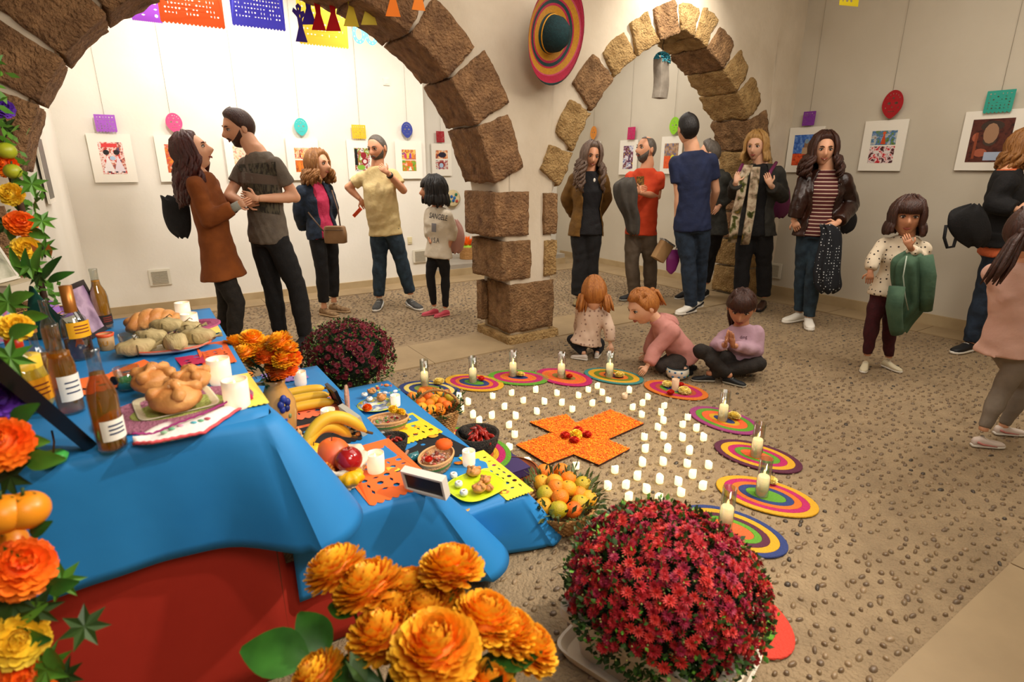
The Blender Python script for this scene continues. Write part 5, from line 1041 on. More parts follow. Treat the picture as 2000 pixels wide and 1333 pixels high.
# fruit basket
p = gz(660, 945, Z2); fb = thing('fruit_basket', 'round woven basket lined with white paper, heaped with fruit on the middle tier', 'basket', (p.x, p.y, Z2)); basket(fb, .065, .10, .09, mat('basket_tan', '#b07838', .7, c2='#e8d0a0', scale=22, bump=.6, contrast=.12), 7)
mb = MB(); n = 40; vs = []
for k, (rr_, z) in enumerate(((.08, .06), (.102, .08), (.108, .098), (.10, .104), (.07, .09))):
    for j in range(n): t = 2 * math.pi * j / n; q_ = rr_ + .004 * math.sin(j * 2.1 + k); vs.append((q_ * math.cos(t), q_ * math.sin(t), z + .006 * math.sin(j * 1.3)))
mb.add(vs, [(i * n + j, i * n + (j + 1) % n, (i + 1) * n + (j + 1) % n, (i + 1) * n + j) for i in range(4) for j in range(n)]); mb.build('paper_liner', mat('liner', '#ead9c0', .8), fb)
def fruit(px, py, dY, rad, m, label, sc=(1, 1, .92), stalk=True, dimple=True, name='fruit', extra=None):
    q_ = aty(px, py, p.y + dY); r = thing(name, label, 'fruit', q_); mb = MB()
    pr = [(0, -rad * .8)] + [(rad * math.sin(a) * (1 + .06 * math.cos(a)), -rad * math.cos(a)) for a in [math.pi * i / 14 for i in range(1, 14)]] + [(rad * .06, rad * .82), (0, rad * .74)]
    mb.lathe([(a * sc[0], z * sc[2]) for a, z in pr], 24); mb.build('skin', m, r)
    if stalk: mb = MB(); mb.tube([(0, 0, rad * .7), (.003, 0, rad * 1.12)], .0018, 5); mb.build('stalk', m_bant, r)
    return r
fruit(650, 890, .01, .062, mat('mango_skin', '#f07828', .4, c2='#e8543c', scale=10, contrast=.3), 'large orange and pink mango behind the red apple', (1.0, 1, 1.0))
fruit(681, 897, -.045, .043, mat('apple_red', '#7c0410', .15, c2='#c01c1c', scale=9, contrast=.2, coat=.6), 'shiny dark red apple in the fruit basket', (1.05, 1, .95), name='apple')
fruit(614, 890, .0, .045, mat('melon_yellow', '#f0b81c', .4, c2='#f4cc3c', scale=6), 'round yellow fruit at the left of the fruit basket', name='melon')
banana(aty(655, 862, p.y + .06), RZ + .1, 'ripe banana arching behind the mango in the fruit basket', .23, 1.3, 1.2, .0); banana(aty(640, 872, p.y + .05), RZ + .3, 'second banana with brown spots in the fruit basket', .19, 1.3, 1.2, .0)
q_ = aty(684, 932, p.y - .075); r = thing('carved_squash', 'bright yellow scalloped squash piece at the front of the fruit basket', 'fruit', q_); mb = MB()
vs = []; nn = 32
for k, (a, z) in enumerate(((0, -.024), (.034, -.019), (.045, 0), (.034, .017), (0, .024))):
    for j in range(nn): t = 2 * math.pi * j / nn; q2 = a * (1 + .1 * math.cos(8 * t)); vs.append((q2 * math.cos(t), q2 * math.sin(t), z))
mb.add(vs, [(i * nn + j, i * nn + (j + 1) % nn, (i + 1) * nn + (j + 1) % nn, (i + 1) * nn + j) for i in range(4) for j in range(nn)]); mb.build('flesh', mat('squash_yellow', '#f4b40c', .4), r); mb = MB(); mb.tube([(0, 0, .018), (0, 0, .028)], .004, 6); mb.build('stub', m_leafd, r)
q_ = aty(636, 922, p.y - .075); r = thing('small_pineapple', 'small orange pineapple with green leaves leaning in the fruit basket', 'fruit', q_, rot=(.2, -.5, 0)); mb = MB()
for i in range(60): a = i * 2.4; z = -.028 + .056 * i / 60; rd = .024 * math.sqrt(max(.05, 1 - (z / .034) ** 2)); mb.ball((rd * math.cos(a), rd * math.sin(a), z), (.006, .006, .006), 6, 4)
mb.build('rind', mat('pineapple', '#e06c1c', .6, c2='#c89030', scale=30), r); mb = MB()
for i in range(12): a = i * 2.4; d = V((math.cos(a) * (.2 + .05 * (i % 3)), math.sin(a) * (.2 + .05 * (i % 3)), 1)).normalized(); mb.tube([V((0, 0, .028)), V((0, 0, .028)) + d * .03, V((0, 0, .028)) + d * .055], [.004, .0045, .0008], 4)
mb.build('leaf_crown', mat('pine_leaf', '#5c9c2c', .5), r, kind='stuff')
# small loose things on the middle tier
for x, y, k, sc, lb in [(486, 742, 0, .75, 'tangerine half hidden behind the marigold jug'), (594, 868, 2, .0, '')]:
    if sc: tag(lay(FR[k], 'tangerine', gz(x, y, Z2) + V((0, 0, .026)), None, sc), lb, 'fruit')
for i, (x, y, rd) in enumerate(((590, 862, .014), (578, 876, .012), (584, 850, .013))):
    r = thing('garlic_bulb', ['pale onion bulb nearest the candle on the orange paper', 'small onion bulb at the front of the three', 'onion bulb at the back of the three'][i], 'onion', gz(x, y, Z2)); mb = MB(); mb.lathe([(0, 0), (rd * .8, .002), (rd, rd * .8), (rd * .7, rd * 1.5), (rd * .2, rd * 2), (rd * .1, rd * 2.8), (0, rd * 2.85)], 14); mb.build('bulb', mat('onion', '#d8a868', .4), r); mb = MB(); mb.ball((0, 0, .001), (rd * .3, rd * .3, .002), 6, 3); mb.build('root', mat('root_p', '#a88c5c', .8), r)
def candy(p, label, c='#e0d8d0', c2='#c84c3c', rz=0, sc=1, group=None):
    r = thing('wrapped_candy', label, 'candy', p, rz, group); key = ('candy', c, c2)
    if key not in ALB:
        a = MB(); a.ball((0, 0, .008), (.014, .009, .008), 10, 7); b_ = MB()
        for s_ in (-1, 1):
            for k in range(6): t = k * 1.05; b_.add([(s_ * .012, 0, .008), (s_ * .026, .009 * math.cos(t), .008 + .007 * math.sin(t)), (s_ * .026, .009 * math.cos(t + .7), .008 + .007 * math.sin(t + .7))], [(0, 1, 2)])
        ALB[key] = (a.mesh('sweet', col(c2, .3)), b_.mesh('wrapper', col(c, .25)))
    for nm, me in zip(('sweet', 'wrapper'), ALB[key]): o = bpy.data.objects.new(nm, me); COL.objects.link(o); o.parent = r; o.scale = (sc,) * 3
for i, (x, y, z, a, b_, lb) in enumerate([(622, 796, Z2, '#e8e4e0', '#e8dcb0', 'silver wrapped candy by the nearest banana'), (640, 790, Z2, '#e8e490', '#7cb0e0', 'yellow and blue wrapped candy right of the bananas'), (672, 838, Z2, '#d8d0c8', '#c8bca8', 'clear wrapped candy beside the black paper candle'), (684, 848, Z2, '#e8d8a8', '#c08c50', 'clear wrapped caramel near the fruit basket bananas'), (748, 848, Z3, '#d8d4cc', '#b8b4ac', 'clear wrapped candy behind the small mortar'), (700, 852, Z2, '#e0a040', '#c86c28', 'amber wrapped candy near the orange lattice paper')]): candy(gz(x, y, z), lb, a, b_, R.uniform(0, 3), 1.1)
# frames and slabs standing on the border between middle and lower tier
q_ = gz(680, 805, Z2); r = thing('wood_slice', 'rough pink slice of wood with bark standing on edge', 'wood slice', (q_.x, q_.y, Z2), RZ + 1.2); mb = MB(); poly = [(.045 * math.cos(a) * (1 + .14 * math.sin(3 * a + 1)), .055 + .06 * math.sin(a) * (1 + .08 * math.sin(5 * a))) for a in [2 * math.pi * i / 26 for i in range(26)]]
Mx = Matrix.Rotation(math.pi / 2, 4, 'X'); mb.prism([(x * .9, y) for x, y in poly], -.006, .006, M=Mx); mb.build('face', mat('pink_wood', '#c88070', .8, c2='#e0a898', scale=16, bump=.3), r, smooth=False); mb = MB(); mb.tube([(x * .93, 0, .055 + (y - .055) * 1.03) for x, y in poly] + [(poly[0][0] * .93, 0, .055 + (poly[0][1] - .055) * 1.03)], .0075, 6); mb.build('bark', mat('bark', '#b89078', .95, bump=.5, scale=30), r)
frame(gz(695, 838, Z2), RZ - 1.45, .25, .17, .09, '#b4b4a4', 'grey green edged frame leaning on the border of the two lower tiers', th=.022, pc='#28342c')
frame(gz(662, 792, Z2), RZ - 1.5, .3, .12, .10, '#1c1a1c', 'black frame leaning beside the pink wood slice', pc='#241c20')
frame(gz(712, 860, Z3 + .06), RZ + .9, .25, .05, .1, '#8c6858', 'narrow rosy brown frame behind the small stone mortar', th=.012, bw=.006, pc='#301c20')
frame(gz(782, 935, Z3), RZ + .9, .25, .07, .12, '#a87c64', 'small copper coloured frame in front of the small mortar', th=.01, bw=.006, pc='#38181c')
frame(gz(835, 962, Z2), RZ - 1.0, .25, .16, .085, '#ece4d8', 'white edged frame with a dark back at the corner of the middle tier', th=.03, bw=.008, pc='#24181c')
# stone mortars
m_lava = mat('lava_stone', '#2c2620', .95, c2='#5c5246', scale=60, bump=1.0, bscale=120, contrast=.3)
def mortar(p, R_, h_, label, chili, rz=0):
    r = thing('stone_mortar', label, 'mortar', p, rz)
    mb = MB(); mb.lathe([(R_ * .62, h_ * .12), (R_ * .72, h_ * .2), (R_ * .92, h_ * .6), (R_, h_), (R_ * .88, h_ * 1.0), (R_ * .8, h_ * .8), (R_ * .55, h_ * .5), (0, h_ * .45)], 32); mb.build('mortar_bowl', m_lava, r)
    for k in range(3): a = k * 2.094 + .4; mb = MB(); mb.tube([(R_ * .5 * math.cos(a), R_ * .5 * math.sin(a), h_ * .2), (R_ * .55 * math.cos(a), R_ * .55 * math.sin(a), 0)], [R_ * .2, R_ * .14], 10); mb.build('foot', m_lava, r)
    pe = thing('pestle', 'grey stone pestle resting in the ' + ('large' if R_ > .07 else 'small') + ' mortar', 'pestle', V(p) + V((-R_ * .35, 0, h_ * .85)), rot=(0, -.95 if R_ > .07 else 1.0, -.35)); L = R_ * 1.1; mb = MB(); mb.lathe([(0, -L / 2), (R_ * .22, -L / 2), (R_ * .25, -L * .4), (R_ * .2, L * .35), (R_ * .17, L / 2), (0, L / 2)], 18); mb.build('shaft', m_lava, pe)
    rr = random.Random(int(R_ * 1000)); m1 = mat('chili', '#6c0c0c', .3, c2='#b02818', scale=14)
    for i in range(chili):
        a, q_ = rr.uniform(0, 6.28), rr.uniform(0, R_ * .62); c = V((q_ * math.cos(a) + R_ * .12, q_ * math.sin(a), h_ * .8 + rr.uniform(0, h_ * .32) * (1 - q_ / R_))); b_ = rr.uniform(0, 6.28); L = R_ * rr.uniform(.5, .8); d = V((math.cos(b_), math.sin(b_), rr.uniform(-.3, .5)))
        ch = thing('dried_chili', 'wrinkled dark red dried chili in the ' + ('large' if R_ > .07 else 'small') + ' stone mortar', 'chili', V(p) + c, 0, 'dried chilis in the ' + ('large' if R_ > .07 else 'small') + ' mortar'); mb = MB()
        mb.tube([d * (-L / 2), d * (-L / 5) + V((0, 0, .006)), d * (L / 5) + V((0, 0, .004)), d * (L / 2)], [R_ * .05, R_ * .12, R_ * .1, R_ * .02], 6, flat=.6); mb.build('pod', m1, ch); mb = MB(); mb.tube([d * (-L / 2), d * (-L / 2) - V((0, 0, .0)) - d * .008], [.003, .0015], 4); mb.build('stalk', m_bant, ch)
    return r
mortar(gz(933, 892, .083) + V((0, .02, 0)), .112, .125, 'large dark stone mortar full of dried chilis on the green rimmed mat', 26)
mortar(gz(770, 890, Z3), .066, .09, 'small dark stone mortar in the middle of the lowest tier', 8)
# candy baskets and plates of the lowest tier
def oval_basket(p, rz, label, a_, b_, h_, kind):
    r = thing('oval_basket', label, 'basket', p, rz); mb = MB(); n = 32
    mb.lathe([(b_ * .72, 0), (b_ * .8, .004), (b_, h_), (b_ * .95, h_), (b_ * .72, .008), (0, .007)], n, sx=a_ / b_); mb.build('basket_body', mat('palm_weave', '#c89058', .8, c2='#e0b080', scale=60, bump=.6, bscale=150), r)
    mb = MB(); mb.lathe([(b_ * .93, h_ * .55), (b_ * .985, h_ * .78)], n, sx=a_ / b_ * 1.01); o = mb.build('green_stripe', mat('weave_green', '#6c9040', .8), r); o.scale = (1.01, 1.01, 1)
    for q_ in (0, 1): mb = MB(); mb.tube([(a_ * .98 * math.cos(i / 20 * math.pi), b_ * .98 * math.sin(i / 20 * math.pi), h_ + .003 + q_ * .004) for i in range(41)], .004, 6); mb.build('rim', mat('weave_rim', '#dca870', .8), r)
    return r
p = gz(758, 838, Z3); oval_basket(p, RZ - .25, 'oval palm basket with a green stripe, full of sweets, far on the lowest tier', .105, .068, .05, 0); rr = random.Random(4)
for i, (x, y, k) in enumerate(((717, 797, 'mariD'), (768, 800, 'yel'), (783, 805, 'yel'))): q_ = aty(x, y, p.y); tag(lay(ME[k], 'paper_flower', q_, None, .5, (.3, 0, i)), ['small orange flower at the left end of the far oval basket', 'yellow flower in the far oval basket', 'second yellow flower at the right of the far oval basket'][i], 'flower')
for i in range(14): q_ = aty(732 + rr.uniform(-12, 22), 805 + rr.uniform(-5, 6), p.y + rr.uniform(-.02, .02)); candy(V((p.x + rr.uniform(-.06, .05), p.y + rr.uniform(-.03, .03), Z3 + .034 + rr.uniform(0, .012))), 'tiny wrapped sweet heaped in the far oval basket', rr.choice(['#e0d0c8', '#c8b0a0']), rr.choice(['#b02c2c', '#6c9c50', '#a8683c']), rr.uniform(0, 3), .7, 'sweets in the far oval basket')
p = gz(853, 915, Z3); oval_basket(p, RZ + .65, 'oval palm basket of sweets with an orange paper flower, near on the lowest tier', .1, .07, .055, 1)
mb = MB(); n = 28; q_ = aty(867, 868, p.y + .03); vs = [(0, 0, .003)] + [((.036 + .003 * (j % 2)) * math.cos(2 * math.pi * j / n), (.027 + .002 * (j % 2)) * math.sin(2 * math.pi * j / n), 0) for j in range(n)]; mb.add(vs, [(0, j + 1, (j + 1) % n + 1) for j in range(n)]); o = mb.build('paper_fan', mat('fan_orange', '#f4600c', .7), loc=q_); o.rotation_euler = (.7, .0, .1); o.modifiers.new('s', 'SOLIDIFY').thickness = .002; tag(o, 'flat orange scalloped paper disc at the back of the near oval basket', 'paper decoration')
for i in range(40): a, e = rr.uniform(0, 6.28), rr.uniform(0, .055) ; candy(V((p.x + e * math.cos(a) * 1.2, p.y + e * math.sin(a) * .9, Z3 + .036 + rr.uniform(0, .014))), 'small brown and pink wrapped sweet heaped in the near oval basket', rr.choice(['#d8b8a8', '#e0c8b8', '#c09c88']), rr.choice(['#a84c34', '#c86c5c', '#e0a080', '#8c3c2c']), rr.uniform(0, 3), .75, 'sweets in the near oval basket')
tag(lay(ME['red'], 'paper_flower', aty(837, 897, p.y - .03), None, .8, (.2, 0, 0)), 'coral red flower among the sweets of the near oval basket', 'flower')
r = thing('lime_plate', 'lime green plate with white candies and little sugared buns', 'plate', gz(930, 955, Z3), RZ + .15); mb = MB(); mb.rings([((0, 0, z), (a, 0, 0), (0, a * .9, 0)) for a, z in ((.07, 0), (.075, .002), (.112, .014), (.11, .016), (.072, .006), (0, .005))], 36, power=3, caps=False); mb.build('plate_body', mat('lime_plastic', '#c8dc20', .3), r); mb = MB(); mb.rings([((0, 0, z), (a, 0, 0), (0, a * .9, 0)) for a, z in ((.11, .0145), (.115, .0165), (.112, .0175), (.109, .016))], 36, power=3, caps=False); mb.build('plate_rim', mat('lime_rim', '#d8e838', .3), r)
m_sug = mat('sugar_white', '#e8e2dc', .6, c2='#f4f0ec', scale=30, bump=.3)
for i, (x, y) in enumerate(((886, 934), (896, 951), (906, 968))):
    c = thing('coconut_candy', 'white ring shaped candy on the lime green plate, ' + ['farthest of three', 'middle of three', 'nearest of three'][i], 'candy', gz(x, y, Z3 + .012) - V((0, 0, 0))); mb = MB(); mb.lathe([(.005, .021), (.009, .024), (.014, .022), (.0165, .014), (.015, .003), (0, .002)], 20); mb.build('sugar_ring', m_sug, c); mb = MB(); mb.lathe([(0, .0195), (.006, .0205), (0, .021)], 10); mb.build('filling', mat('fill', '#b0a078', .6), c)
for i, (x, y, sc) in enumerate(((925, 928, .5), (936, 960, .48), (948, 943, .4), (955, 958, .32))): pan(gz(x, y, Z3 + .012), i, ['little sugared bun at the back of the lime green plate', 'little sugared bun at the front of the lime green plate', 'little sugared bun at the right of the lime green plate', 'smallest sugared bun on the lime green plate'][i], sc, 3, None, 'bun')
r = thing('colourful_plate', 'lime and white plate heaped with colourful sweets, far on the lowest tier', 'plate', gz(738, 795, Z3), RZ); mb = MB(); mb.lathe([(0, .003), (.06, .003), (.098, .014), (.096, .017), (.06, .007), (0, .006)], 32, sx=1.1); mb.build('plate_body', picmat('plate_pat', 5, ['#c8dc30', '#e8e8e0', '#3c6cb0', '#d8d030', '#c03040'], 22), r); mb = MB(); mb.lathe([(.097, .015), (.101, .0175), (.096, .0185)], 32, sx=1.1); mb.build('plate_rim', mat('lime_rim', '#d8e838', .3), r)
for i, (x, y, sc) in enumerate(((712, 775, .42), (727, 769, .42), (745, 782, .48), (722, 783, .42))):
    if i == 3 or i == 0: c = thing('coconut_candy', ['white candy at the left of the colourful plate', '', '', 'pink white candy at the front of the colourful plate'][i], 'candy', gz(x, y, Z3 + .012)); mb = MB(); mb.lathe([(0, .018), (.009, .022), (.015, .02), (.019, .012), (.016, .003), (0, .002)], 18); mb.build('sugar_ring', m_sug, c); mb = MB(); mb.lathe([(0, .0215), (.006, .022), (0, .0225)], 8); mb.build('filling', mat('fill', '#b0a078', .6), c)
    else: pan(gz(x, y, Z3 + .012), i, ['', 'little brown bun at the back of the colourful plate', 'little glazed bun in the middle of the colourful plate'][i], sc, 3, None, 'bun')
for i, (x, y, c1, c2_) in enumerate(((752, 771, '#e8e8e8', '#d8d8e0'), (765, 782, '#3c8c6c', '#e0e8e8'), (738, 762, '#e0dc40', '#c04030'), (755, 756, '#e06c40', '#e8843c'), (772, 768, '#7cc080', '#e8e8f0'))): candy(gz(x, y, Z3 + .016), ['white wrapped candy on the colourful plate', 'green wrapped candy on the colourful plate', 'yellow wrapped candy on the colourful plate', 'orange wrapped candy at the back of the colourful plate', 'mint green wrapped candy at the right of the colourful plate'][i], c1, c2_, i, 1.2)
p = gz(805, 902, Z3); r = thing('teal_glass_cup', 'small teal glass cup lying on its side near the small mortar', 'cup', (p.x, p.y, Z3 + .02), rot=(0, math.pi / 2 - .15, .3)); mb = MB(); mb.lathe([(.016, -.03), (.018, -.028), (.022, .03), (.0205, .03), (.0165, -.026), (0, -.026)], 20); mb.build('cup_body', mat('teal_glass', '#2c6c70', .15, coat=.5), r); mb = MB(); mb.lathe([(.0205, .029), (.0228, .031), (.0205, .032)], 20); mb.build('rim', mat('teal_glass2', '#5c9ca0', .15), r)
# loose petals and petal shaped papers
for i, (x, y, z, sz, c) in enumerate([(790, 838, Z3, .03, '#f0a020'), (815, 835, Z3, .028, '#f0941c'), (850, 842, Z3, .045, '#f09c18'), (803, 853, Z3, .026, '#f0641c'), (846, 853, Z3, .042, '#f4a424'), (812, 848, Z3, .02, '#e86c1c'), (897, 905, Z3, .04, '#f08c18'), (768, 918, Z2, .045, '#f8c838'), (912, 998, Z3, .02, '#e8a84c'), (985, 962, Z3, .035, '#e8843c'), (742, 865, Z3, .03, '#e86c20'), (795, 820, Z3, .035, '#f4c020')]):
    mb = MB(); n = 14; vs = [(0, 0, -.002)] + [(sz * .6 * math.cos(2 * math.pi * j / n), sz * .32 * math.sin(2 * math.pi * j / n), .003 + .002 * math.cos(4 * math.pi * j / n)) for j in range(n)]; mb.add(vs, [(0, j + 1, (j + 1) % n + 1) for j in range(n)]); o = mb.build('loose_petal', mat('ptl' + c, c, .6), loc=gz(x, y, z + .003), rz=R.uniform(-.5, .5) + .2); o.modifiers.new('s', 'SOLIDIFY').thickness = .001; tag(o, 'loose orange silk petal scattered on the lower altar tiers', 'petal', 'loose petals on the altar')
# terracotta bowl and baskets on the floor
r = thing('terracotta_bowl', 'brown terracotta bowl half hidden behind the lowest tier', 'bowl', gz(1000, 955, 0) + V((0, .05, 0))); mb = MB(); mb.lathe([(.07, 0), (.1, .02), (.13, .07), (.124, .072), (.09, .03), (0, .02)], 32); mb.build('bowl_body', mat('terracotta', '#8c4420', .6), r); mb = MB(); mb.lathe([(.128, .068), (.136, .074), (.124, .078)], 32); mb.build('rim', mat('terracotta2', '#a05428', .6), r)
def fruit_heap(p, pix, Ys, base, sc=1.0):
    for i, (x, y, k, lb) in enumerate(pix):
        q_ = gz(x, y, base + Ys[i % len(Ys)]); tag(lay(FR[k], 'tangerine', q_, None, sc * R.uniform(.92, 1.05), (R.uniform(-.7, .7), R.uniform(-.7, .7), R.random() * 6)), lb, 'fruit')
p = gz(856, 850, 0); r = thing('wicker_basket', 'tall wicker basket of tangerines standing before the far arc of candles', 'basket', (p.x, p.y, 0)); basket(r, .08, .125, .17, None, 11, 30)
mb = MB(); mb.tube([(.12 * math.cos(a), .0 + .03, .17 + .10 * math.sin(a)) for a in [math.pi * i / 14 for i in range(15)]], .008, 7); mb.build('handle', m_wick, r)
PB = p; pos = [(804, 775, 0), (824, 768, 0), (838, 776, 3), (858, 768, 1), (872, 770, 3), (878, 778, 2), (806, 793, 0), (822, 784, 0), (839, 789, 0), (863, 785, 0), (805, 803, 3), (824, 796, 1), (842, 800, 1), (858, 797, 0), (815, 806, 2), (873, 792, 3), (850, 780, 1), (832, 806, 0), (860, 803, 0)]
words_ = ['at the far left of', 'at the back left of', 'at the back of', 'at the back right of', 'at the far right of', 'greenish, at the right of', 'left of the middle of', 'upper middle of', 'in the middle of', 'right of the middle of', 'at the left rim of', 'just below the middle of', 'near the front of', 'front right of', 'yellow green, at the front of', 'at the right rim of', 'between the orange ones of', 'at the front rim of', 'by the front handle of']
for i, (x, y, k) in enumerate(pos):
    q_ = gz(x, y, .175 + .03 * math.exp(-(((x - 840) / 30) ** 2)))
    tag(lay(FR[k], 'tangerine', q_, None, .92, (R.uniform(-.6, .6), R.uniform(-.6, .6), R.random() * 6)), 'small tangerine ' + words_[i] + ' the tall wicker basket', 'fruit')
leaves(170, (0, 0, .19), (.145, .145, .03), m_leafd, 'leaf_sprigs', r, (.04, .007), 5, ringed=True)
p = gz(1092, 1020, 0); r = thing('fruit_bowl_basket', 'low round basket of tangerines and limes beside the lowest tier', 'basket', (p.x, p.y, 0)); basket(r, .10, .155, .10, None, 7, 32)
pos = [(1063, 922, 0), (1096, 920, 0), (1111, 936, 0), (1083, 942, 1), (1058, 943, 1), (1086, 953, 0), (1109, 955, 1), (1131, 966, 0), (1138, 948, 2), (1066, 966, 2), (1094, 972, 0), (1062, 990, 1), (1090, 996, 2), (1120, 997, 3), (1133, 985, 2), (1150, 975, 1)]
words_ = ['topmost at the left of', 'at the top of', 'below the topmost right in', 'big yellow one upper left in', 'yellow, at the left edge of', 'left of the middle of', 'yellow, in the middle of', 'deep orange, right of the middle of', 'dull green, upper right in', 'green and yellow, on the left of', 'glossy, in the lower middle of', 'shadowed, at the lower left of', 'olive green, at the front of', 'reddish, front right of', 'green, behind the reddish one in', 'yellow, at the right rim of']
for i, (x, y, k) in enumerate(pos):
    q_ = gz(x, y, .115 + .045 * math.exp(-(((x - 1095) / 30) ** 2 + ((y - 960) / 30) ** 2)))
    tag(lay(FR[k], 'tangerine', q_, None, 1.16, (R.uniform(-.6, .6), R.uniform(-.6, .6), R.random() * 6)), 'tangerine ' + words_[i] + ' the low round basket', 'fruit')
leaves(280, (0, .01, .12), (.172, .172, .04), mat('olive_leaf', '#34401c', .55, c2='#5c6a34', scale=14), 'leaf_sprigs', r, (.05, .008), 6, ringed=True)
# ---------------------------------------------------------------- chrysanthemum pots
def daisy(m, name, seed, rad=.019):
    rr = random.Random(seed); mb = MB(); mb.ball((0, 0, .0), (.004, .004, .003), 6, 3, 1)
    for ring_, (n, el, L) in enumerate(((13, .12, 1.0), (10, .55, .8), (6, 1.0, .55))):
        for j in range(n):
            a = 2 * math.pi * (j + .5 * ring_) / n + rr.uniform(-.1, .1); e = el + rr.uniform(-.12, .12); d = V((math.cos(a) * math.cos(e), math.sin(a) * math.cos(e), math.sin(e))); s_ = V((-math.sin(a), math.cos(a), 0)); q_ = rad * L; wd = rad * .135
            mb.add([d * q_ * .12, d * q_ * .6 + s_ * wd, d * q_, d * q_ * .6 - s_ * wd], [(0, 1, 2, 3)])
    return mb.mesh(name, [m, mat('daisy_eye', '#7c3010', .7)], smooth=False)
DZ = [daisy(mat('mum_' + c, c, .6, c2=c2_, scale=40), 'blossom', i) for i, (c, c2_) in enumerate((('#9c1020', '#bc2430'), ('#b01a24', '#d03038'), ('#8c1034', '#ac2044'), ('#c02424', '#dc4034')))]
DD = [daisy(mat('mumd_' + c, c, .65, c2=c2_, scale=40), 'blossom', i + 7, .021) for i, (c, c2_) in enumerate((('#4c0818', '#7c1428'), ('#5c0c20', '#8c1c30')))]
def mum(p, rx, ry, rz_, cz, nfl, meshes, label, potc, seed, pot='round', cover=-.15, ax=0):
    rr = random.Random(seed); r = thing('potted_chrysanthemum', label, 'potted plant', p, ax); n = 0; st_ = MB(); spots = []
    i = 0; N = nfl * 2
    for i in range(N):
        z = 1 - (1 - cover) * (i + .5) / N; a = i * 2.39996 + rr.uniform(-.2, .2)
        if z < .25 and rr.random() > (z - cover) / (.25 - cover) * 1.0 + .02: continue
        if rr.random() < .12: continue
        q_ = math.sqrt(max(0, 1 - z * z)); k = rr.uniform(.93, 1.05); d = V((q_ * math.cos(a), q_ * math.sin(a), z)); spots.append((V((d.x * rx * k, d.y * ry * k, cz + d.z * rz_ * k)), d))
    Cw = V((0, 0, CH)); spots.sort(key=lambda s_: ((Matrix.Rotation(ax, 3, 'Z') @ s_[0]) + V(p) - Cw).length)
    for i, (q_, d) in enumerate(spots):
        tilt = (d + V((rr.uniform(-.4, .4), rr.uniform(-.4, .4), rr.uniform(-.1, .5)))).normalized(); sc = rr.uniform(.7, 1.15); me = meshes[rr.randrange(len(meshes))]; rot = tilt.to_track_quat('Z', 'Y').to_euler()
        if i < 300: lay(me, 'blossom', q_, r, sc, rot)
        else:
            Mt = Matrix.Translation(q_) @ rot.to_matrix().to_4x4() @ Matrix.Scale(sc, 4); st_.add([Mt @ v.co for v in me.vertices], [tuple(f.vertices) for f in me.polygons], meshes.index(me))
    if st_.v: st_.build('blossom_mass', [m_.materials[0] for m_ in meshes], r, smooth=False, kind='stuff')
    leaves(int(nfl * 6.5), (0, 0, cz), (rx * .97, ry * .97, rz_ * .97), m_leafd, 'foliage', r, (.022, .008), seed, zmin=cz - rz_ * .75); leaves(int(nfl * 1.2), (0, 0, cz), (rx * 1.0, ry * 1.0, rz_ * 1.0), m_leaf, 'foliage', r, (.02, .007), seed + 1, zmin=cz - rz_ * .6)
    mb = MB()
    for i in range(int(nfl * .35)): a, z = rr.uniform(0, 6.28), rr.uniform(-.3, .95); q_ = math.sqrt(1 - z * z); mb.ball((q_ * math.cos(a) * rx * 1.03, q_ * math.sin(a) * ry * 1.03, cz + z * rz_ * 1.03), .003, 5, 4)
    mb.build('buds', mat('bud', '#a8a860', .6), r, kind='stuff')
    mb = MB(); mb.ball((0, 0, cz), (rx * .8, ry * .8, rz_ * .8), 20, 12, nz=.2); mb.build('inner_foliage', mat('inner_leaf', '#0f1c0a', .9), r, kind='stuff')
    m_ = mat('pot' + potc, potc, .45)
    if pot == 'square':
        mb = MB(); mb.rings([((0, 0, z), (a, 0, 0), (0, a * .8, 0)) for a, z in ((.2, 0.002), (.205, .01), (.23, .16))], 32, power=10, caps=False); mb.build('pot_wall', m_, r, angle=40); mb = MB(); mb.rings([((0, 0, z), (a, 0, 0), (0, a * .8, 0)) for a, z in ((.231, .155), (.262, .16), (.262, .19), (.23, .19), (.225, .14))], 32, power=10, caps=False); mb.build('pot_rim', m_, r, angle=40)
        mb = MB(); mb.rings([((0, 0, z), (a, 0, 0), (0, a * .8, 0)) for a, z in ((.235, .0), (.25, .004), (.268, .04), (.258, .04), (.24, .01), (0, .008))], 32, power=10, caps=False); mb.build('saucer', m_, r, angle=40)
    else: mb = MB(); mb.lathe([(.10, 0), (.105, .01), (.14, .16), (.15, .16), (.15, .18), (.13, .18)], 28); mb.build('pot_wall', m_, r)
    return r
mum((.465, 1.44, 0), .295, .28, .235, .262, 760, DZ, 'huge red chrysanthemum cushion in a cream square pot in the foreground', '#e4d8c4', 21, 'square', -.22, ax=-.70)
mum((-1.10, 3.62, 0), .30, .28, .25, .27, 420, DD, 'dark maroon chrysanthemum cushion behind the lower altar tiers', '#3c2c24', 22, 'round', -.45)
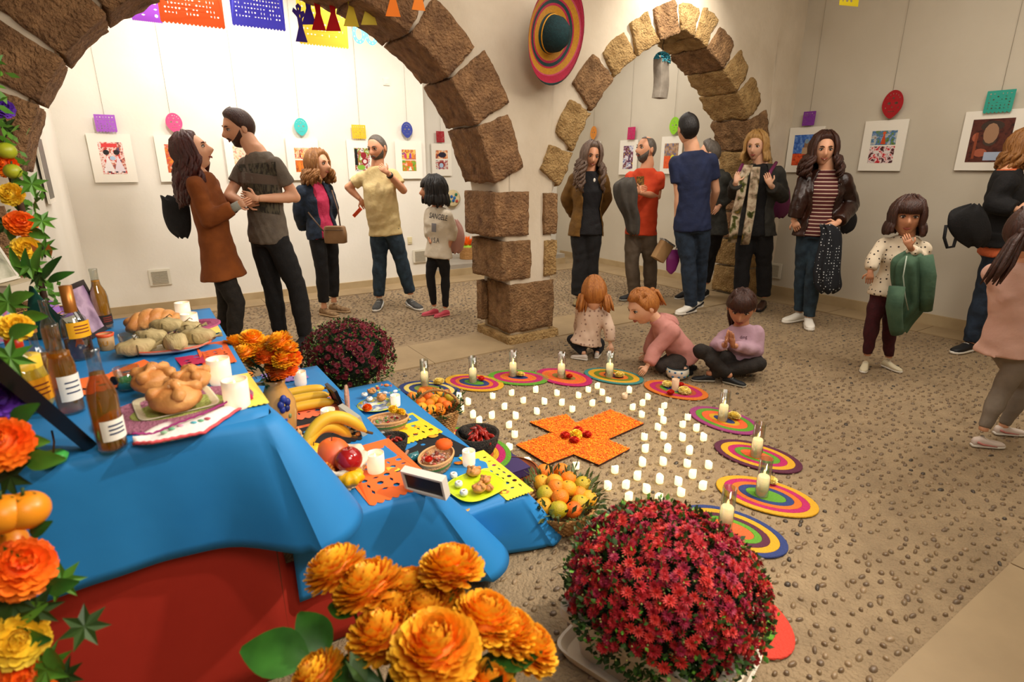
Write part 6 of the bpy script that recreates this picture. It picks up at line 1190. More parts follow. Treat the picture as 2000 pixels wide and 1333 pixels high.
# marigold vase in the foreground
vz = thing('floor_vase', 'dark floor vase holding the big silk marigolds at the bottom edge', 'vase', (-.13, .72, 0)); mb = MB(); mb.lathe([(.07, 0), (.09, .02), (.1, .2), (.07, .38), (.055, .42), (.065, .44), (.058, .44), (.05, .42), (0, .40)], 28); mb.build('vase_body', mat('vase_dark', '#3c2418', .35), vz); mb = MB(); mb.tube([(.06 * math.cos(i / 12 * math.pi), .06 * math.sin(i / 12 * math.pi), .44) for i in range(25)], .006, 6); mb.build('rim', mat('vase_dark', '#3c2418'), vz)
bq = thing('silk_marigold_bouquet', 'bouquet of big orange yellow silk marigolds nearest the viewer', 'flowers', (-.13, .72, .44)); rr = random.Random(15)
fl = [(656, 1115, 1.0, 1.0), (722, 1152, .96, 1.12), (800, 1155, .98, .9), (882, 1115, .98, 1.02), (872, 1165, .97, .6), (752, 1245, .88, 1.12), (832, 1205, .92, 1.0), (851, 1275, .80, 1.22), (945, 1215, .90, 1.05), (990, 1240, .9, .95), (1030, 1270, .9, .95), (775, 1195, .93, .8), (622, 1325, .84, .85), (950, 1348, .82, .9)]
m_lbig = mat('silk_leaf', '#1f4a16', .4, c2='#3f7f2a', scale=10)
def bigleaf(p, d, up, L, wd, parent, m=None, name='silk_leaf'):
    d = V(d).normalized(); s_ = d.cross(V(up)).normalized(); n_ = s_.cross(d); mb = MB(); vs = []; k = 9
    for i in range(k):
        u = i / (k - 1); w_ = wd * math.sin(math.pi * min(1, u * .93 + .04)) ** .8 * (1 - .35 * u)
        c = V(p) + d * L * u + n_ * (-.25 * L * u * u)
        for x in (-1, -.5, 0, .5, 1): vs.append(c + s_ * w_ * x + n_ * (abs(x) * w_ * .3 - .0015 * ((i % 2) if abs(x) == .5 else 0)))
    mb.add(vs, [(i * 5 + j, i * 5 + j + 1, (i + 1) * 5 + j + 1, (i + 1) * 5 + j) for i in range(k - 1) for j in range(4)]); return mb.build(name, m or m_lbig, parent)
for i, (x, y, Yd, sc) in enumerate(fl):
    q_ = aty(x, y, Yd); loc = q_ - V((-.13, .72, .44)); d = (loc + V((0, 0, .12))).normalized(); d = (d + V((0, -.3, .1))).normalized(); e = d.to_track_quat('Z', 'Y').to_euler()
    o = lay(ME['big%d' % (i % 2)], 'flower_head', loc, bq, sc * 1.06, e)
    mb = MB(); mb.tube([(0, 0, -.1), loc * .55 + V((0, 0, -.02)), loc - d * .02], .0035, 6); mb.build('stem', m_leaf, bq)
for x, y, Yd, dx, dy, dz, L in [(600, 1290, .86, -1, .0, .3, .13), (640, 1275, .88, -.6, .4, .5, .1), (700, 1195, .92, -.9, .2, .1, .07), (760, 1150, .95, -.7, 0, -.3, .06), (885, 1150, .96, .2, .3, -.8, .06), (960, 1290, .86, .8, .1, .2, .1), (650, 1330, .82, .7, -.1, .1, .09), (850, 1150, .97, -.6, .2, .4, .05), (720, 1300, .84, -.5, 0, -.2, .09), (900, 1320, .84, .5, 0, -.2, .09)]:
    q_ = aty(x, y, Yd) - V((-.13, .72, .44)); bigleaf(q_, (dx, dy, dz), (0, -.5, 1), L, L * .42, bq)
leaves(170, (0, .03, .12), (.2, .12, .1), m_leafd, 'filler_leaves', bq, (.05, .02), 31, shell=False)
# ---------------------------------------------------------------- flower arch over the altar
ga = thing('flower_arch', 'arch of artificial flowers, leaves and oranges along the left altar edge', 'flower arch', W(-2.88, -2.0, 0)); go = W(-2.88, -2.0, 0)
arcp = [W(-2.93, -2.92, 0)] + [W(-2.93, -2.92 + .04 * i, .3 * i) for i in range(1, 5)] + [W(-2.93, -2.0 - .82 * math.cos(a), 1.35 + .75 * math.sin(a)) for a in [math.pi * i / 10 for i in range(1, 10)]] + [W(-2.93, -1.12 - .0 * i, 1.3 - .33 * i) for i in range(4)] + [W(-2.93, -1.06, 0)]
mb = MB(); mb.tube([p - go for p in arcp], .012, 8); mb.build('hoop', mat('hoop_brown', '#4c3424', .8), ga)
def G(x, y, Yd): return aty(x, y, Yd) - go
for x, y, Yd, k, sc in [(38, 1112, .86, 'org', 1.15), (2, 870, .92, 'org', 1.0), (40, 437, 2.0, 'org', .95), (8, 322, 2.15, 'org', .9), (22, 380, 2.05, 'yel', .8), (52, 487, 1.98, 'yel', .9), (5, 212, 2.35, 'purple', .8), (4, 780, 1.0, 'purple', .9), (35, 1250, .82, 'yel', 1.0), (50, 1330, .8, 'org', 1.0), (0, 1290, .84, 'yel', .9), (30, 640, 1.35, 'yel', .75)]:
    lay(ME[k], 'flower_head', G(x, y, Yd), ga, sc, (R.uniform(.6, 1.3), R.uniform(0, .5), R.random()))
m_pers = mat('persimmon', '#ee8a10', .35, c2='#f59c24', scale=4); m_gfr = mat('green_fruit', '#8c9c14', .4, c2='#b4b42c', scale=6)
for i, (x, y, Yd, rd, m_) in enumerate([(52, 997, .88, .036, m_pers), (8, 1005, .86, .036, m_pers), (18, 1060, .9, .03, m_pers), (12, 295, 2.15, .032, m_gfr), (25, 335, 2.1, .028, m_gfr)]):
    mb = MB(); mb.lathe([(0, -rd * .85)] + [(rd * math.sin(a), -rd * .92 * math.cos(a)) for a in [math.pi * k / 12 for k in range(1, 12)]] + [(0, rd * .8)], 22); q_ = G(x, y, Yd); o = mb.build('artificial_fruit', m_, ga, loc=q_); mb = MB()
    for k in range(4): a = k * 1.57 + .4; mb.add([(0, 0, rd * .84), (rd * .35 * math.cos(a - .5), rd * .35 * math.sin(a - .5), rd * .86), (rd * .6 * math.cos(a), rd * .6 * math.sin(a), rd * .8), (rd * .35 * math.cos(a + .5), rd * .35 * math.sin(a + .5), rd * .86)], [(0, 1, 2, 3)])
    mb.tube([(0, 0, rd * .8), (0, .004, rd * 1.2)], .003, 5); mb.build('calyx', m_leafd, o)
def star_leaf(p, size, m, parent, e):
    mb = MB(); n = 7; vs = [(0, 0, 0)]
    for j in range(n * 2): a = 2 * math.pi * j / (n * 2); rd = size if j % 2 == 0 else size * .48; vs.append((rd * math.cos(a), rd * math.sin(a), .12 * rd * (1 if j % 2 else -1)))
    mb.add(vs, [(0, j + 1, (j + 1) % (2 * n) + 1) for j in range(2 * n)]); o = mb.build('maple_leaf', m, parent, smooth=False, loc=p); o.rotation_euler = e
rr = random.Random(3)
for x, y, Yd, s_ in [(62, 360, 2.0, .05), (70, 395, 2.0, .05), (82, 432, 1.98, .045), (88, 485, 1.95, .045), (60, 520, 1.9, .05), (30, 350, 2.1, .05), (165, 1225, .84, .042), (120, 1135, .88, .04), (70, 1190, .84, .045), (25, 1175, .84, .05), (90, 1310, .8, .05), (130, 1320, .8, .035), (12, 250, 2.3, .05), (20, 700, 1.2, .05), (15, 590, 1.5, .05), (35, 885, .95, .04), (20, 930, .92, .05), (75, 540, 1.9, .045), (10, 440, 2.1, .05)]:
    star_leaf(G(x, y, Yd), s_, rr.choice([m_leaf, m_leaf, m_leafd]), ga, (rr.uniform(.8, 1.5), rr.uniform(-.4, .4), rr.uniform(-.6, .6)))
for x, y, Yd, dx, dz, L in [(25, 830, .98, .6, .5, .07), (50, 900, .93, .8, .1, .07), (30, 860, .96, .9, .0, .06), (60, 1045, .88, .7, .5, .05), (90, 1150, .86, .9, .25, .06), (60, 1120, .86, -.4, .6, .07), (20, 590, 1.5, .7, .3, .07), (45, 620, 1.4, .9, .1, .06), (70, 535, 1.9, .3, .9, .1), (85, 545, 1.85, .6, .7, .1), (60, 545, 1.9, .0, 1, .1), (95, 550, 1.85, .9, .4, .09), (50, 540, 1.9, -.3, .9, .1), (15, 1210, .84, .8, .4, .08), (5, 1240, .82, .9, -.1, .08), (95, 1265, .8, .2, -.9, .06), (20, 470, 2.0, .6, .8, .08), (55, 450, 2.0, .9, -.3, .07), (18, 655, 1.3, .9, .35, .07)]:
    bigleaf(G(x, y, Yd), (dx, -.15, dz), (0, -1, .4), L, L * .2 if L > .085 else L * .32, ga, rr.choice([m_leaf, m_lbig]), 'long_leaf')
leaves(260, (0, 0, 0), (.001, .001, .001), m_leafd, 'foliage', ga, (.0, .0), 9) if False else None
mb = MB()
for p in arcp[3:-2]:
    for k in range(70):
        q_ = p - go + V((rr.gauss(0, .03), rr.gauss(0, .03), rr.gauss(0, .07))); d = V((rr.gauss(0, 1), rr.gauss(0, 1), rr.gauss(0, 1))).normalized(); s_ = d.orthogonal().normalized(); L = rr.uniform(.025, .055)
        mb.add([q_, q_ + d * L * .5 + s_ * L * .22, q_ + d * L, q_ + d * L * .5 - s_ * L * .22], [(0, 1, 2, 3)])
mb.build('filler_foliage', m_leaf, ga, smooth=False, kind='stuff')
q_ = aty(118, 490, 1.95); bu = thing('paper_butterfly', 'orange paper butterfly sitting on the flower arch leaves', 'butterfly', aty(86, 493, 1.95)); 
for s_ in (-1, 1): mb = MB(); mb.add([(0, 0, 0), (s_ * .03, -.01, .03), (s_ * .035, -.005, .005), (s_ * .02, 0, -.018)], [(0, 1, 2, 3)]); mb.build('wing', mat('wing', '#e8823c', .6), bu, smooth=False)
mb = MB(); mb.tube([(0, 0, -.018), (0, 0, .018)], .003, 5); mb.build('thorax', mat('thorax', '#1c1410', .7), bu)
# ---------------------------------------------------------------- people
def remesh(mb, vox, sm=3, fold=0.0, seed=0):
    me = mb.mesh('tmp', []); o = bpy.data.objects.new('tmp', me); COL.objects.link(o)
    m1 = o.modifiers.new('r', 'REMESH'); m1.mode = 'VOXEL'; m1.voxel_size = vox; m1.use_smooth_shade = True
    m2 = o.modifiers.new('s', 'SMOOTH'); m2.iterations = sm; m2.factor = .5
    out = bpy.data.meshes.new_from_object(o.evaluated_get(bpy.context.evaluated_depsgraph_get())); bpy.data.objects.remove(o); bpy.data.meshes.remove(me)
    if fold:
        n = len(out.vertices); co = np.empty(n * 3, 'f'); out.vertices.foreach_get('co', co); co = co.reshape(-1, 3); no = np.empty(n * 3, 'f'); out.vertices.foreach_get('normal', no); no = no.reshape(-1, 3)
        x, y, z = co[:, 0] + seed, co[:, 1], co[:, 2]
        d = np.sin(38 * z + 14 * x + 9 * np.sin(11 * x + 3 * y)) * .5 + np.sin(23 * x - 27 * z + 21 * y + 3 * np.sin(17 * z)) * .5 + np.sin(61 * z + 41 * y + 2) * .2
        co = co + no * (d * fold)[:, None]; out.vertices.foreach_set('co', co.astype('f').ravel()); out.update()
    out.polygons.foreach_set('use_smooth', [True] * len(out.polygons)); return out
def meshobj(me, name, m, parent, origin):
    me.transform(Matrix.Translation(-V(origin))); me.name = name; me.materials.clear()
    for x in (m if isinstance(m, (list, tuple)) else [m]): me.materials.append(x)
    o = bpy.data.objects.new(name, me); COL.objects.link(o); o.parent = parent; return o
m_lip = mat('lip', '#9c4a3c', .5); m_eyew = mat('eye_white', '#d8cfc4', .3); m_iris = mat('iris', '#2a1a10', .2)
SKINS = {k: mat('skin_' + k, c, .5, c2=c2_, scale=9, sss=.12) for k, c, c2_ in (('a', '#d89c78', '#e0aa88'), ('b', '#cc8c68', '#d89c78'), ('c', '#ba7e5c', '#c68c68'), ('d', '#e0aa88', '#e8b898'))}
HAIR = {k: mat('hair_' + k, c, .45, c2=c2_, scale=26, stretch=(3, 3, .5), contrast=.3, bump=.4, bscale=60) for k, c, c2_ in (('dark', '#120c0a', '#2a1a14'), ('brown', '#24120c', '#4a2618'), ('chest', '#3c2014', '#6b3c22'), ('blond', '#8c6430', '#c89c5c'), ('ginger', '#8c4c1c', '#c07c38'), ('curl', '#3a2a22', '#7c6250'), ('light', '#6b3f1c', '#a8743c'), ('grey', '#3c342c', '#6c6258'), ('black', '#0a0808', '#18110f'), ('auburn', '#280c0a', '#541c12'))}
def hs(x, fr, z):
    """head surface: unit direction (right, front, up) -> metres"""
    zz = -z if z < 0 else 0; side = .074 * (1 - .30 * zz ** 1.6) * (1 + .03 * (fr < 0)); X = x * side; Z = z * (.112 if z > 0 else .118); Fr = fr * (.094 if fr > 0 else .098 * (1 - .25 * zz))
    if fr > 0:
        Fr += .033 * math.exp(-(X / .0125) ** 2 - ((Z + .024) / .022) ** 2) + .008 * math.exp(-(X / .008) ** 2 - ((Z - .004) / .02) ** 2)
        Fr -= .011 * math.exp(-((abs(X) - .031) / .016) ** 2 - ((Z - .010) / .013) ** 2)
        Fr += .005 * math.exp(-((Z - .032) / .012) ** 2) * math.exp(-(X / .045) ** 2) + .012 * math.exp(-(X / .024) ** 2 - ((Z + .098) / .022) ** 2) + .004 * math.exp(-(X / .022) ** 2 - ((Z + .060) / .014) ** 2)
        Fr -= .005 * math.exp(-(X / .02) ** 2 - ((Z + .080) / .008) ** 2)
    return V((X, Fr, Z))
def dirn(az, el): return (math.sin(az) * math.cos(el), math.cos(az) * math.cos(el), math.sin(el))
def lock(mb, pts, r, n=5, mi=0): mb.tube(pts, [r * q for q in ([.6] + [1] * (len(pts) - 2) + [.25])], n, mi)
def make_head(P, Hc, fdir, sk, skin, hairm, style, rr, beard=None, smile=False, roll=0, child=False):
    f = V(fdir).normalized(); up = V((0, 0, 1)); r_ = f.cross(up).normalized(); u_ = r_.cross(f).normalized()
    if roll: q = Matrix.Rotation(roll, 3, f); r_ = q @ r_; u_ = q @ u_
    M3 = Matrix((r_, f, u_)).transposed() * sk
    T = lambda p: V(Hc) + M3 @ V(p)
    mb = MB(); nu, nv = 44, 30; vs = []
    for i in range(nv + 1):
        el = -math.pi / 2 + math.pi * i / nv
        for j in range(nu):
            az = 2 * math.pi * j / nu; az = az - .32 * math.sin(az); vs.append(T(hs(*dirn(az, el))))
    mb.add(vs, [(i * nu + j, i * nu + (j + 1) % nu, (i + 1) * nu + (j + 1) % nu, (i + 1) * nu + j)[::-1] for i in range(nv) for j in range(nu)])
    Rm = M3.normalized()
    for s in (-1, 1):
        mb.ball(T((s * .078, -.006, -.006)), (.007 * sk, .017 * sk, .029 * sk), 10, 8, 0, Rm)
        mb.ball(T((s * .031, .0765, .010)), (.0145 * sk, .010 * sk, .0085 * sk), 10, 6, 1, Rm); mb.ball(T((s * .031, .0855, .0095)), (.0068 * sk, .0035 * sk, .0072 * sk), 8, 5, 2, Rm)
        mb.tube([T((s * .016, .083, .012)), T((s * .025, .0865, .0175)), T((s * .036, .0845, .018)), T((s * .047, .076, .012))], .003 * sk, 5, 2)
        if beard or not child: mb.tube([T((s * .013, .0915, .028)), T((s * .028, .0905, .034)), T((s * .043, .0805, .031))], [.0034 * sk, .0048 * sk, .0024 * sk], 5, 4)
        else: mb.tube([T((s * .013, .0915, .028)), T((s * .028, .0905, .033)), T((s * .043, .0805, .030))], .002 * sk, 5, 4)
    w_ = .026 if smile else .021; dz = .005 if smile else 0
    mb.tube([T((-w_, .084, -.056 + dz)), T((-.01, .0945, -.058)), T((0, .0955, -.0592)), T((.01, .0945, -.058)), T((w_, .084, -.056 + dz))], [.0015 * sk, .0036 * sk, .0036 * sk, .0036 * sk, .0015 * sk], 6, 3)
    mb.tube([T((-w_ * .8, .084, -.061 + dz)), T((0, .095, -.066)), T((w_ * .8, .084, -.061 + dz))], [.0015 * sk, .0046 * sk, .0015 * sk], 6, 3)
    if smile: mb.tube([T((-w_ * .7, .090, -.059 + dz)), T((0, .0975, -.0625)), T((w_ * .7, .090, -.059 + dz))], [.001 * sk, .0028 * sk, .001 * sk], 5, 1)
    # hair cap
    hm = MB()
    def cap(th, hl, top=math.pi / 2, nu=40, nv=12):
        vs = []
        for i in range(nv + 1):
            for j in range(nu):
                az = 2 * math.pi * j / nu; h0 = hl(az if az <= math.pi else 2 * math.pi - az); el = h0 + (top - h0) * i / nv; d = dirn(az, el); p = hs(*d); k = min(1, i / 2.2); tt = th(az, el) if callable(th) else th
                q = p.length; p = p * (1 + (tt * k + .001) / q); vs.append(T(p))
        hm.add(vs, [(i * nu + j, i * nu + (j + 1) % nu, (i + 1) * nu + (j + 1) % nu, (i + 1) * nu + j)[::-1] for i in range(nv) for j in range(nu)])
    def hline(front, side, back): return lambda a: math.radians(front + (side - front) * min(1, (a / 1.25) ** 3) if a < 1.25 else side + (back - side) * min(1, (a - 1.25) / 1.0))
    kind = style[0]
    if kind == 'short': cap(lambda a, e: .008 + style[1] * max(0, math.sin(e)) * (.6 + .4 * math.cos(a)), hline(46, 12, -42))
    elif kind == 'buzz': cap(.004, hline(52, 14, -42))
    elif kind == 'bald': cap(.005, hline(80, 16, -42), math.radians(56))
    else: cap(lambda a, e: style[1] + .004 * math.sin(a * 9), hline((style[2] if len(style) > 2 else 42) + 6, 5 if kind != 'pony' else 0, -40))
    if kind in ('long', 'bob'):
        L, curl, n, spread = style[3:7]; az0 = math.radians(style[7] if len(style) > 7 else 62)
        for i in range(n):
            az = az0 + (2 * math.pi - 2 * az0) * ((i * .618034) % 1); el0 = math.radians(rr.uniform(25, 75)); pts = []; ph = rr.uniform(0, 6.28); e1 = math.radians(-12); Li = L * rr.uniform(.75, 1.08) * (1 if abs(math.pi - az) < 1.6 else .9)
            for k in range(4): el = el0 + (e1 - el0) * k / 3; d = dirn(az, el); pts.append(T(hs(*d) * (1 + (style[1] + .006) / .09)))
            e = pts[-1]; out = (e - V(Hc)); out.z = 0; out = out.normalized() if out.length > 1e-4 else -f
            inward = 0.0
            for k in range(1, 9):
                u = k / 8; q = e + V((0, 0, -Li * u)) + out * (spread * math.sin(u * 2.2)) ; c_ = curl * sk
                q += r_ * (c_ * math.sin(ph + u * (5 if curl < .012 else 13) * Li / .3)) + f * (c_ * math.cos(ph + u * (4 if curl < .012 else 12) * Li / .3)); pts.append(q)
            lock(hm, pts, rr.uniform(.010, .0165) * sk * (1.15 if n < 60 else 1.0))
    if kind == 'bob' or (len(style) > 8 and style[8]):
        for i in range(17):
            az = math.radians(-50 + 100 * i / 16); pts = [T(hs(*dirn(az * .5, math.radians(70))) * 1.12), T(hs(*dirn(az * .85, math.radians(45))) * 1.17), T(hs(*dirn(az, math.radians(28))) * 1.16), T(hs(*dirn(az * 1.03, math.radians(13))) * 1.13)]; lock(hm, pts, .0125 * sk)
    if kind in ('pony', 'pigtails'):
        ends = style[3]
        for (ax_, ay_, az_), drop in ends:
            b0 = T((ax_, ay_, az_)); hm.ball(b0, .02 * sk, 8, 6)
            for i in range(16):
                o_ = V((rr.gauss(0, .012), rr.gauss(0, .012), 0)) * sk; D = V(drop); hm.tube([b0 + o_ * .4, b0 + D * .25 + o_ + V((0, 0, .02 * sk)) , b0 + D * .6 + o_ * 1.5, b0 + D * rr.uniform(.85, 1.05) + o_ * 1.6], [.009 * sk, .012 * sk, .011 * sk, .003 * sk], 5)
        for i in range(30):   # strands swept back over the skull
            az = math.radians(-100 + 200 * i / 29); hm.tube([T(hs(*dirn(az, math.radians(40))) * 1.10), T(hs(*dirn(az * 1.2, math.radians(62))) * 1.13), T((style[3][0][0][0] * .6, style[3][0][0][1], style[3][0][0][2]))], [.006 * sk, .008 * sk, .006 * sk], 5)
    if kind == 'part':
        pass
    bm_ = None
    if beard:
        bm_ = MB(); nu, nv = 30, 12; vs = []
        for i in range(nv + 1):
            for j in range(nu + 1):
                az = math.radians(-76 + 152 * j / nu); ea = abs(az) / math.radians(76); top_ = -35 + 34 * ea ** 1.9; el = math.radians(-88 + (top_ + 88) * i / nv)
                d = dirn(az, el); p = hs(*d); edge = min(1, (nv - i) / 2, i / 1 + .3); vs.append(T(p * (1 + (beard[1] * edge + .0008) / max(.06, p.length))))
        bm_.add(vs, [(i * (nu + 1) + j, i * (nu + 1) + j + 1, (i + 1) * (nu + 1) + j + 1, (i + 1) * (nu + 1) + j)[::-1] for i in range(nv) for j in range(nu)])
        bm_.tube([T((-.026, .086, -.058)), T((-.012, .0985, -.046)), T((0, .101, -.045)), T((.012, .0985, -.046)), T((.026, .086, -.058))], [.003 * sk, .0055 * sk, .005 * sk, .0055 * sk, .003 * sk], 6)
    return mb, hm, bm_
def add_hand(mb, Wp, Fp, k, curl=.25, view=None, splay=1.0):
    d = V(Fp) - V(Wp); L = .175 * k; d = d.normalized(); vw = (V(Wp) - V((0, 0, CH))).normalized() if view is None else V(view).normalized()
    l = d.cross(vw); l = l.normalized() if l.length > .15 else d.orthogonal().normalized(); n = l.cross(d).normalized()
    if n.dot(vw) < 0: n = -n
    W0 = V(Wp); P1_ = W0 + d * L * .5
    mb.rings([(W0 - d * .015, l * .024 * k, n * .018 * k), (W0 + d * L * .12, l * .030 * k, n * .016 * k), (W0 + d * L * .32, l * .039 * k, n * .015 * k), (P1_, l * .040 * k, n * .012 * k)], 12)
    for i, (x, ln) in enumerate(((-.03, .40), (-.0105, .46), (.0095, .44), (.028, .35))):
        b = P1_ + l * x * k - d * .006; ln = ln * L; sp = l * (x * .35 * splay)
        a1 = b + (d + sp * 3) * ln * .42 + n * ln * curl * .15; a2 = a1 + (d + sp * 2 + n * curl * 1.2).normalized() * ln * .33; a3 = a2 + (d + n * curl * 2.4).normalized() * ln * .27
        mb.tube([b - d * .012, b, a1, a2, a3], [.0085 * k, .0088 * k, .008 * k, .0075 * k, .0055 * k], 7)
    tb = W0 + d * L * .16 - l * .026 * k; t1 = tb + (d * .6 - l * .75).normalized() * L * .24; t2 = t1 + (d * .9 - l * .25 + n * .3).normalized() * L * .2
    mb.tube([tb + l * .012 * k, tb, t1, t2], [.011 * k, .0115 * k, .0095 * k, .0065 * k], 7)
def add_shoe(parent, A, T_, k, um, sm, origin, z0=0.0, up=(0, 0, 1), stripe=None, wide=1.0):
    A, T_ = V(A), V(T_); up = V(up).normalized(); d = T_ - A; d = (d - up * d.dot(up)).normalized(); L = .265 * k; heel = A - d * .062 * k; base = heel - up * up.dot(heel) + up * z0 if up.z > .9 else heel - up * .075 * k
    s = d.cross(up).normalized(); mb = MB(); rg = []
    for u, w_, h_ in ((0.0, .024, .055), (.06, .032, .075), (.22, .035, .085), (.38, .037, .072), (.55, .042, .055), (.75, .045, .045), (.92, .036, .036), (1.0, .016, .024)):
        c = base + d * L * u + up * (h_ * k / 2 + .010 * k); rg.append((c, s * w_ * k * wide, up * h_ * k / 2))
    mb.rings(rg, 16, power=2.6); up_ = mb.build('shoe', um, parent, origin=origin)
    mb = MB(); rg = []
    for u, w_ in ((-.02, .022), (.05, .034), (.25, .036), (.5, .042), (.75, .047), (.93, .038), (1.015, .016)): rg.append((base + d * L * u + up * .012 * k, s * w_ * k * wide, up * .012 * k))
    mb.rings(rg, 14, power=4); so = mb.build('sole', sm, up_, origin=origin)
    mb = MB()
    for i in range(4): u = .34 + i * .07; c = base + d * L * u + up * (.088 - .012 * i) * k; mb.tube([c - s * .02 * k, c + up * .003, c + s * .02 * k], .0028 * k, 5)
    mb.build('laces', stripe if stripe and False else sm, up_, origin=origin)
    if stripe:
        for sg in (-1, 1): mb = MB(); mb.tube([base + d * L * u + up * h_ * k + s * sg * w_ * k * wide for u, h_, w_ in ((.08, .055, .031), (.25, .035, .0375), (.45, .03, .0415), (.68, .022, .046))], [.012 * k, .009 * k, .007 * k, .003 * k], 5); mb.build('side_stripe', stripe, up_, origin=origin)
def person(label, Y, k, J, face, yaw, skin, hair, style, top, pants, shoes, beard=None, belly=0, headk=1.0, smile=False, roll=0, hands='AB', child=False, stripe=None, shoe_up=None, group=None, fem=False, hv=None, hw=.152):
    rr = random.Random(int(Y * 1000 + k * 100)); j = {}
    for n_, v in J.items(): j[n_] = gz(v[0], v[1], v[3]) if len(v) > 3 else aty(v[0], v[1], Y + (v[2] if len(v) > 2 else 0))
    fx, fy = yaw; q = math.hypot(fx, fy); fd = V((fx / q, fy / q, 0)); sd = V((-fd.y, fd.x, 0))
    hipm, shm, Nk = j['P'], j['S'], j['N']; spine = (shm - hipm).normalized(); sds = (sd - spine * sd.dot(spine)).normalized(); frs = spine.cross(sds) * -1
    if frs.dot(fd) < 0: frs = -frs
    for a, sg in (('A', -1), ('B', 1)):
        j['S' + a] = shm + sds * sg * hw * k; j['P' + a] = hipm + sds * sg * .078 * k - spine * .03 * k; j['S' + a] -= spine * .034 * k
    o = V((hipm.x, hipm.y, 0)); root = thing('person', label, 'person', o, 0, group)
    def torso(g, lo=-.1, widen=0):
        w_h = (.152 + (.010 if fem else 0)) * k + g; w_w = (.132 - (.012 if fem else 0) + belly * .5) * k + g; w_c = .15 * k + g
        return [(hipm + spine * lo * k + frs * .0, sds * (w_h * .97 + widen), frs * (.105 * k + g + widen * .7)), (hipm + frs * .0, sds * w_h, frs * (.112 * k + g)), (hipm.lerp(shm, .36) + frs * belly * .35, sds * w_w, frs * (.092 * k + g + belly * .8)),
                (hipm.lerp(shm, .70) + frs * (.012 + belly * .15) * k, sds * w_c, frs * (.108 * k + g + belly * .2)), (hipm.lerp(shm, .90), sds * (hw * k * .96 + g), frs * (.085 * k + g)), (shm + spine * .028 * k, sds * (hw * k * .70 + g), frs * (.068 * k + g)), (shm + spine * .06 * k, sds * (hw * k * .44 + g), frs * (.06 * k + g * .8)), (shm.lerp(Nk, .8) + spine * .04 * k, sds * (.065 * k + g * .5), frs * (.064 * k + g * .5))]
    arm_r = (.047, .040, .037, .025)
    def arm(mb, a, g, t0=0., t1=1., cuff=0):
        S_, E_, W_ = j['S' + a], j['E' + a], j['W' + a]; full = [(0, arm_r[0]), (.25, arm_r[1] * 1.02), (.5, arm_r[1]), (.62, .041), (.75, .036), (1, arm_r[3])]
        pts, rd = [], []
        def at(t): return S_.lerp(E_, t * 2) if t <= .5 else E_.lerp(W_, t * 2 - 1)
        def r_at(t):
            for (a0, r0), (a1, r1) in zip(full[:-1], full[1:]):
                if t <= a1: return r0 + (r1 - r0) * (t - a0) / (a1 - a0)
            return full[-1][1]
        n = max(3, int((t1 - t0) * 12)); 
        for i in range(n + 1): t = t0 + (t1 - t0) * i / n; pts.append(at(t)); rd.append(r_at(t) * k + g + (cuff * (i / n)))
        mb.tube(pts, rd, 12); mb.ball(S_, arm_r[0] * k * .96 + g, 12, 8) if t0 == 0 else None
        if t1 > .5: mb.ball(E_, .040 * k + g, 10, 8)
    def leg(mb, a, g, t1=1.0, flare=0):
        pts = [j['P' + a], j['P' + a].lerp(j['K' + a], .5), j['K' + a], j['K' + a].lerp(j['A' + a], .35), j['K' + a].lerp(j['A' + a], t1)]
        mb.tube(pts, [.076 * k + g, .073 * k + g, .056 * k + g, .055 * k + g + flare * .4, (.034 * k + g + flare) if t1 > .9 else .045 * k + g], 14); mb.ball(j['P' + a], .078 * k + g, 12, 8); mb.ball(j['K' + a], .057 * k + g, 12, 8)
    # body
    mb = MB(); mb.rings(torso(-.006, -.03), 22)
    for a in 'AB': arm(mb, a, 0); leg(mb, a, -.006)
    for a in 'AB': mb.tube([j['A' + a] + V((0, 0, .02)), j['A' + a] - V((0, 0, .02 * k))], [.034 * k, .036 * k], 10)
    mb.tube([shm, Nk, Nk.lerp(j['H'], .7)], [.070 * k, .063 * k, .061 * k * headk], 14)
    body = remesh(mb, .0125, 3); body.transform(Matrix.Translation(-o))
    hm_, hair_mb, beard_mb = make_head(root, j['H'], face, 1.15 * headk * (k * .35 + .65) , skin, hair, style, rr, beard, smile, roll, child)
    ex = MB(); ex.v = [tuple(V(v) - o) for v in hm_.v]; ex.f = hm_.f; ex.m = hm_.m
    for a in hands: add_hand(hm2 := MB(), j['W' + a], j['F' + a], k * (.95 if hv else .84), .0 if hv else .8, view=hv[a] if hv else None, splay=.1); ex.add([V(v) - o for v in hm2.v], hm2.f, 0)
    exm = ex.mesh('x', [skin, m_eyew, m_iris, m_lip, HAIR[hair]]); [body.materials.append(q_) for q_ in (() if len(body.materials) else (skin, m_eyew, m_iris, m_lip, HAIR[hair]))]; bm_ = bmesh.new(); bm_.from_mesh(body); bm_.from_mesh(exm); fin = bpy.data.meshes.new('body'); bm_.to_mesh(fin); bm_.free()
    bpy.data.meshes.remove(body); bpy.data.meshes.remove(exm)
    for m_ in (skin, m_eyew, m_iris, m_lip, HAIR[hair] if beard or not child else HAIR['light' if hair in ('blond', 'ginger') else hair]): fin.materials.append(m_)
    ob = bpy.data.objects.new('body', fin); COL.objects.link(ob); ob.parent = root; fin.polygons.foreach_set('use_smooth', [True] * len(fin.polygons))
    if style[0] != 'none': hair_mb.build('hair', HAIR[hair], root, origin=o)
    if beard_mb: beard_mb.build('beard', HAIR[beard[0]], root, origin=o)
    # clothes
    tops = {}
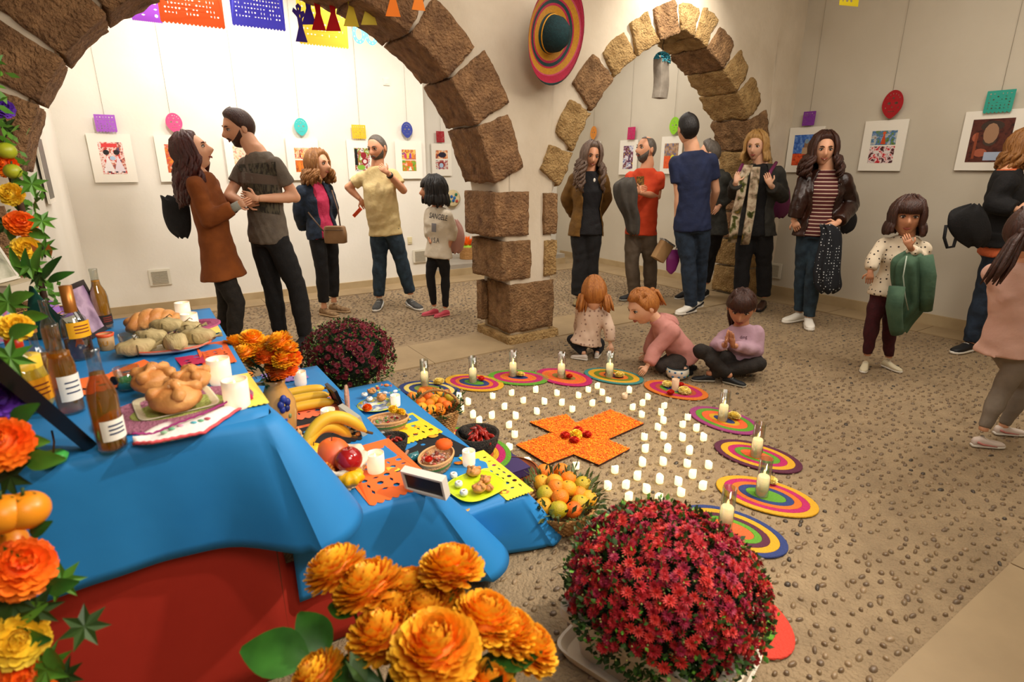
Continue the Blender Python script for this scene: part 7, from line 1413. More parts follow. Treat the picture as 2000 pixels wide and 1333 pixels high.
    for spec in (top if isinstance(top, list) else [top]):
        nm, m_, sl, lo, g, wid = spec[:6]; lo = min(lo, -.07) if lo < .05 else lo; wid += .008; opened = spec[6] if len(spec) > 6 else None; fold = spec[7] if len(spec) > 7 else .0035
        mb = MB(); rg = torso(g, lo, wid)
        if opened is None:
            mb.rings(rg[:-1] if nm != 'hoodie' else rg, 24); 
            for a in 'AB': arm(mb, a, g * .85 + .004, 0, sl, .006 if sl < .5 else .002)
            me = remesh(mb, .0125, 3, fold, rr.random() * 9); tops[nm] = meshobj(me, nm, m_, root, o)
        else:
            n = 26; g0, g1 = opened; rows = []
            for c, s_, f_ in rg[:-1]:
                for rad in (1.0, 1.0 - .014 / s_.length):
                    rows.append([c + s_ * math.cos(t) * rad + f_ * math.sin(t) * rad for t in [math.radians(90 + g0 + (360 - g0 - g1) * i / n) for i in range(n + 1)]])
            outer, inner = rows[0::2], rows[1::2]; vs = [p for r_ in outer for p in r_] + [p for r_ in inner for p in r_]; N1 = len(outer) * (n + 1); fs = []
            for i in range(len(outer) - 1):
                for q in range(n): a_ = i * (n + 1) + q; fs += [(a_, a_ + 1, a_ + n + 2, a_ + n + 1), (N1 + a_ + n + 1, N1 + a_ + n + 2, N1 + a_ + 1, N1 + a_)]
                for q in (0, n): a_ = i * (n + 1) + q; fs.append((a_, a_ + n + 1, N1 + a_ + n + 1, N1 + a_) if q == 0 else (a_ + n + 1, a_, N1 + a_, N1 + a_ + n + 1))
            for q in range(n): fs.append((q + 1, q, N1 + q, N1 + q + 1)); a_ = (len(outer) - 1) * (n + 1) + q; fs.append((a_, a_ + 1, N1 + a_ + 1, N1 + a_))
            mb.add(vs, fs)
            for a in 'AB': arm(mb, a, g * .8 + .006, 0, sl, .004)
            me = remesh(mb, .0105, 2, fold, rr.random() * 9); tops[nm] = meshobj(me, nm, m_, root, o)
    if pants:
        nm, m_, g, t1, fl_ = pants; mb = MB(); rg = torso(.001, -.09); mb.rings([rg[0], rg[1], (hipm + spine * .09 * k, sds * (.140 * k + .004), frs * (.098 * k + .003))], 22)
        for a in 'AB': leg(mb, a, g, t1, fl_)
        tops[nm] = meshobj(remesh(mb, .0125, 3, .0035, rr.random() * 9), nm, m_, root, o)
    if shoes:
        for a in 'AB':
            if 'T' + a in j: add_shoe(root, j['A' + a], j['T' + a], k * shoes[2], shoes[0], shoes[1], o, 0 if not shoe_up else j['A' + a].z - .03, (0, 0, 1), stripe)
    return root, j, tops, o
def bundle(parent, name, m, o, Y, rows, n=36, folds=7, amp=.16, seed=0, flat=.5, cat=None, label=None):
    """hanging gathered cloth: rings given as (px, py, dy, half width in m)"""
    mb = MB(); rg = []; vs = []; src = [rows[0]] + list(rows) + [rows[-1]]; fine = []
    for i in range(1, len(src) - 2):
        for q in range(5):
            u = q / 5; fine.append(tuple(.5 * (2 * b_ + (c_ - a_) * u + (2 * a_ - 5 * b_ + 4 * c_ - d_) * u * u + (3 * b_ - a_ - 3 * c_ + d_) * u ** 3) for a_, b_, c_, d_ in zip(src[i - 1], src[i], src[i + 1], src[i + 2])))
    rows = fine + [rows[-1]]
    for i, (x, y, dy, w_) in enumerate(rows):
        c = aty(x, y, Y + dy)
        for q in range(n):
            t = 2 * math.pi * q / n; r_ = 1 + amp * math.sin(folds * t + seed + i * .09) + .05 * math.sin(3 * t + i * .3); vs.append(c + V((math.cos(t) * w_ * r_, math.sin(t) * w_ * flat * r_, .012 * math.sin(5 * t + seed))))
    k = len(rows); mb.add(vs, [(i * n + q, i * n + (q + 1) % n, (i + 1) * n + (q + 1) % n, (i + 1) * n + q) for i in range(k - 1) for q in range(n)] + [tuple(range(n))[::-1], tuple((k - 1) * n + q for q in range(n))])
    if parent is None:
        c = aty(rows[0][0], rows[0][1], Y); ob = mb.build(name, m, None, origin=c, loc=c); return tag(ob, label, cat)
    return mb.build(name, m, parent, origin=o)
def ptube(parent, name, m, o, Y, pts, r, n=7, **kw):
    mb = MB(); mb.tube([aty(p[0], p[1], Y + (p[2] if len(p) > 2 else 0)) for p in pts], r, n, **kw); return mb.build(name, m, parent, origin=o)
def cast(ob, o):
    bv = BVHTree.FromPolygons([tuple(v.co + o) for v in ob.data.vertices], [tuple(p.vertices) for p in ob.data.polygons])
    def f(x, y, off=.003):
        d = ray(x, y).normalized(); h = bv.ray_cast(V((0, 0, CH)), d); return (h[0] - d * off) if h[0] is not None else None
    return f
def decal(ob, o, name, m, quad, nx=8, ny=8, holes=None):
    """printed patch lying on the cloth; quad = four picture corners"""
    f = cast(ob, o); mb = MB(); g = {}; (ax, ay), (bx, by), (cx, cy), (dx, dy) = quad
    for i in range(nx + 1):
        for q in range(ny + 1):
            u, v = i / nx, q / ny; x = (ax * (1 - u) + bx * u) * (1 - v) + (dx * (1 - u) + cx * u) * v; y = (ay * (1 - u) + by * u) * (1 - v) + (dy * (1 - u) + cy * u) * v
            p = f(x, y)
            if p is not None: g[i, q] = len(mb.v); mb.v.append(tuple(p - o))
    for i in range(nx):
        for q in range(ny):
            if all(t in g for t in ((i, q), (i + 1, q), (i + 1, q + 1), (i, q + 1))): mb.f.append((g[i, q], g[i + 1, q], g[i + 1, q + 1], g[i, q + 1])); mb.m.append(0)
    return mb.build(name, m, ob)
def decal_text(ob, o, s_, m, cx, cy, size, rot=0, squeeze=1, name='lettering'):
    f = cast(ob, o); last = [o.copy()]
    def wrap(c):
        x, y = c.x * squeeze, -c.y; q = f(cx + x * math.cos(rot) - y * math.sin(rot), cy + x * math.sin(rot) + y * math.cos(rot), .004)
        if q is None: q = last[0]
        last[0] = q; return q - o
    return text(s_, size, m, name, ob, 0, wrap=wrap)
def cloth_m(n_, c, c2=None, rough=.85, **k): return mat('cl_' + n_, c, rough, c2=c2 or c, scale=k.pop('scale', 30), bump=k.pop('bump', .25), **k)
def pattern(name, kind, c, c2, sc, thr=.3, rough=.8):
    m = bpy.data.materials.new(name); m.use_nodes = True; nt = m.node_tree; N = nt.nodes.new; l = nt.links.new; b = nt.nodes['Principled BSDF']; b.inputs['Roughness'].default_value = rough
    tc = N('ShaderNodeTexCoord'); mx = N('ShaderNodeMix'); mx.data_type = 'RGBA'; mx.inputs[6].default_value = hexc(c); mx.inputs[7].default_value = hexc(c2)
    if kind == 'stripes':
        sp = N('ShaderNodeSeparateXYZ'); l(tc.outputs['Object'], sp.inputs[0]); a = N('ShaderNodeMath'); a.operation = 'MULTIPLY'; a.inputs[1].default_value = 1 / sc; l(sp.outputs[2], a.inputs[0]); fr = N('ShaderNodeMath'); fr.operation = 'FRACT'; l(a.outputs[0], fr.inputs[0]); g = N('ShaderNodeMath'); g.operation = 'LESS_THAN'; g.inputs[1].default_value = thr; l(fr.outputs[0], g.inputs[0])
    else:
        v = N('ShaderNodeTexVoronoi'); v.inputs['Scale'].default_value = sc; v.inputs['Randomness'].default_value = .35; l(tc.outputs['Object'], v.inputs[0]); g = N('ShaderNodeMath'); g.operation = 'LESS_THAN'; g.inputs[1].default_value = thr; l(v.outputs['Distance'], g.inputs[0])
    l(g.outputs[0], mx.inputs[0]); l(mx.outputs[2], b.inputs['Base Color']); return m
blk_ = cloth_m('black', '#0c0b0c', '#141214'); jeans = cloth_m('jeans', '#131c28', '#26364a', scale=14); jeans2 = cloth_m('jeans2', '#16222e', '#2e4250', scale=12); white_ = mat('sole_white', '#e4ded2', .5)
# couple
r_, j, t_, o = person('woman in a rust brown coat looking up at the tall bearded man', 4.6, .96, dict(H=(376, 296), N=(385, 340), S=(395, 352), P=(430, 506), EA=(408, 430, -.16), WA=(462, 403, -.1), FA=(486, 392, -.1), EB=(428, 420, .2), WB=(462, 398, .15), FB=(485, 392, .15), KA=(462, 592, -.05), KB=(442, 592, .1), AA=(455, 682, -.05), AB=(440, 682, .12), TA=(480, 690), TB=(470, 684, .15)),
    (1, .25, .30), (1, .12), SKINS['a'], 'auburn', ('long', .016, 45, .33, .014, 100, .03, 70), ('coat', cloth_m('rust', '#6b3408', '#84440f', .9, scale=8), .93, -.16, .026, .055), ('jeans', cloth_m('dkjeans', '#17130f', '#262019'), .014, 1, 0), (blk_, blk_, 1.0), hands='AB', fem=True, headk=1.05)
ptube(r_, 'knit_cuff', cloth_m('greycuff', '#8c8c80'), o, 4.6, [(446, 412, -.11), (468, 400, -.1)], .034, 12)
bundle(None, 'shoulder_bag', blk_, None, 4.72, [(325, 384, 0, .05), (338, 392, 0, .10), (345, 420, 0, .11), (352, 448, 0, .09), (358, 464, 0, .04)], folds=3, amp=.05, flat=.4, cat='bag', label='black shoulder bag behind the back of the woman in the rust brown coat')
gs = cloth_m('greyshirt', '#5c5248', '#6e6356', scale=14)
r_, j, t_, o = person('tall bearded man in a grey printed t-shirt and black trousers', 4.8, 1.1, dict(H=(467, 249), N=(493, 288), S=(508, 313), P=(524, 456), EA=(447, 383, -.02), WA=(478, 398, -.14), FA=(500, 394, -.14), EB=(577, 386, .0), WB=(502, 388, -.24), FB=(456, 377, -.26), KA=(532, 560, .05), KB=(580, 562, 0), AA=(548, 655, .08), AB=(598, 662, 0), TA=(520, 672, -.05), TB=(580, 680, -.2)),
    (-.72, -.6, -.30), (-.45, -.9), SKINS['a'], 'brown', ('short', .014), ('t_shirt', gs, .30, -.02, .016, .0), ('trousers', blk_, .016, 1, .006), (blk_, blk_, 1.0), beard=('brown', .010), smile=True, roll=-.1)
pr = mat('print_dark', '#2c2822', .9, c2='#57503f', scale=60, stretch=(1, 1, .25), contrast=.08)
decal(t_['t_shirt'], o, 'shirt_print', pr, [(462, 322), (538, 316), (541, 344), (468, 334)], 10, 4); decal(t_['t_shirt'], o, 'shirt_print', pr, [(468, 358), (542, 362), (548, 420), (476, 410)], 10, 8); decal(t_['t_shirt'], o, 'shirt_print', mat('print_brown', '#5c4c40', .9), [(463, 336), (541, 345), (542, 361), (466, 357)], 10, 3)
# woman in denim, man in yellow, girl
denim = cloth_m('denim', '#131c26', '#25344a', scale=18)
r_, j, t_, o = person('curly haired woman in a dark denim jacket with a tan crossbody bag', 5.85, .93, dict(H=(622, 322), N=(613, 352), S=(613, 366), P=(630, 452), EA=(584, 412, -.1), WA=(592, 448, .1), FA=(600, 456, .15), EB=(650, 404, .15), WB=(640, 440, .2), FB=(636, 448, .2), KA=(628, 525, -.08), KB=(650, 525, .1), AA=(633, 600, -.05), AB=(652, 588, .12), TA=(662, 620, -.15), TB=(688, 602, .05)),
    (.95, -.35, 0), (.8, -.6), SKINS['a'], 'light', ('long', .022, 44, .16, .022, 95, .03, 62), [('pink_top', cloth_m('pinktop', '#b8244c', '#cc3c60'), .2, -.02, .008, 0), ('denim_jacket', denim, .95, -.0, .024, .0, (28, 28))], ('trousers', blk_, .012, .86, .008), (cloth_m('goldshoe', '#6b4c30', '#a88860'), mat('sole_tan', '#c0a078', .6), 1.0), fem=True, hands='')
bg = thing('crossbody_bag', 'tan leather crossbody bag worn over the dark denim jacket', 'bag', aty(655, 458, 5.6)); mb = MB(); mb.rings([((0, 0, z), (w_, 0, 0), (0, .04, 0)) for z, w_ in ((-.085, .09), (-.08, .105), (0, .11), (.07, .1), (.08, .085))], 20, power=5); mb.build('bag_body', mat('tan_leather', '#7c5c3c', .5, c2='#94704c', scale=9), bg); mb = MB(); mb.tube([(-.09, -.041, .045), (.09, -.041, .045)], .003, 5); mb.build('zip', mat('zipm', '#4c3824', .4), bg)
mb = MB(); bo = aty(655, 458, 5.6); mb.tube([aty(632, 452, 5.62) - bo, aty(612, 428, 5.68) - bo, aty(602, 415, 5.7) - bo], .008, 6); mb.tube([aty(665, 445, 5.62) - bo, aty(660, 410, 5.7) - bo, aty(648, 372, 5.75) - bo], .008, 6); mb.build('strap', mat('strap_tan', '#5c4430', .5), bg)
r_, j, t_, o = person('man in a pale yellow shirt holding his chin, orange phone at his hip', 6.15, 1.04, dict(H=(737, 290), N=(738, 322), S=(738, 337), P=(752, 446), EA=(680, 366, .05), WA=(704, 390, .05), FA=(712, 402, .08), EB=(788, 372, -.05), WB=(757, 338, -.24), FB=(738, 320, -.22), KA=(742, 508), KB=(783, 506), AA=(740, 578), AB=(801, 572), TA=(730, 598, -.25), TB=(822, 592, -.15)),
    (-.35, -.9, -.22), (-.2, -1), SKINS['b'], 'grey', ('buzz',), ('t_shirt', cloth_m('yellowtee', '#c8b078', '#d6bf8a', scale=10), .32, -.03, .018, .01), ('jeans', jeans2, .018, 1, .008), (cloth_m('greysnk', '#3c3c3c', '#54524e'), white_, 1.0), beard=('grey', .005), belly=.045, roll=.05, stripe=mat('swoosh', '#d8d8d4', .5))
ph = thing('phone', 'orange cased phone held at the hip of the man in yellow', 'phone', aty(698, 415, 6.1), rot=(0, .8, 0)); mb = MB(); mb.box((0, 0, 0), (.035, .015, .12)); mb.build('case', mat('phone_orange', '#d8481c', .5), ph, smooth=False); mb = MB(); mb.box((0, -.0085, 0), (.028, .002, .1)); mb.build('screen', mat('phone_scr', '#a83818', .3), ph, smooth=False)
mb = MB(); mb.tube([j['WB'].lerp(j['EB'], .1) - o, j['WB'].lerp(j['EB'], .18) - o], .034, 12); mb.build('watch', mat('watch_dark', '#1c1814', .4), r_)
r_, j, t_, o = person('girl with a black bob in a white lettered sweatshirt and pink shoes', 5.78, .80, dict(H=(846, 372), N=(853, 400), S=(856, 414), P=(856, 492), EA=(838, 450, .05), WA=(842, 476, -.08), FA=(848, 490, -.08), EB=(884, 452, -.02), WB=(873, 492, -.06), FB=(872, 512, -.08), KA=(840, 540, .02), KB=(870, 540, 0), AA=(848, 596, .05), AB=(870, 600), TA=(820, 612, -.02), TB=(846, 622, -.1)),
    (-.95, -.3, -.02), (-.62, -.8), SKINS['b'], 'black', ('bob', .02, 40, .12, .004, 80, .015, 50), ('sweatshirt', cloth_m('cream', '#d4c8b2', '#e0d6c2', scale=10), .72, -.03, .024, .01), ('leggings', blk_, .004, 1, 0), (mat('pinkshoe', '#c84858', .6), mat('pinksole', '#d87078', .6), .85), headk=1.05, child=True, fem=True, hands='B', hw=.148)
tx = mat('ink_navy', '#14182c', .7); decal_text(t_['sweatshirt'], o, 'SANGELE', tx, 856, 424, 15, .18, .58); decal_text(t_['sweatshirt'], o, 'U.S.A', tx, 848, 470, 14, .04, .62)
decal(t_['sweatshirt'], o, 'crest_print', mat('crest', '#8c8c90', .8), [(843, 436), (852, 437), (852, 454), (843, 453)], 4, 4)
bundle(None, 'backpack', mat('pinkbag', '#c09084', .7), None, 5.85, [(885, 430, 0, .04), (889, 445, 0, .07), (891, 465, 0, .085), (891, 485, 0, .07), (889, 494, 0, .04)], folds=2, amp=.03, flat=.6, cat='bag', label='pale pink backpack on the girl in the lettered sweatshirt')
# woman with long curls, bald man
r_, j, t_, o = person('woman with long grey brown curls in a mustard cardigan over black', 6.35, .98, dict(H=(1155, 305), N=(1153, 330), S=(1150, 345), P=(1145, 440), EA=(1106, 388, .08), WA=(1122, 422, .2), FA=(1135, 428, .22), EB=(1184, 388, .1), WB=(1165, 422, .2), FB=(1152, 428, .22), KA=(1134, 505), KB=(1155, 505), AA=(1130, 578), AB=(1150, 570, .05), TA=(1122, 592, -.25), TB=(1152, 584, -.1)),
    (.1, -.95, -.18), (-.25, -.97), SKINS['b'], 'curl', ('long', .022, 46, .36, .024, 130, .05, 46), [('black_top', cloth_m('blacktop', '#0b0a0c', '#141014'), .2, -.1, .012, .02), ('cardigan', cloth_m('mustard', '#54380c', '#6c4a14', scale=12), .96, -.12, .03, .01, (12, 78))], ('wide_trousers', blk_, .03, .97, .025), (mat('goldsh', '#8c7850', .5), mat('soleb', '#3c3020', .6), .9), fem=True, hands='', roll=-.12, smile=True)
mb = MB(); q = aty(1161, 352, 6.1); mb.ball(q - o, (.012, .004, .02), 8, 6); mb.build('pendant', white_, r_)
otee = cloth_m('orangetee', '#b83410', '#cc441c', scale=8)
r_, j, t_, o = person('balding man with a grey beard in an orange t-shirt, arms folded', 6.55, 1.04, dict(H=(1262, 292), N=(1266, 320), S=(1260, 340), P=(1252, 446), EA=(1218, 386, -.05), WA=(1240, 372, -.22), FA=(1256, 368, -.26), EB=(1284, 384, -.05), WB=(1248, 376, -.30), FB=(1234, 366, -.34), KA=(1234, 512), KB=(1270, 510, .05), AA=(1240, 578), AB=(1270, 570, .1), TA=(1206, 588, -.1), TB=(1240, 580, .0)),
    (-.88, -.45, .06), (-.5, -.85), SKINS['b'], 'grey', ('bald',), ('t_shirt', otee, .30, -.02, .02, .01), ('trousers', cloth_m('khaki', '#54483a', '#66584a', scale=10), .022, 1, .012), (mat('darkshoe', '#18181c', .6), mat('greysole', '#8c887c', .6), 1.0), beard=('grey', .009), belly=.03)
decal(t_['t_shirt'], o, 'shirt_print', mat('lion', '#8c6018', .8, c2='#3c2408', scale=60, contrast=.1), [(1243, 345), (1258, 344), (1258, 364), (1243, 366)], 5, 5)
bundle(None, 'grey_jacket', cloth_m('greyjk', '#38332e', '#4a443c', scale=9), None, 6.15, [(1228, 348, .05, .05), (1220, 358, 0, .10), (1222, 380, 0, .11), (1226, 402, 0, .09), (1234, 425, .03, .075), (1236, 452, .05, .06), (1238, 458, .05, .03)], folds=6, amp=.2, flat=.7, cat='jacket', label='grey jacket draped over the folded arms of the man in orange')
# man in blue (seen from behind), woman half hidden behind him
r_, j, t_, o = person('man in a navy t-shirt and jeans seen from behind, hand in pocket', 5.92, 1.1, dict(H=(1343, 252), N=(1350, 284), S=(1354, 308), P=(1352, 436), EB=(1326, 384, .0), WB=(1322, 428, .02), FB=(1330, 446, .02), EA=(1398, 372, .05), WA=(1388, 412, .25), FA=(1380, 415, .3), KB=(1344, 510), KA=(1368, 508, .1), AB=(1350, 598), AA=(1364, 585, .22), TB=(1326, 616, -.1), TA=(1340, 604, .1)),
    (-.25, .95, .02), (.12, 1), SKINS['a'], 'black', ('short', .012), ('t_shirt', cloth_m('navytee', '#141c38', '#1e294c', scale=8), .30, -.03, .02, 0), ('jeans', jeans, .018, 1, .008), (white_, white_, 1.0), stripe=mat('pstripe', '#14141c', .5))
r_, j, t_, o = person('woman in a grey coat mostly hidden behind the man in the navy t-shirt', 6.6, 1.0, dict(H=(1386, 300), N=(1392, 330), S=(1396, 342), P=(1392, 440), EA=(1386, 392, .1), WA=(1394, 408, .1), FA=(1390, 412), EB=(1424, 382, 0), WB=(1404, 404, -.15), FB=(1396, 412, -.2), KA=(1380, 500), KB=(1388, 500, .1), AA=(1340, 552, .05), AB=(1380, 552, .1), TA=(1326, 566, -.05), TB=(1370, 570)),
    (-.9, .3, 0), (-.8, -.4), SKINS['a'], 'grey', ('short', .02), ('coat', cloth_m('greycoat', '#2c2c28', '#3c3c36'), .95, -.1, .022, .02), ('trousers', blk_, .01, 1, 0), (blk_, white_, .95), fem=True, hands='B')
pk = thing('paper_bag', 'brown paper bag held between the bald man and the man in navy', 'bag', aty(1294, 490, 6.1), rot=(0, .55, .3)); mb = MB(); mb.rings([((0, 0, z), (w_, 0, 0), (0, .05, 0)) for z, w_ in ((-.11, .07), (0, .075), (.11, .075))], 16, power=7); mb.build('bag_body', mat('kraft', '#8c6840', .8, c2='#a07c50', scale=6), pk, angle=40); mb = MB(); mb.box((0, 0, .1), (.152, .104, .02)); mb.build('printed_band', picmat('kb', 4, ['#d8d0c0', '#2c2420', '#e8e0d0'], 40), pk, smooth=False)
pk = thing('gift_bag', 'magenta bag with a pointed bottom hanging beside the man in navy', 'bag', aty(1312, 510, 6.1)); mb = MB(); mb.rings([((x, 0, z), (w_, 0, 0), (0, .02, 0)) for z, w_, x in ((-.14, .01, .0), (-.1, .05, .0), (0, .07, .01), (.12, .06, .015))], 16, power=5); mb.build('bag_body', mat('magbag', '#8c2c7c', .4), pk); mb = MB(); mb.tube([(.03, 0, .11), (.05, 0, .2), (.07, 0, .28)], .004, 5); mb.build('handle', mat('magbag2', '#6c2060', .5), pk)
# blonde woman with scarf
jkt = cloth_m('greywool', '#24221e', '#34322c', scale=20)
r_, j, t_, o = person('blonde woman in a grey jacket with a long green and cream scarf', 6.1, 1.04, dict(H=(1477, 286), N=(1484, 316), S=(1486, 332), P=(1475, 446), EA=(1434, 378, -.08), WA=(1437, 356, -.25), FA=(1444, 336, -.22), EB=(1528, 384, -.05), WB=(1505, 362, -.26), FB=(1496, 338, -.25), KA=(1450, 520), KB=(1492, 518), AA=(1446, 584), AB=(1492, 578, .0), TA=(1430, 594, -.1), TB=(1480, 592, -.2)),
    (-.6, -.8, -.16), (-.45, -.9), SKINS['d'], 'blond', ('long', .018, 38, .12, .006, 80, .02, 62), [('black_top', blk_, .15, -.02, .012, 0), ('jacket', jkt, .93, -.04, .03, .02, (30, 30))], ('trousers', blk_, .02, 1, .015), (mat('bootbr', '#3c2418', .5), blk_, .95), fem=True)
sc = picmat('scarf_print', 2, ['#2c3014', '#4c5020', '#c8b89c', '#a08870', '#3c3c1c', '#7c5c20'], 9)
f = cast(t_['jacket'], o)
for pts, nm in (([(1462, 322), (1452, 345), (1447, 380), (1438, 415), (1434, 445), (1430, 474)], 'a'), ([(1476, 326), (1474, 350), (1470, 380), (1466, 415), (1460, 448), (1455, 478)], 'b')):
    mb = MB(); rg = []
    for x, y in pts: q = aty(x, y, 6.1 - .21 - (.02 if y > 330 else 0)); rg.append((q - o, V((.05, .01, 0)), V((0, .012, 0))))
    mb.rings(rg, 14, power=4); mb.build('scarf_end', sc, r_)
ptube(r_, 'backpack_strap', mat('magstrap', '#6c1c4c', .6), o, 6.1, [(1516, 318, -.05), (1505, 335, -.18), (1500, 352, -.2)], .018, 7); ptube(r_, 'backpack_strap', mat('magstrap', '#6c1c4c'), o, 6.1, [(1450, 322, -.05), (1444, 335, -.16), (1442, 350, -.18)], .018, 7)
bundle(None, 'backpack', mat('magpack', '#5c1840', .7), None, 6.35, [(1522, 350, 0, .06), (1524, 375, 0, .1), (1524, 410, 0, .09), (1520, 425, 0, .05)], folds=2, amp=.03, flat=.6, cat='bag', label='plum backpack worn by the blonde woman with the scarf')
# curly haired woman in striped top
lea = mat('leather', '#1c0e0a', .32, c2='#34190f', scale=7, bump=.3, bscale=30)
r_, j, t_, o = person('smiling woman with dark curls, striped top and brown leather jacket', 5.45, 1.03, dict(H=(1609, 293), N=(1614, 326), S=(1612, 345), P=(1596, 446), EA=(1562, 392, -.02), WA=(1550, 430, -.02), FA=(1558, 448, -.03), EB=(1663, 400, -.02), WB=(1636, 436, -.22), FB=(1610, 446, -.24), KA=(1568, 525, .08), KB=(1590, 525, -.08), AA=(1562, 606, .12), AB=(1580, 618, -.06), TA=(1536, 618, .05), TB=(1586, 645, -.35)),
    (-.3, -.93, -.1), (-.3, -.95), SKINS['a'], 'brown', ('long', .026, 44, .20, .022, 130, .05, 50), [('striped_top', pattern('red_stripes', 'stripes', '#4c1010', '#d8c0a8', .034, .22), .2, -.04, .014, .0), ('leather_jacket', lea, .95, -.02, .03, .015, (34, 34))], ('jeans', jeans2, .014, 1, .004), (white_, white_, 1.0), fem=True, smile=True)
bundle(None, 'polka_dot_scarf', pattern('polka_navy', 'dots', '#0c1018', '#c8ccd0', 38, .2), None, 5.2, [(1612, 440, 0, .05), (1622, 455, 0, .085), (1620, 490, 0, .10), (1616, 530, 0, .11), (1618, 560, 0, .11), (1614, 572, 0, .06)], folds=6, amp=.16, flat=.5, cat='scarf', label='navy polka dot scarf hanging from the hand of the woman in leather')
bundle(None, 'handbag', blk_, None, 5.6, [(1655, 412, 0, .05), (1656, 425, 0, .085), (1652, 445, 0, .075), (1645, 455, 0, .04)], folds=2, amp=.03, flat=.5, cat='bag', label='small black handbag behind the elbow of the woman in leather')
# child with polka dot shirt
r_, j, t_, o = person('girl in a white polka dot top and burgundy leggings, fingers at her mouth', 4.15, .80, dict(H=(1772, 424), N=(1773, 452), S=(1768, 474), P=(1742, 565), EA=(1706, 505, .0), WA=(1700, 530, -.04), FA=(1697, 556, -.05), EB=(1802, 512, -.02), WB=(1778, 484, -.19), FB=(1763, 446, -.17), KA=(1705, 625, .0), KB=(1737, 625, .02), AA=(1694, 692), AB=(1736, 696, .02), TA=(1684, 722, -.25), TB=(1766, 720, -.12)),
    (-.45, -.88, -.05), (-.35, -.94), SKINS['c'], 'brown', ('bob', .016, 40, .10, .004, 80, .016, 52), ('polka_top', pattern('polka_white', 'dots', '#d8c8ae', '#2c1c14', 34, .22), .95, -.04, .016, .012), ('leggings', cloth_m('burg', '#32060e', '#440a14'), .006, 1, 0), (mat('creamshoe', '#d4c8a8', .6), white_, .8), headk=1.08, child=True, fem=True)
gh = bundle(None, 'green_hoodie', cloth_m('sage', '#34503c', '#48644c', scale=8), None, 3.97, [(1784, 492, .03, .04), (1776, 510, 0, .10), (1778, 540, 0, .12), (1782, 570, 0, .115), (1784, 592, 0, .10), (1776, 610, 0, .075), (1764, 630, .02, .06), (1758, 648, .02, .045)], folds=7, amp=.2, flat=.5, cat='jacket', label='sage green hoodie over the arm of the polka dot girl')
gp = aty(1784, 492, 3.97); sg = MATS['cl_sage']
for pts in ([(1806, 500, -.02), (1812, 540, -.05), (1810, 580, -.06), (1808, 606, -.05)], [(1752, 560, -.09), (1746, 600, -.1), (1750, 640, -.08), (1752, 652, -.08)]): ptube(gh, 'sleeve', sg, gp, 3.97, pts, [.05, .052, .045, .04], 12)
ptube(gh, 'zip', mat('zip_white', '#a8b4a4', .5), gp, 3.97, [(1771, 500, -.075), (1764, 540, -.095), (1768, 580, -.095), (1774, 606, -.07)], .004, 5)
# woman in black at the right edge
r_, j, t_, o = person('woman in a black jacket and peach top leaving at the right edge', 4.6, 1.0, dict(H=(2010, 290), N=(1985, 322), S=(1968, 345), P=(1950, 478), EA=(1940, 400, -.1), WA=(1990, 410, -.25), FA=(2010, 400, -.25), EB=(1995, 400, .1), WB=(2030, 400, -.05), FB=(2050, 400, 0), KA=(1922, 575, -.02), KB=(1960, 575, .1), AA=(1895, 668, -.02), AB=(1925, 678, .08), TA=(1858, 686, -.1), TB=(1925, 700, -.25)),
    (.8, -.5, -.1), (.75, -.6), SKINS['a'], 'light', ('long', .02, 40, .14, .015, 70, .02, 60), [('peach_top', cloth_m('peach', '#b8542c', '#c86438'), .15, -.06, .014, .01), ('jacket', blk_, .95, .12, .03, .0, (20, 20))], ('jeans', jeans, .014, 1, .006), (mat('blksn', '#101014', .6), white_, 1.0), fem=True)
tb = bundle(None, 'tote_bag', blk_, None, 4.45, [(1905, 400, 0, .03), (1890, 415, 0, .13), (1892, 440, 0, .16), (1900, 465, 0, .13), (1905, 482, 0, .06)], folds=2, amp=.04, flat=.4, cat='bag', label='large black tote bag swinging behind the woman in the black jacket')
ptube(tb, 'handle', blk_, aty(1905, 400, 4.45), 4.45, [(1848, 440), (1844, 465), (1850, 484), (1862, 482), (1868, 462)], .012, 7)
# child with ponytail at the right edge
r_, j, t_, o = person('girl with a long dark ponytail in a pale pink top at the right edge', 2.9, .74, dict(H=(2010, 455), N=(2006, 500), S=(2000, 528), P=(1980, 672), EA=(2040, 600, .1), WA=(2050, 650, .1), FA=(2052, 680, .1), EB=(1990, 600, -.05), WB=(2020, 640, -.1), FB=(2030, 670, -.1), KA=(1958, 760, .0), KB=(2004, 752, .1), AA=(1921, 838, -.03), AB=(1960, 832, .12), TA=(1975, 872, -.05), TB=(2030, 850, .1)),
    (.75, .55, 0), (.7, .6), SKINS['a'], 'brown', ('pony', .012, 40, [((0, -.10, .01), (-.13, -.02, -.26))]), ('pink_top', cloth_m('palepink', '#c89c8c', '#d4aa98', scale=6), .40, -.04, .03, .02), ('leggings', cloth_m('greyleg', '#776c60', '#887c6e', scale=8), .006, .97, 0), (mat('pinkwh', '#d8c8bc', .6), white_, .85), hands='', child=True, fem=True, headk=1.08, stripe=mat('pstr', '#c87c74', .5))
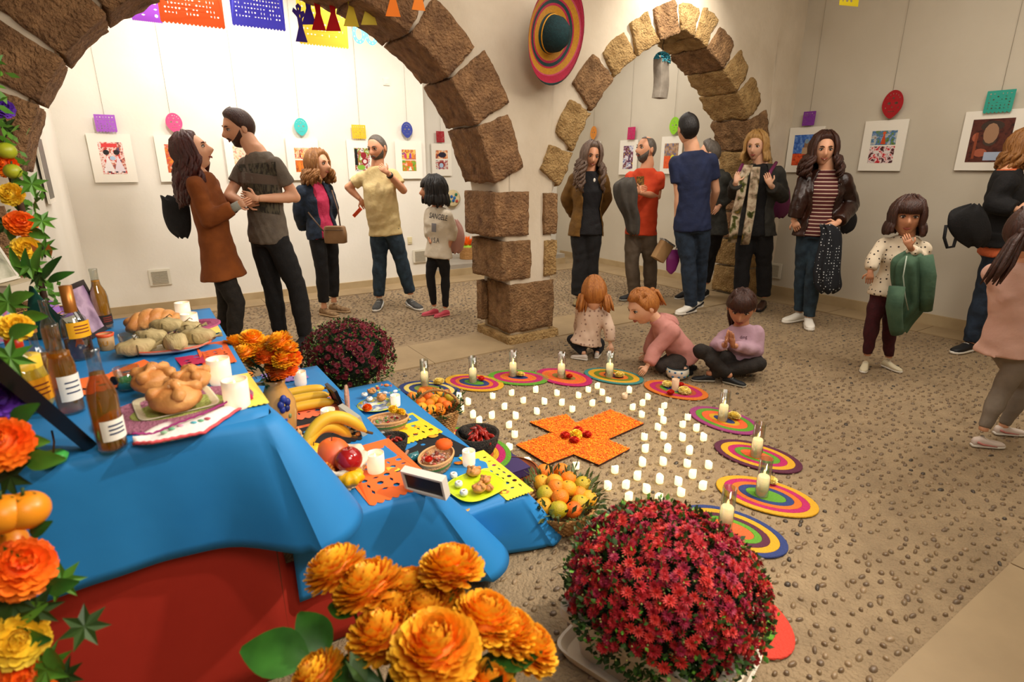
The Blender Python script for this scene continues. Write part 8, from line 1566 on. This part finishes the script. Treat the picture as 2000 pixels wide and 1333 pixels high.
# toddlers and girls on the floor
r_, j, t_, o = person('toddler with ginger pigtails crouching, seen from behind, in a white patterned blouse', 4.42, .62, dict(H=(1160, 573), N=(1160, 594), S=(1158, 606), P=(1146, 662), EA=(1190, 640, -.08), WA=(1192, 672, -.12), FA=(1196, 692, -.16), EB=(1132, 632, .1), WB=(1130, 660, .15), FB=(1130, 672, .15), KA=(1172, 672, .16), KB=(1118, 664, .14), AA=(1166, 690, .0), AB=(1140, 690, -.06), TA=(1170, 700, .12), TB=(1120, 697, -.02)),
    (.1, 1, -.35), (.05, 1), SKINS['d'], 'ginger', ('pigtails', .012, 40, [((-.07, -.03, -.01), (-.03, -.04, -.13)), ((.07, -.03, -.01), (.03, -.04, -.13))]), ('blouse', pattern('floral', 'dots', '#d8bca4', '#a08070', 30, .26), .93, -.02, .02, .02), ('leggings', cloth_m('inkleg', '#0c0f18', '#161a24'), .012, 1, 0), (mat('whshoe', '#d8ccc0', .6), white_, .85), headk=1.18, child=True, hands='A')
r_, j, t_, o = person('girl with a ginger ponytail in a pink hoodie leaning on the floor', 4.12, .72, dict(H=(1256, 598), N=(1282, 624), S=(1296, 640), P=(1334, 692), EB=(1280, 684, -.10), WB=(1264, 716, -.16), FB=(1250, 734, -.2), EA=(1272, 672, .16), WA=(1266, 692, .18), FA=(1252, 702, .18), KB=(1292, 716, -.12), KA=(1290, 712, .1), AB=(1336, 722, 0, .06), AA=(1345, 712, 0, .06), TB=(1366, 716, 0, .03), TA=(1372, 706, 0, .03)),
    (-.85, -.35, -.45), (-.9, -.35), SKINS['d'], 'ginger', ('pony', .012, 40, [((0, -.10, .06), (.09, .02, -.12))]), ('hoodie', cloth_m('dustypink', '#bc7c74', '#cc8e84', scale=7), .93, -.03, .026, .02), ('trousers', cloth_m('chleg', '#241c18', '#322822'), .012, 1, 0), (blk_, blk_, .8), headk=1.12, child=True, hands='AB')
bundle(r_, 'hood', cloth_m('dustypink', '#bc7c74', '#cc8e84'), o, 4.12, [(1286, 616, .04, .06), (1296, 622, .03, .085), (1306, 632, .04, .075)], folds=3, amp=.08, flat=.8)
r_, j, t_, o = person('girl in a lilac top sitting cross legged with her palms pressed together', 4.02, .76, dict(H=(1448, 600), N=(1450, 630), S=(1446, 646), P=(1452, 702), EA=(1398, 676, -.05), WA=(1417, 674, -.2), FA=(1423, 640, -.22), EB=(1480, 686, -.06), WB=(1431, 675, -.2), FB=(1426, 640, -.22), KA=(1368, 686, -.12), KB=(1482, 712, -.12), AA=(1424, 734, 0, .06), AB=(1386, 730, 0, .06), TA=(1452, 748, 0, .03), TB=(1345, 736, 0, .03)),
    (-.35, -.85, -.38), (-.2, -1), SKINS['c'], 'brown', ('pony', .014, 40, [((.06, -.06, .03), (.05, -.03, -.24))], 0, 0, 0, 0, 1), ('lilac_top', cloth_m('lilac', '#b08c9c', '#bc9aa8', scale=8), .93, -.02, .014, .01), ('trousers', cloth_m('charcoal', '#1c1714', '#2a231e'), .012, .98, 0), (mat('dksh', '#14181c', .6), mat('soleg', '#a8a090', .6), .8), headk=1.12, child=True, fem=True, hv={'A': (.85, -.5, 0), 'B': (-.85, -.5, 0)})
decal_text(t_['lilac_top'], o, 'ding', mat('ink_plum', '#4c1c2c', .7), 1452, 659, 9, -.05, 1.0)
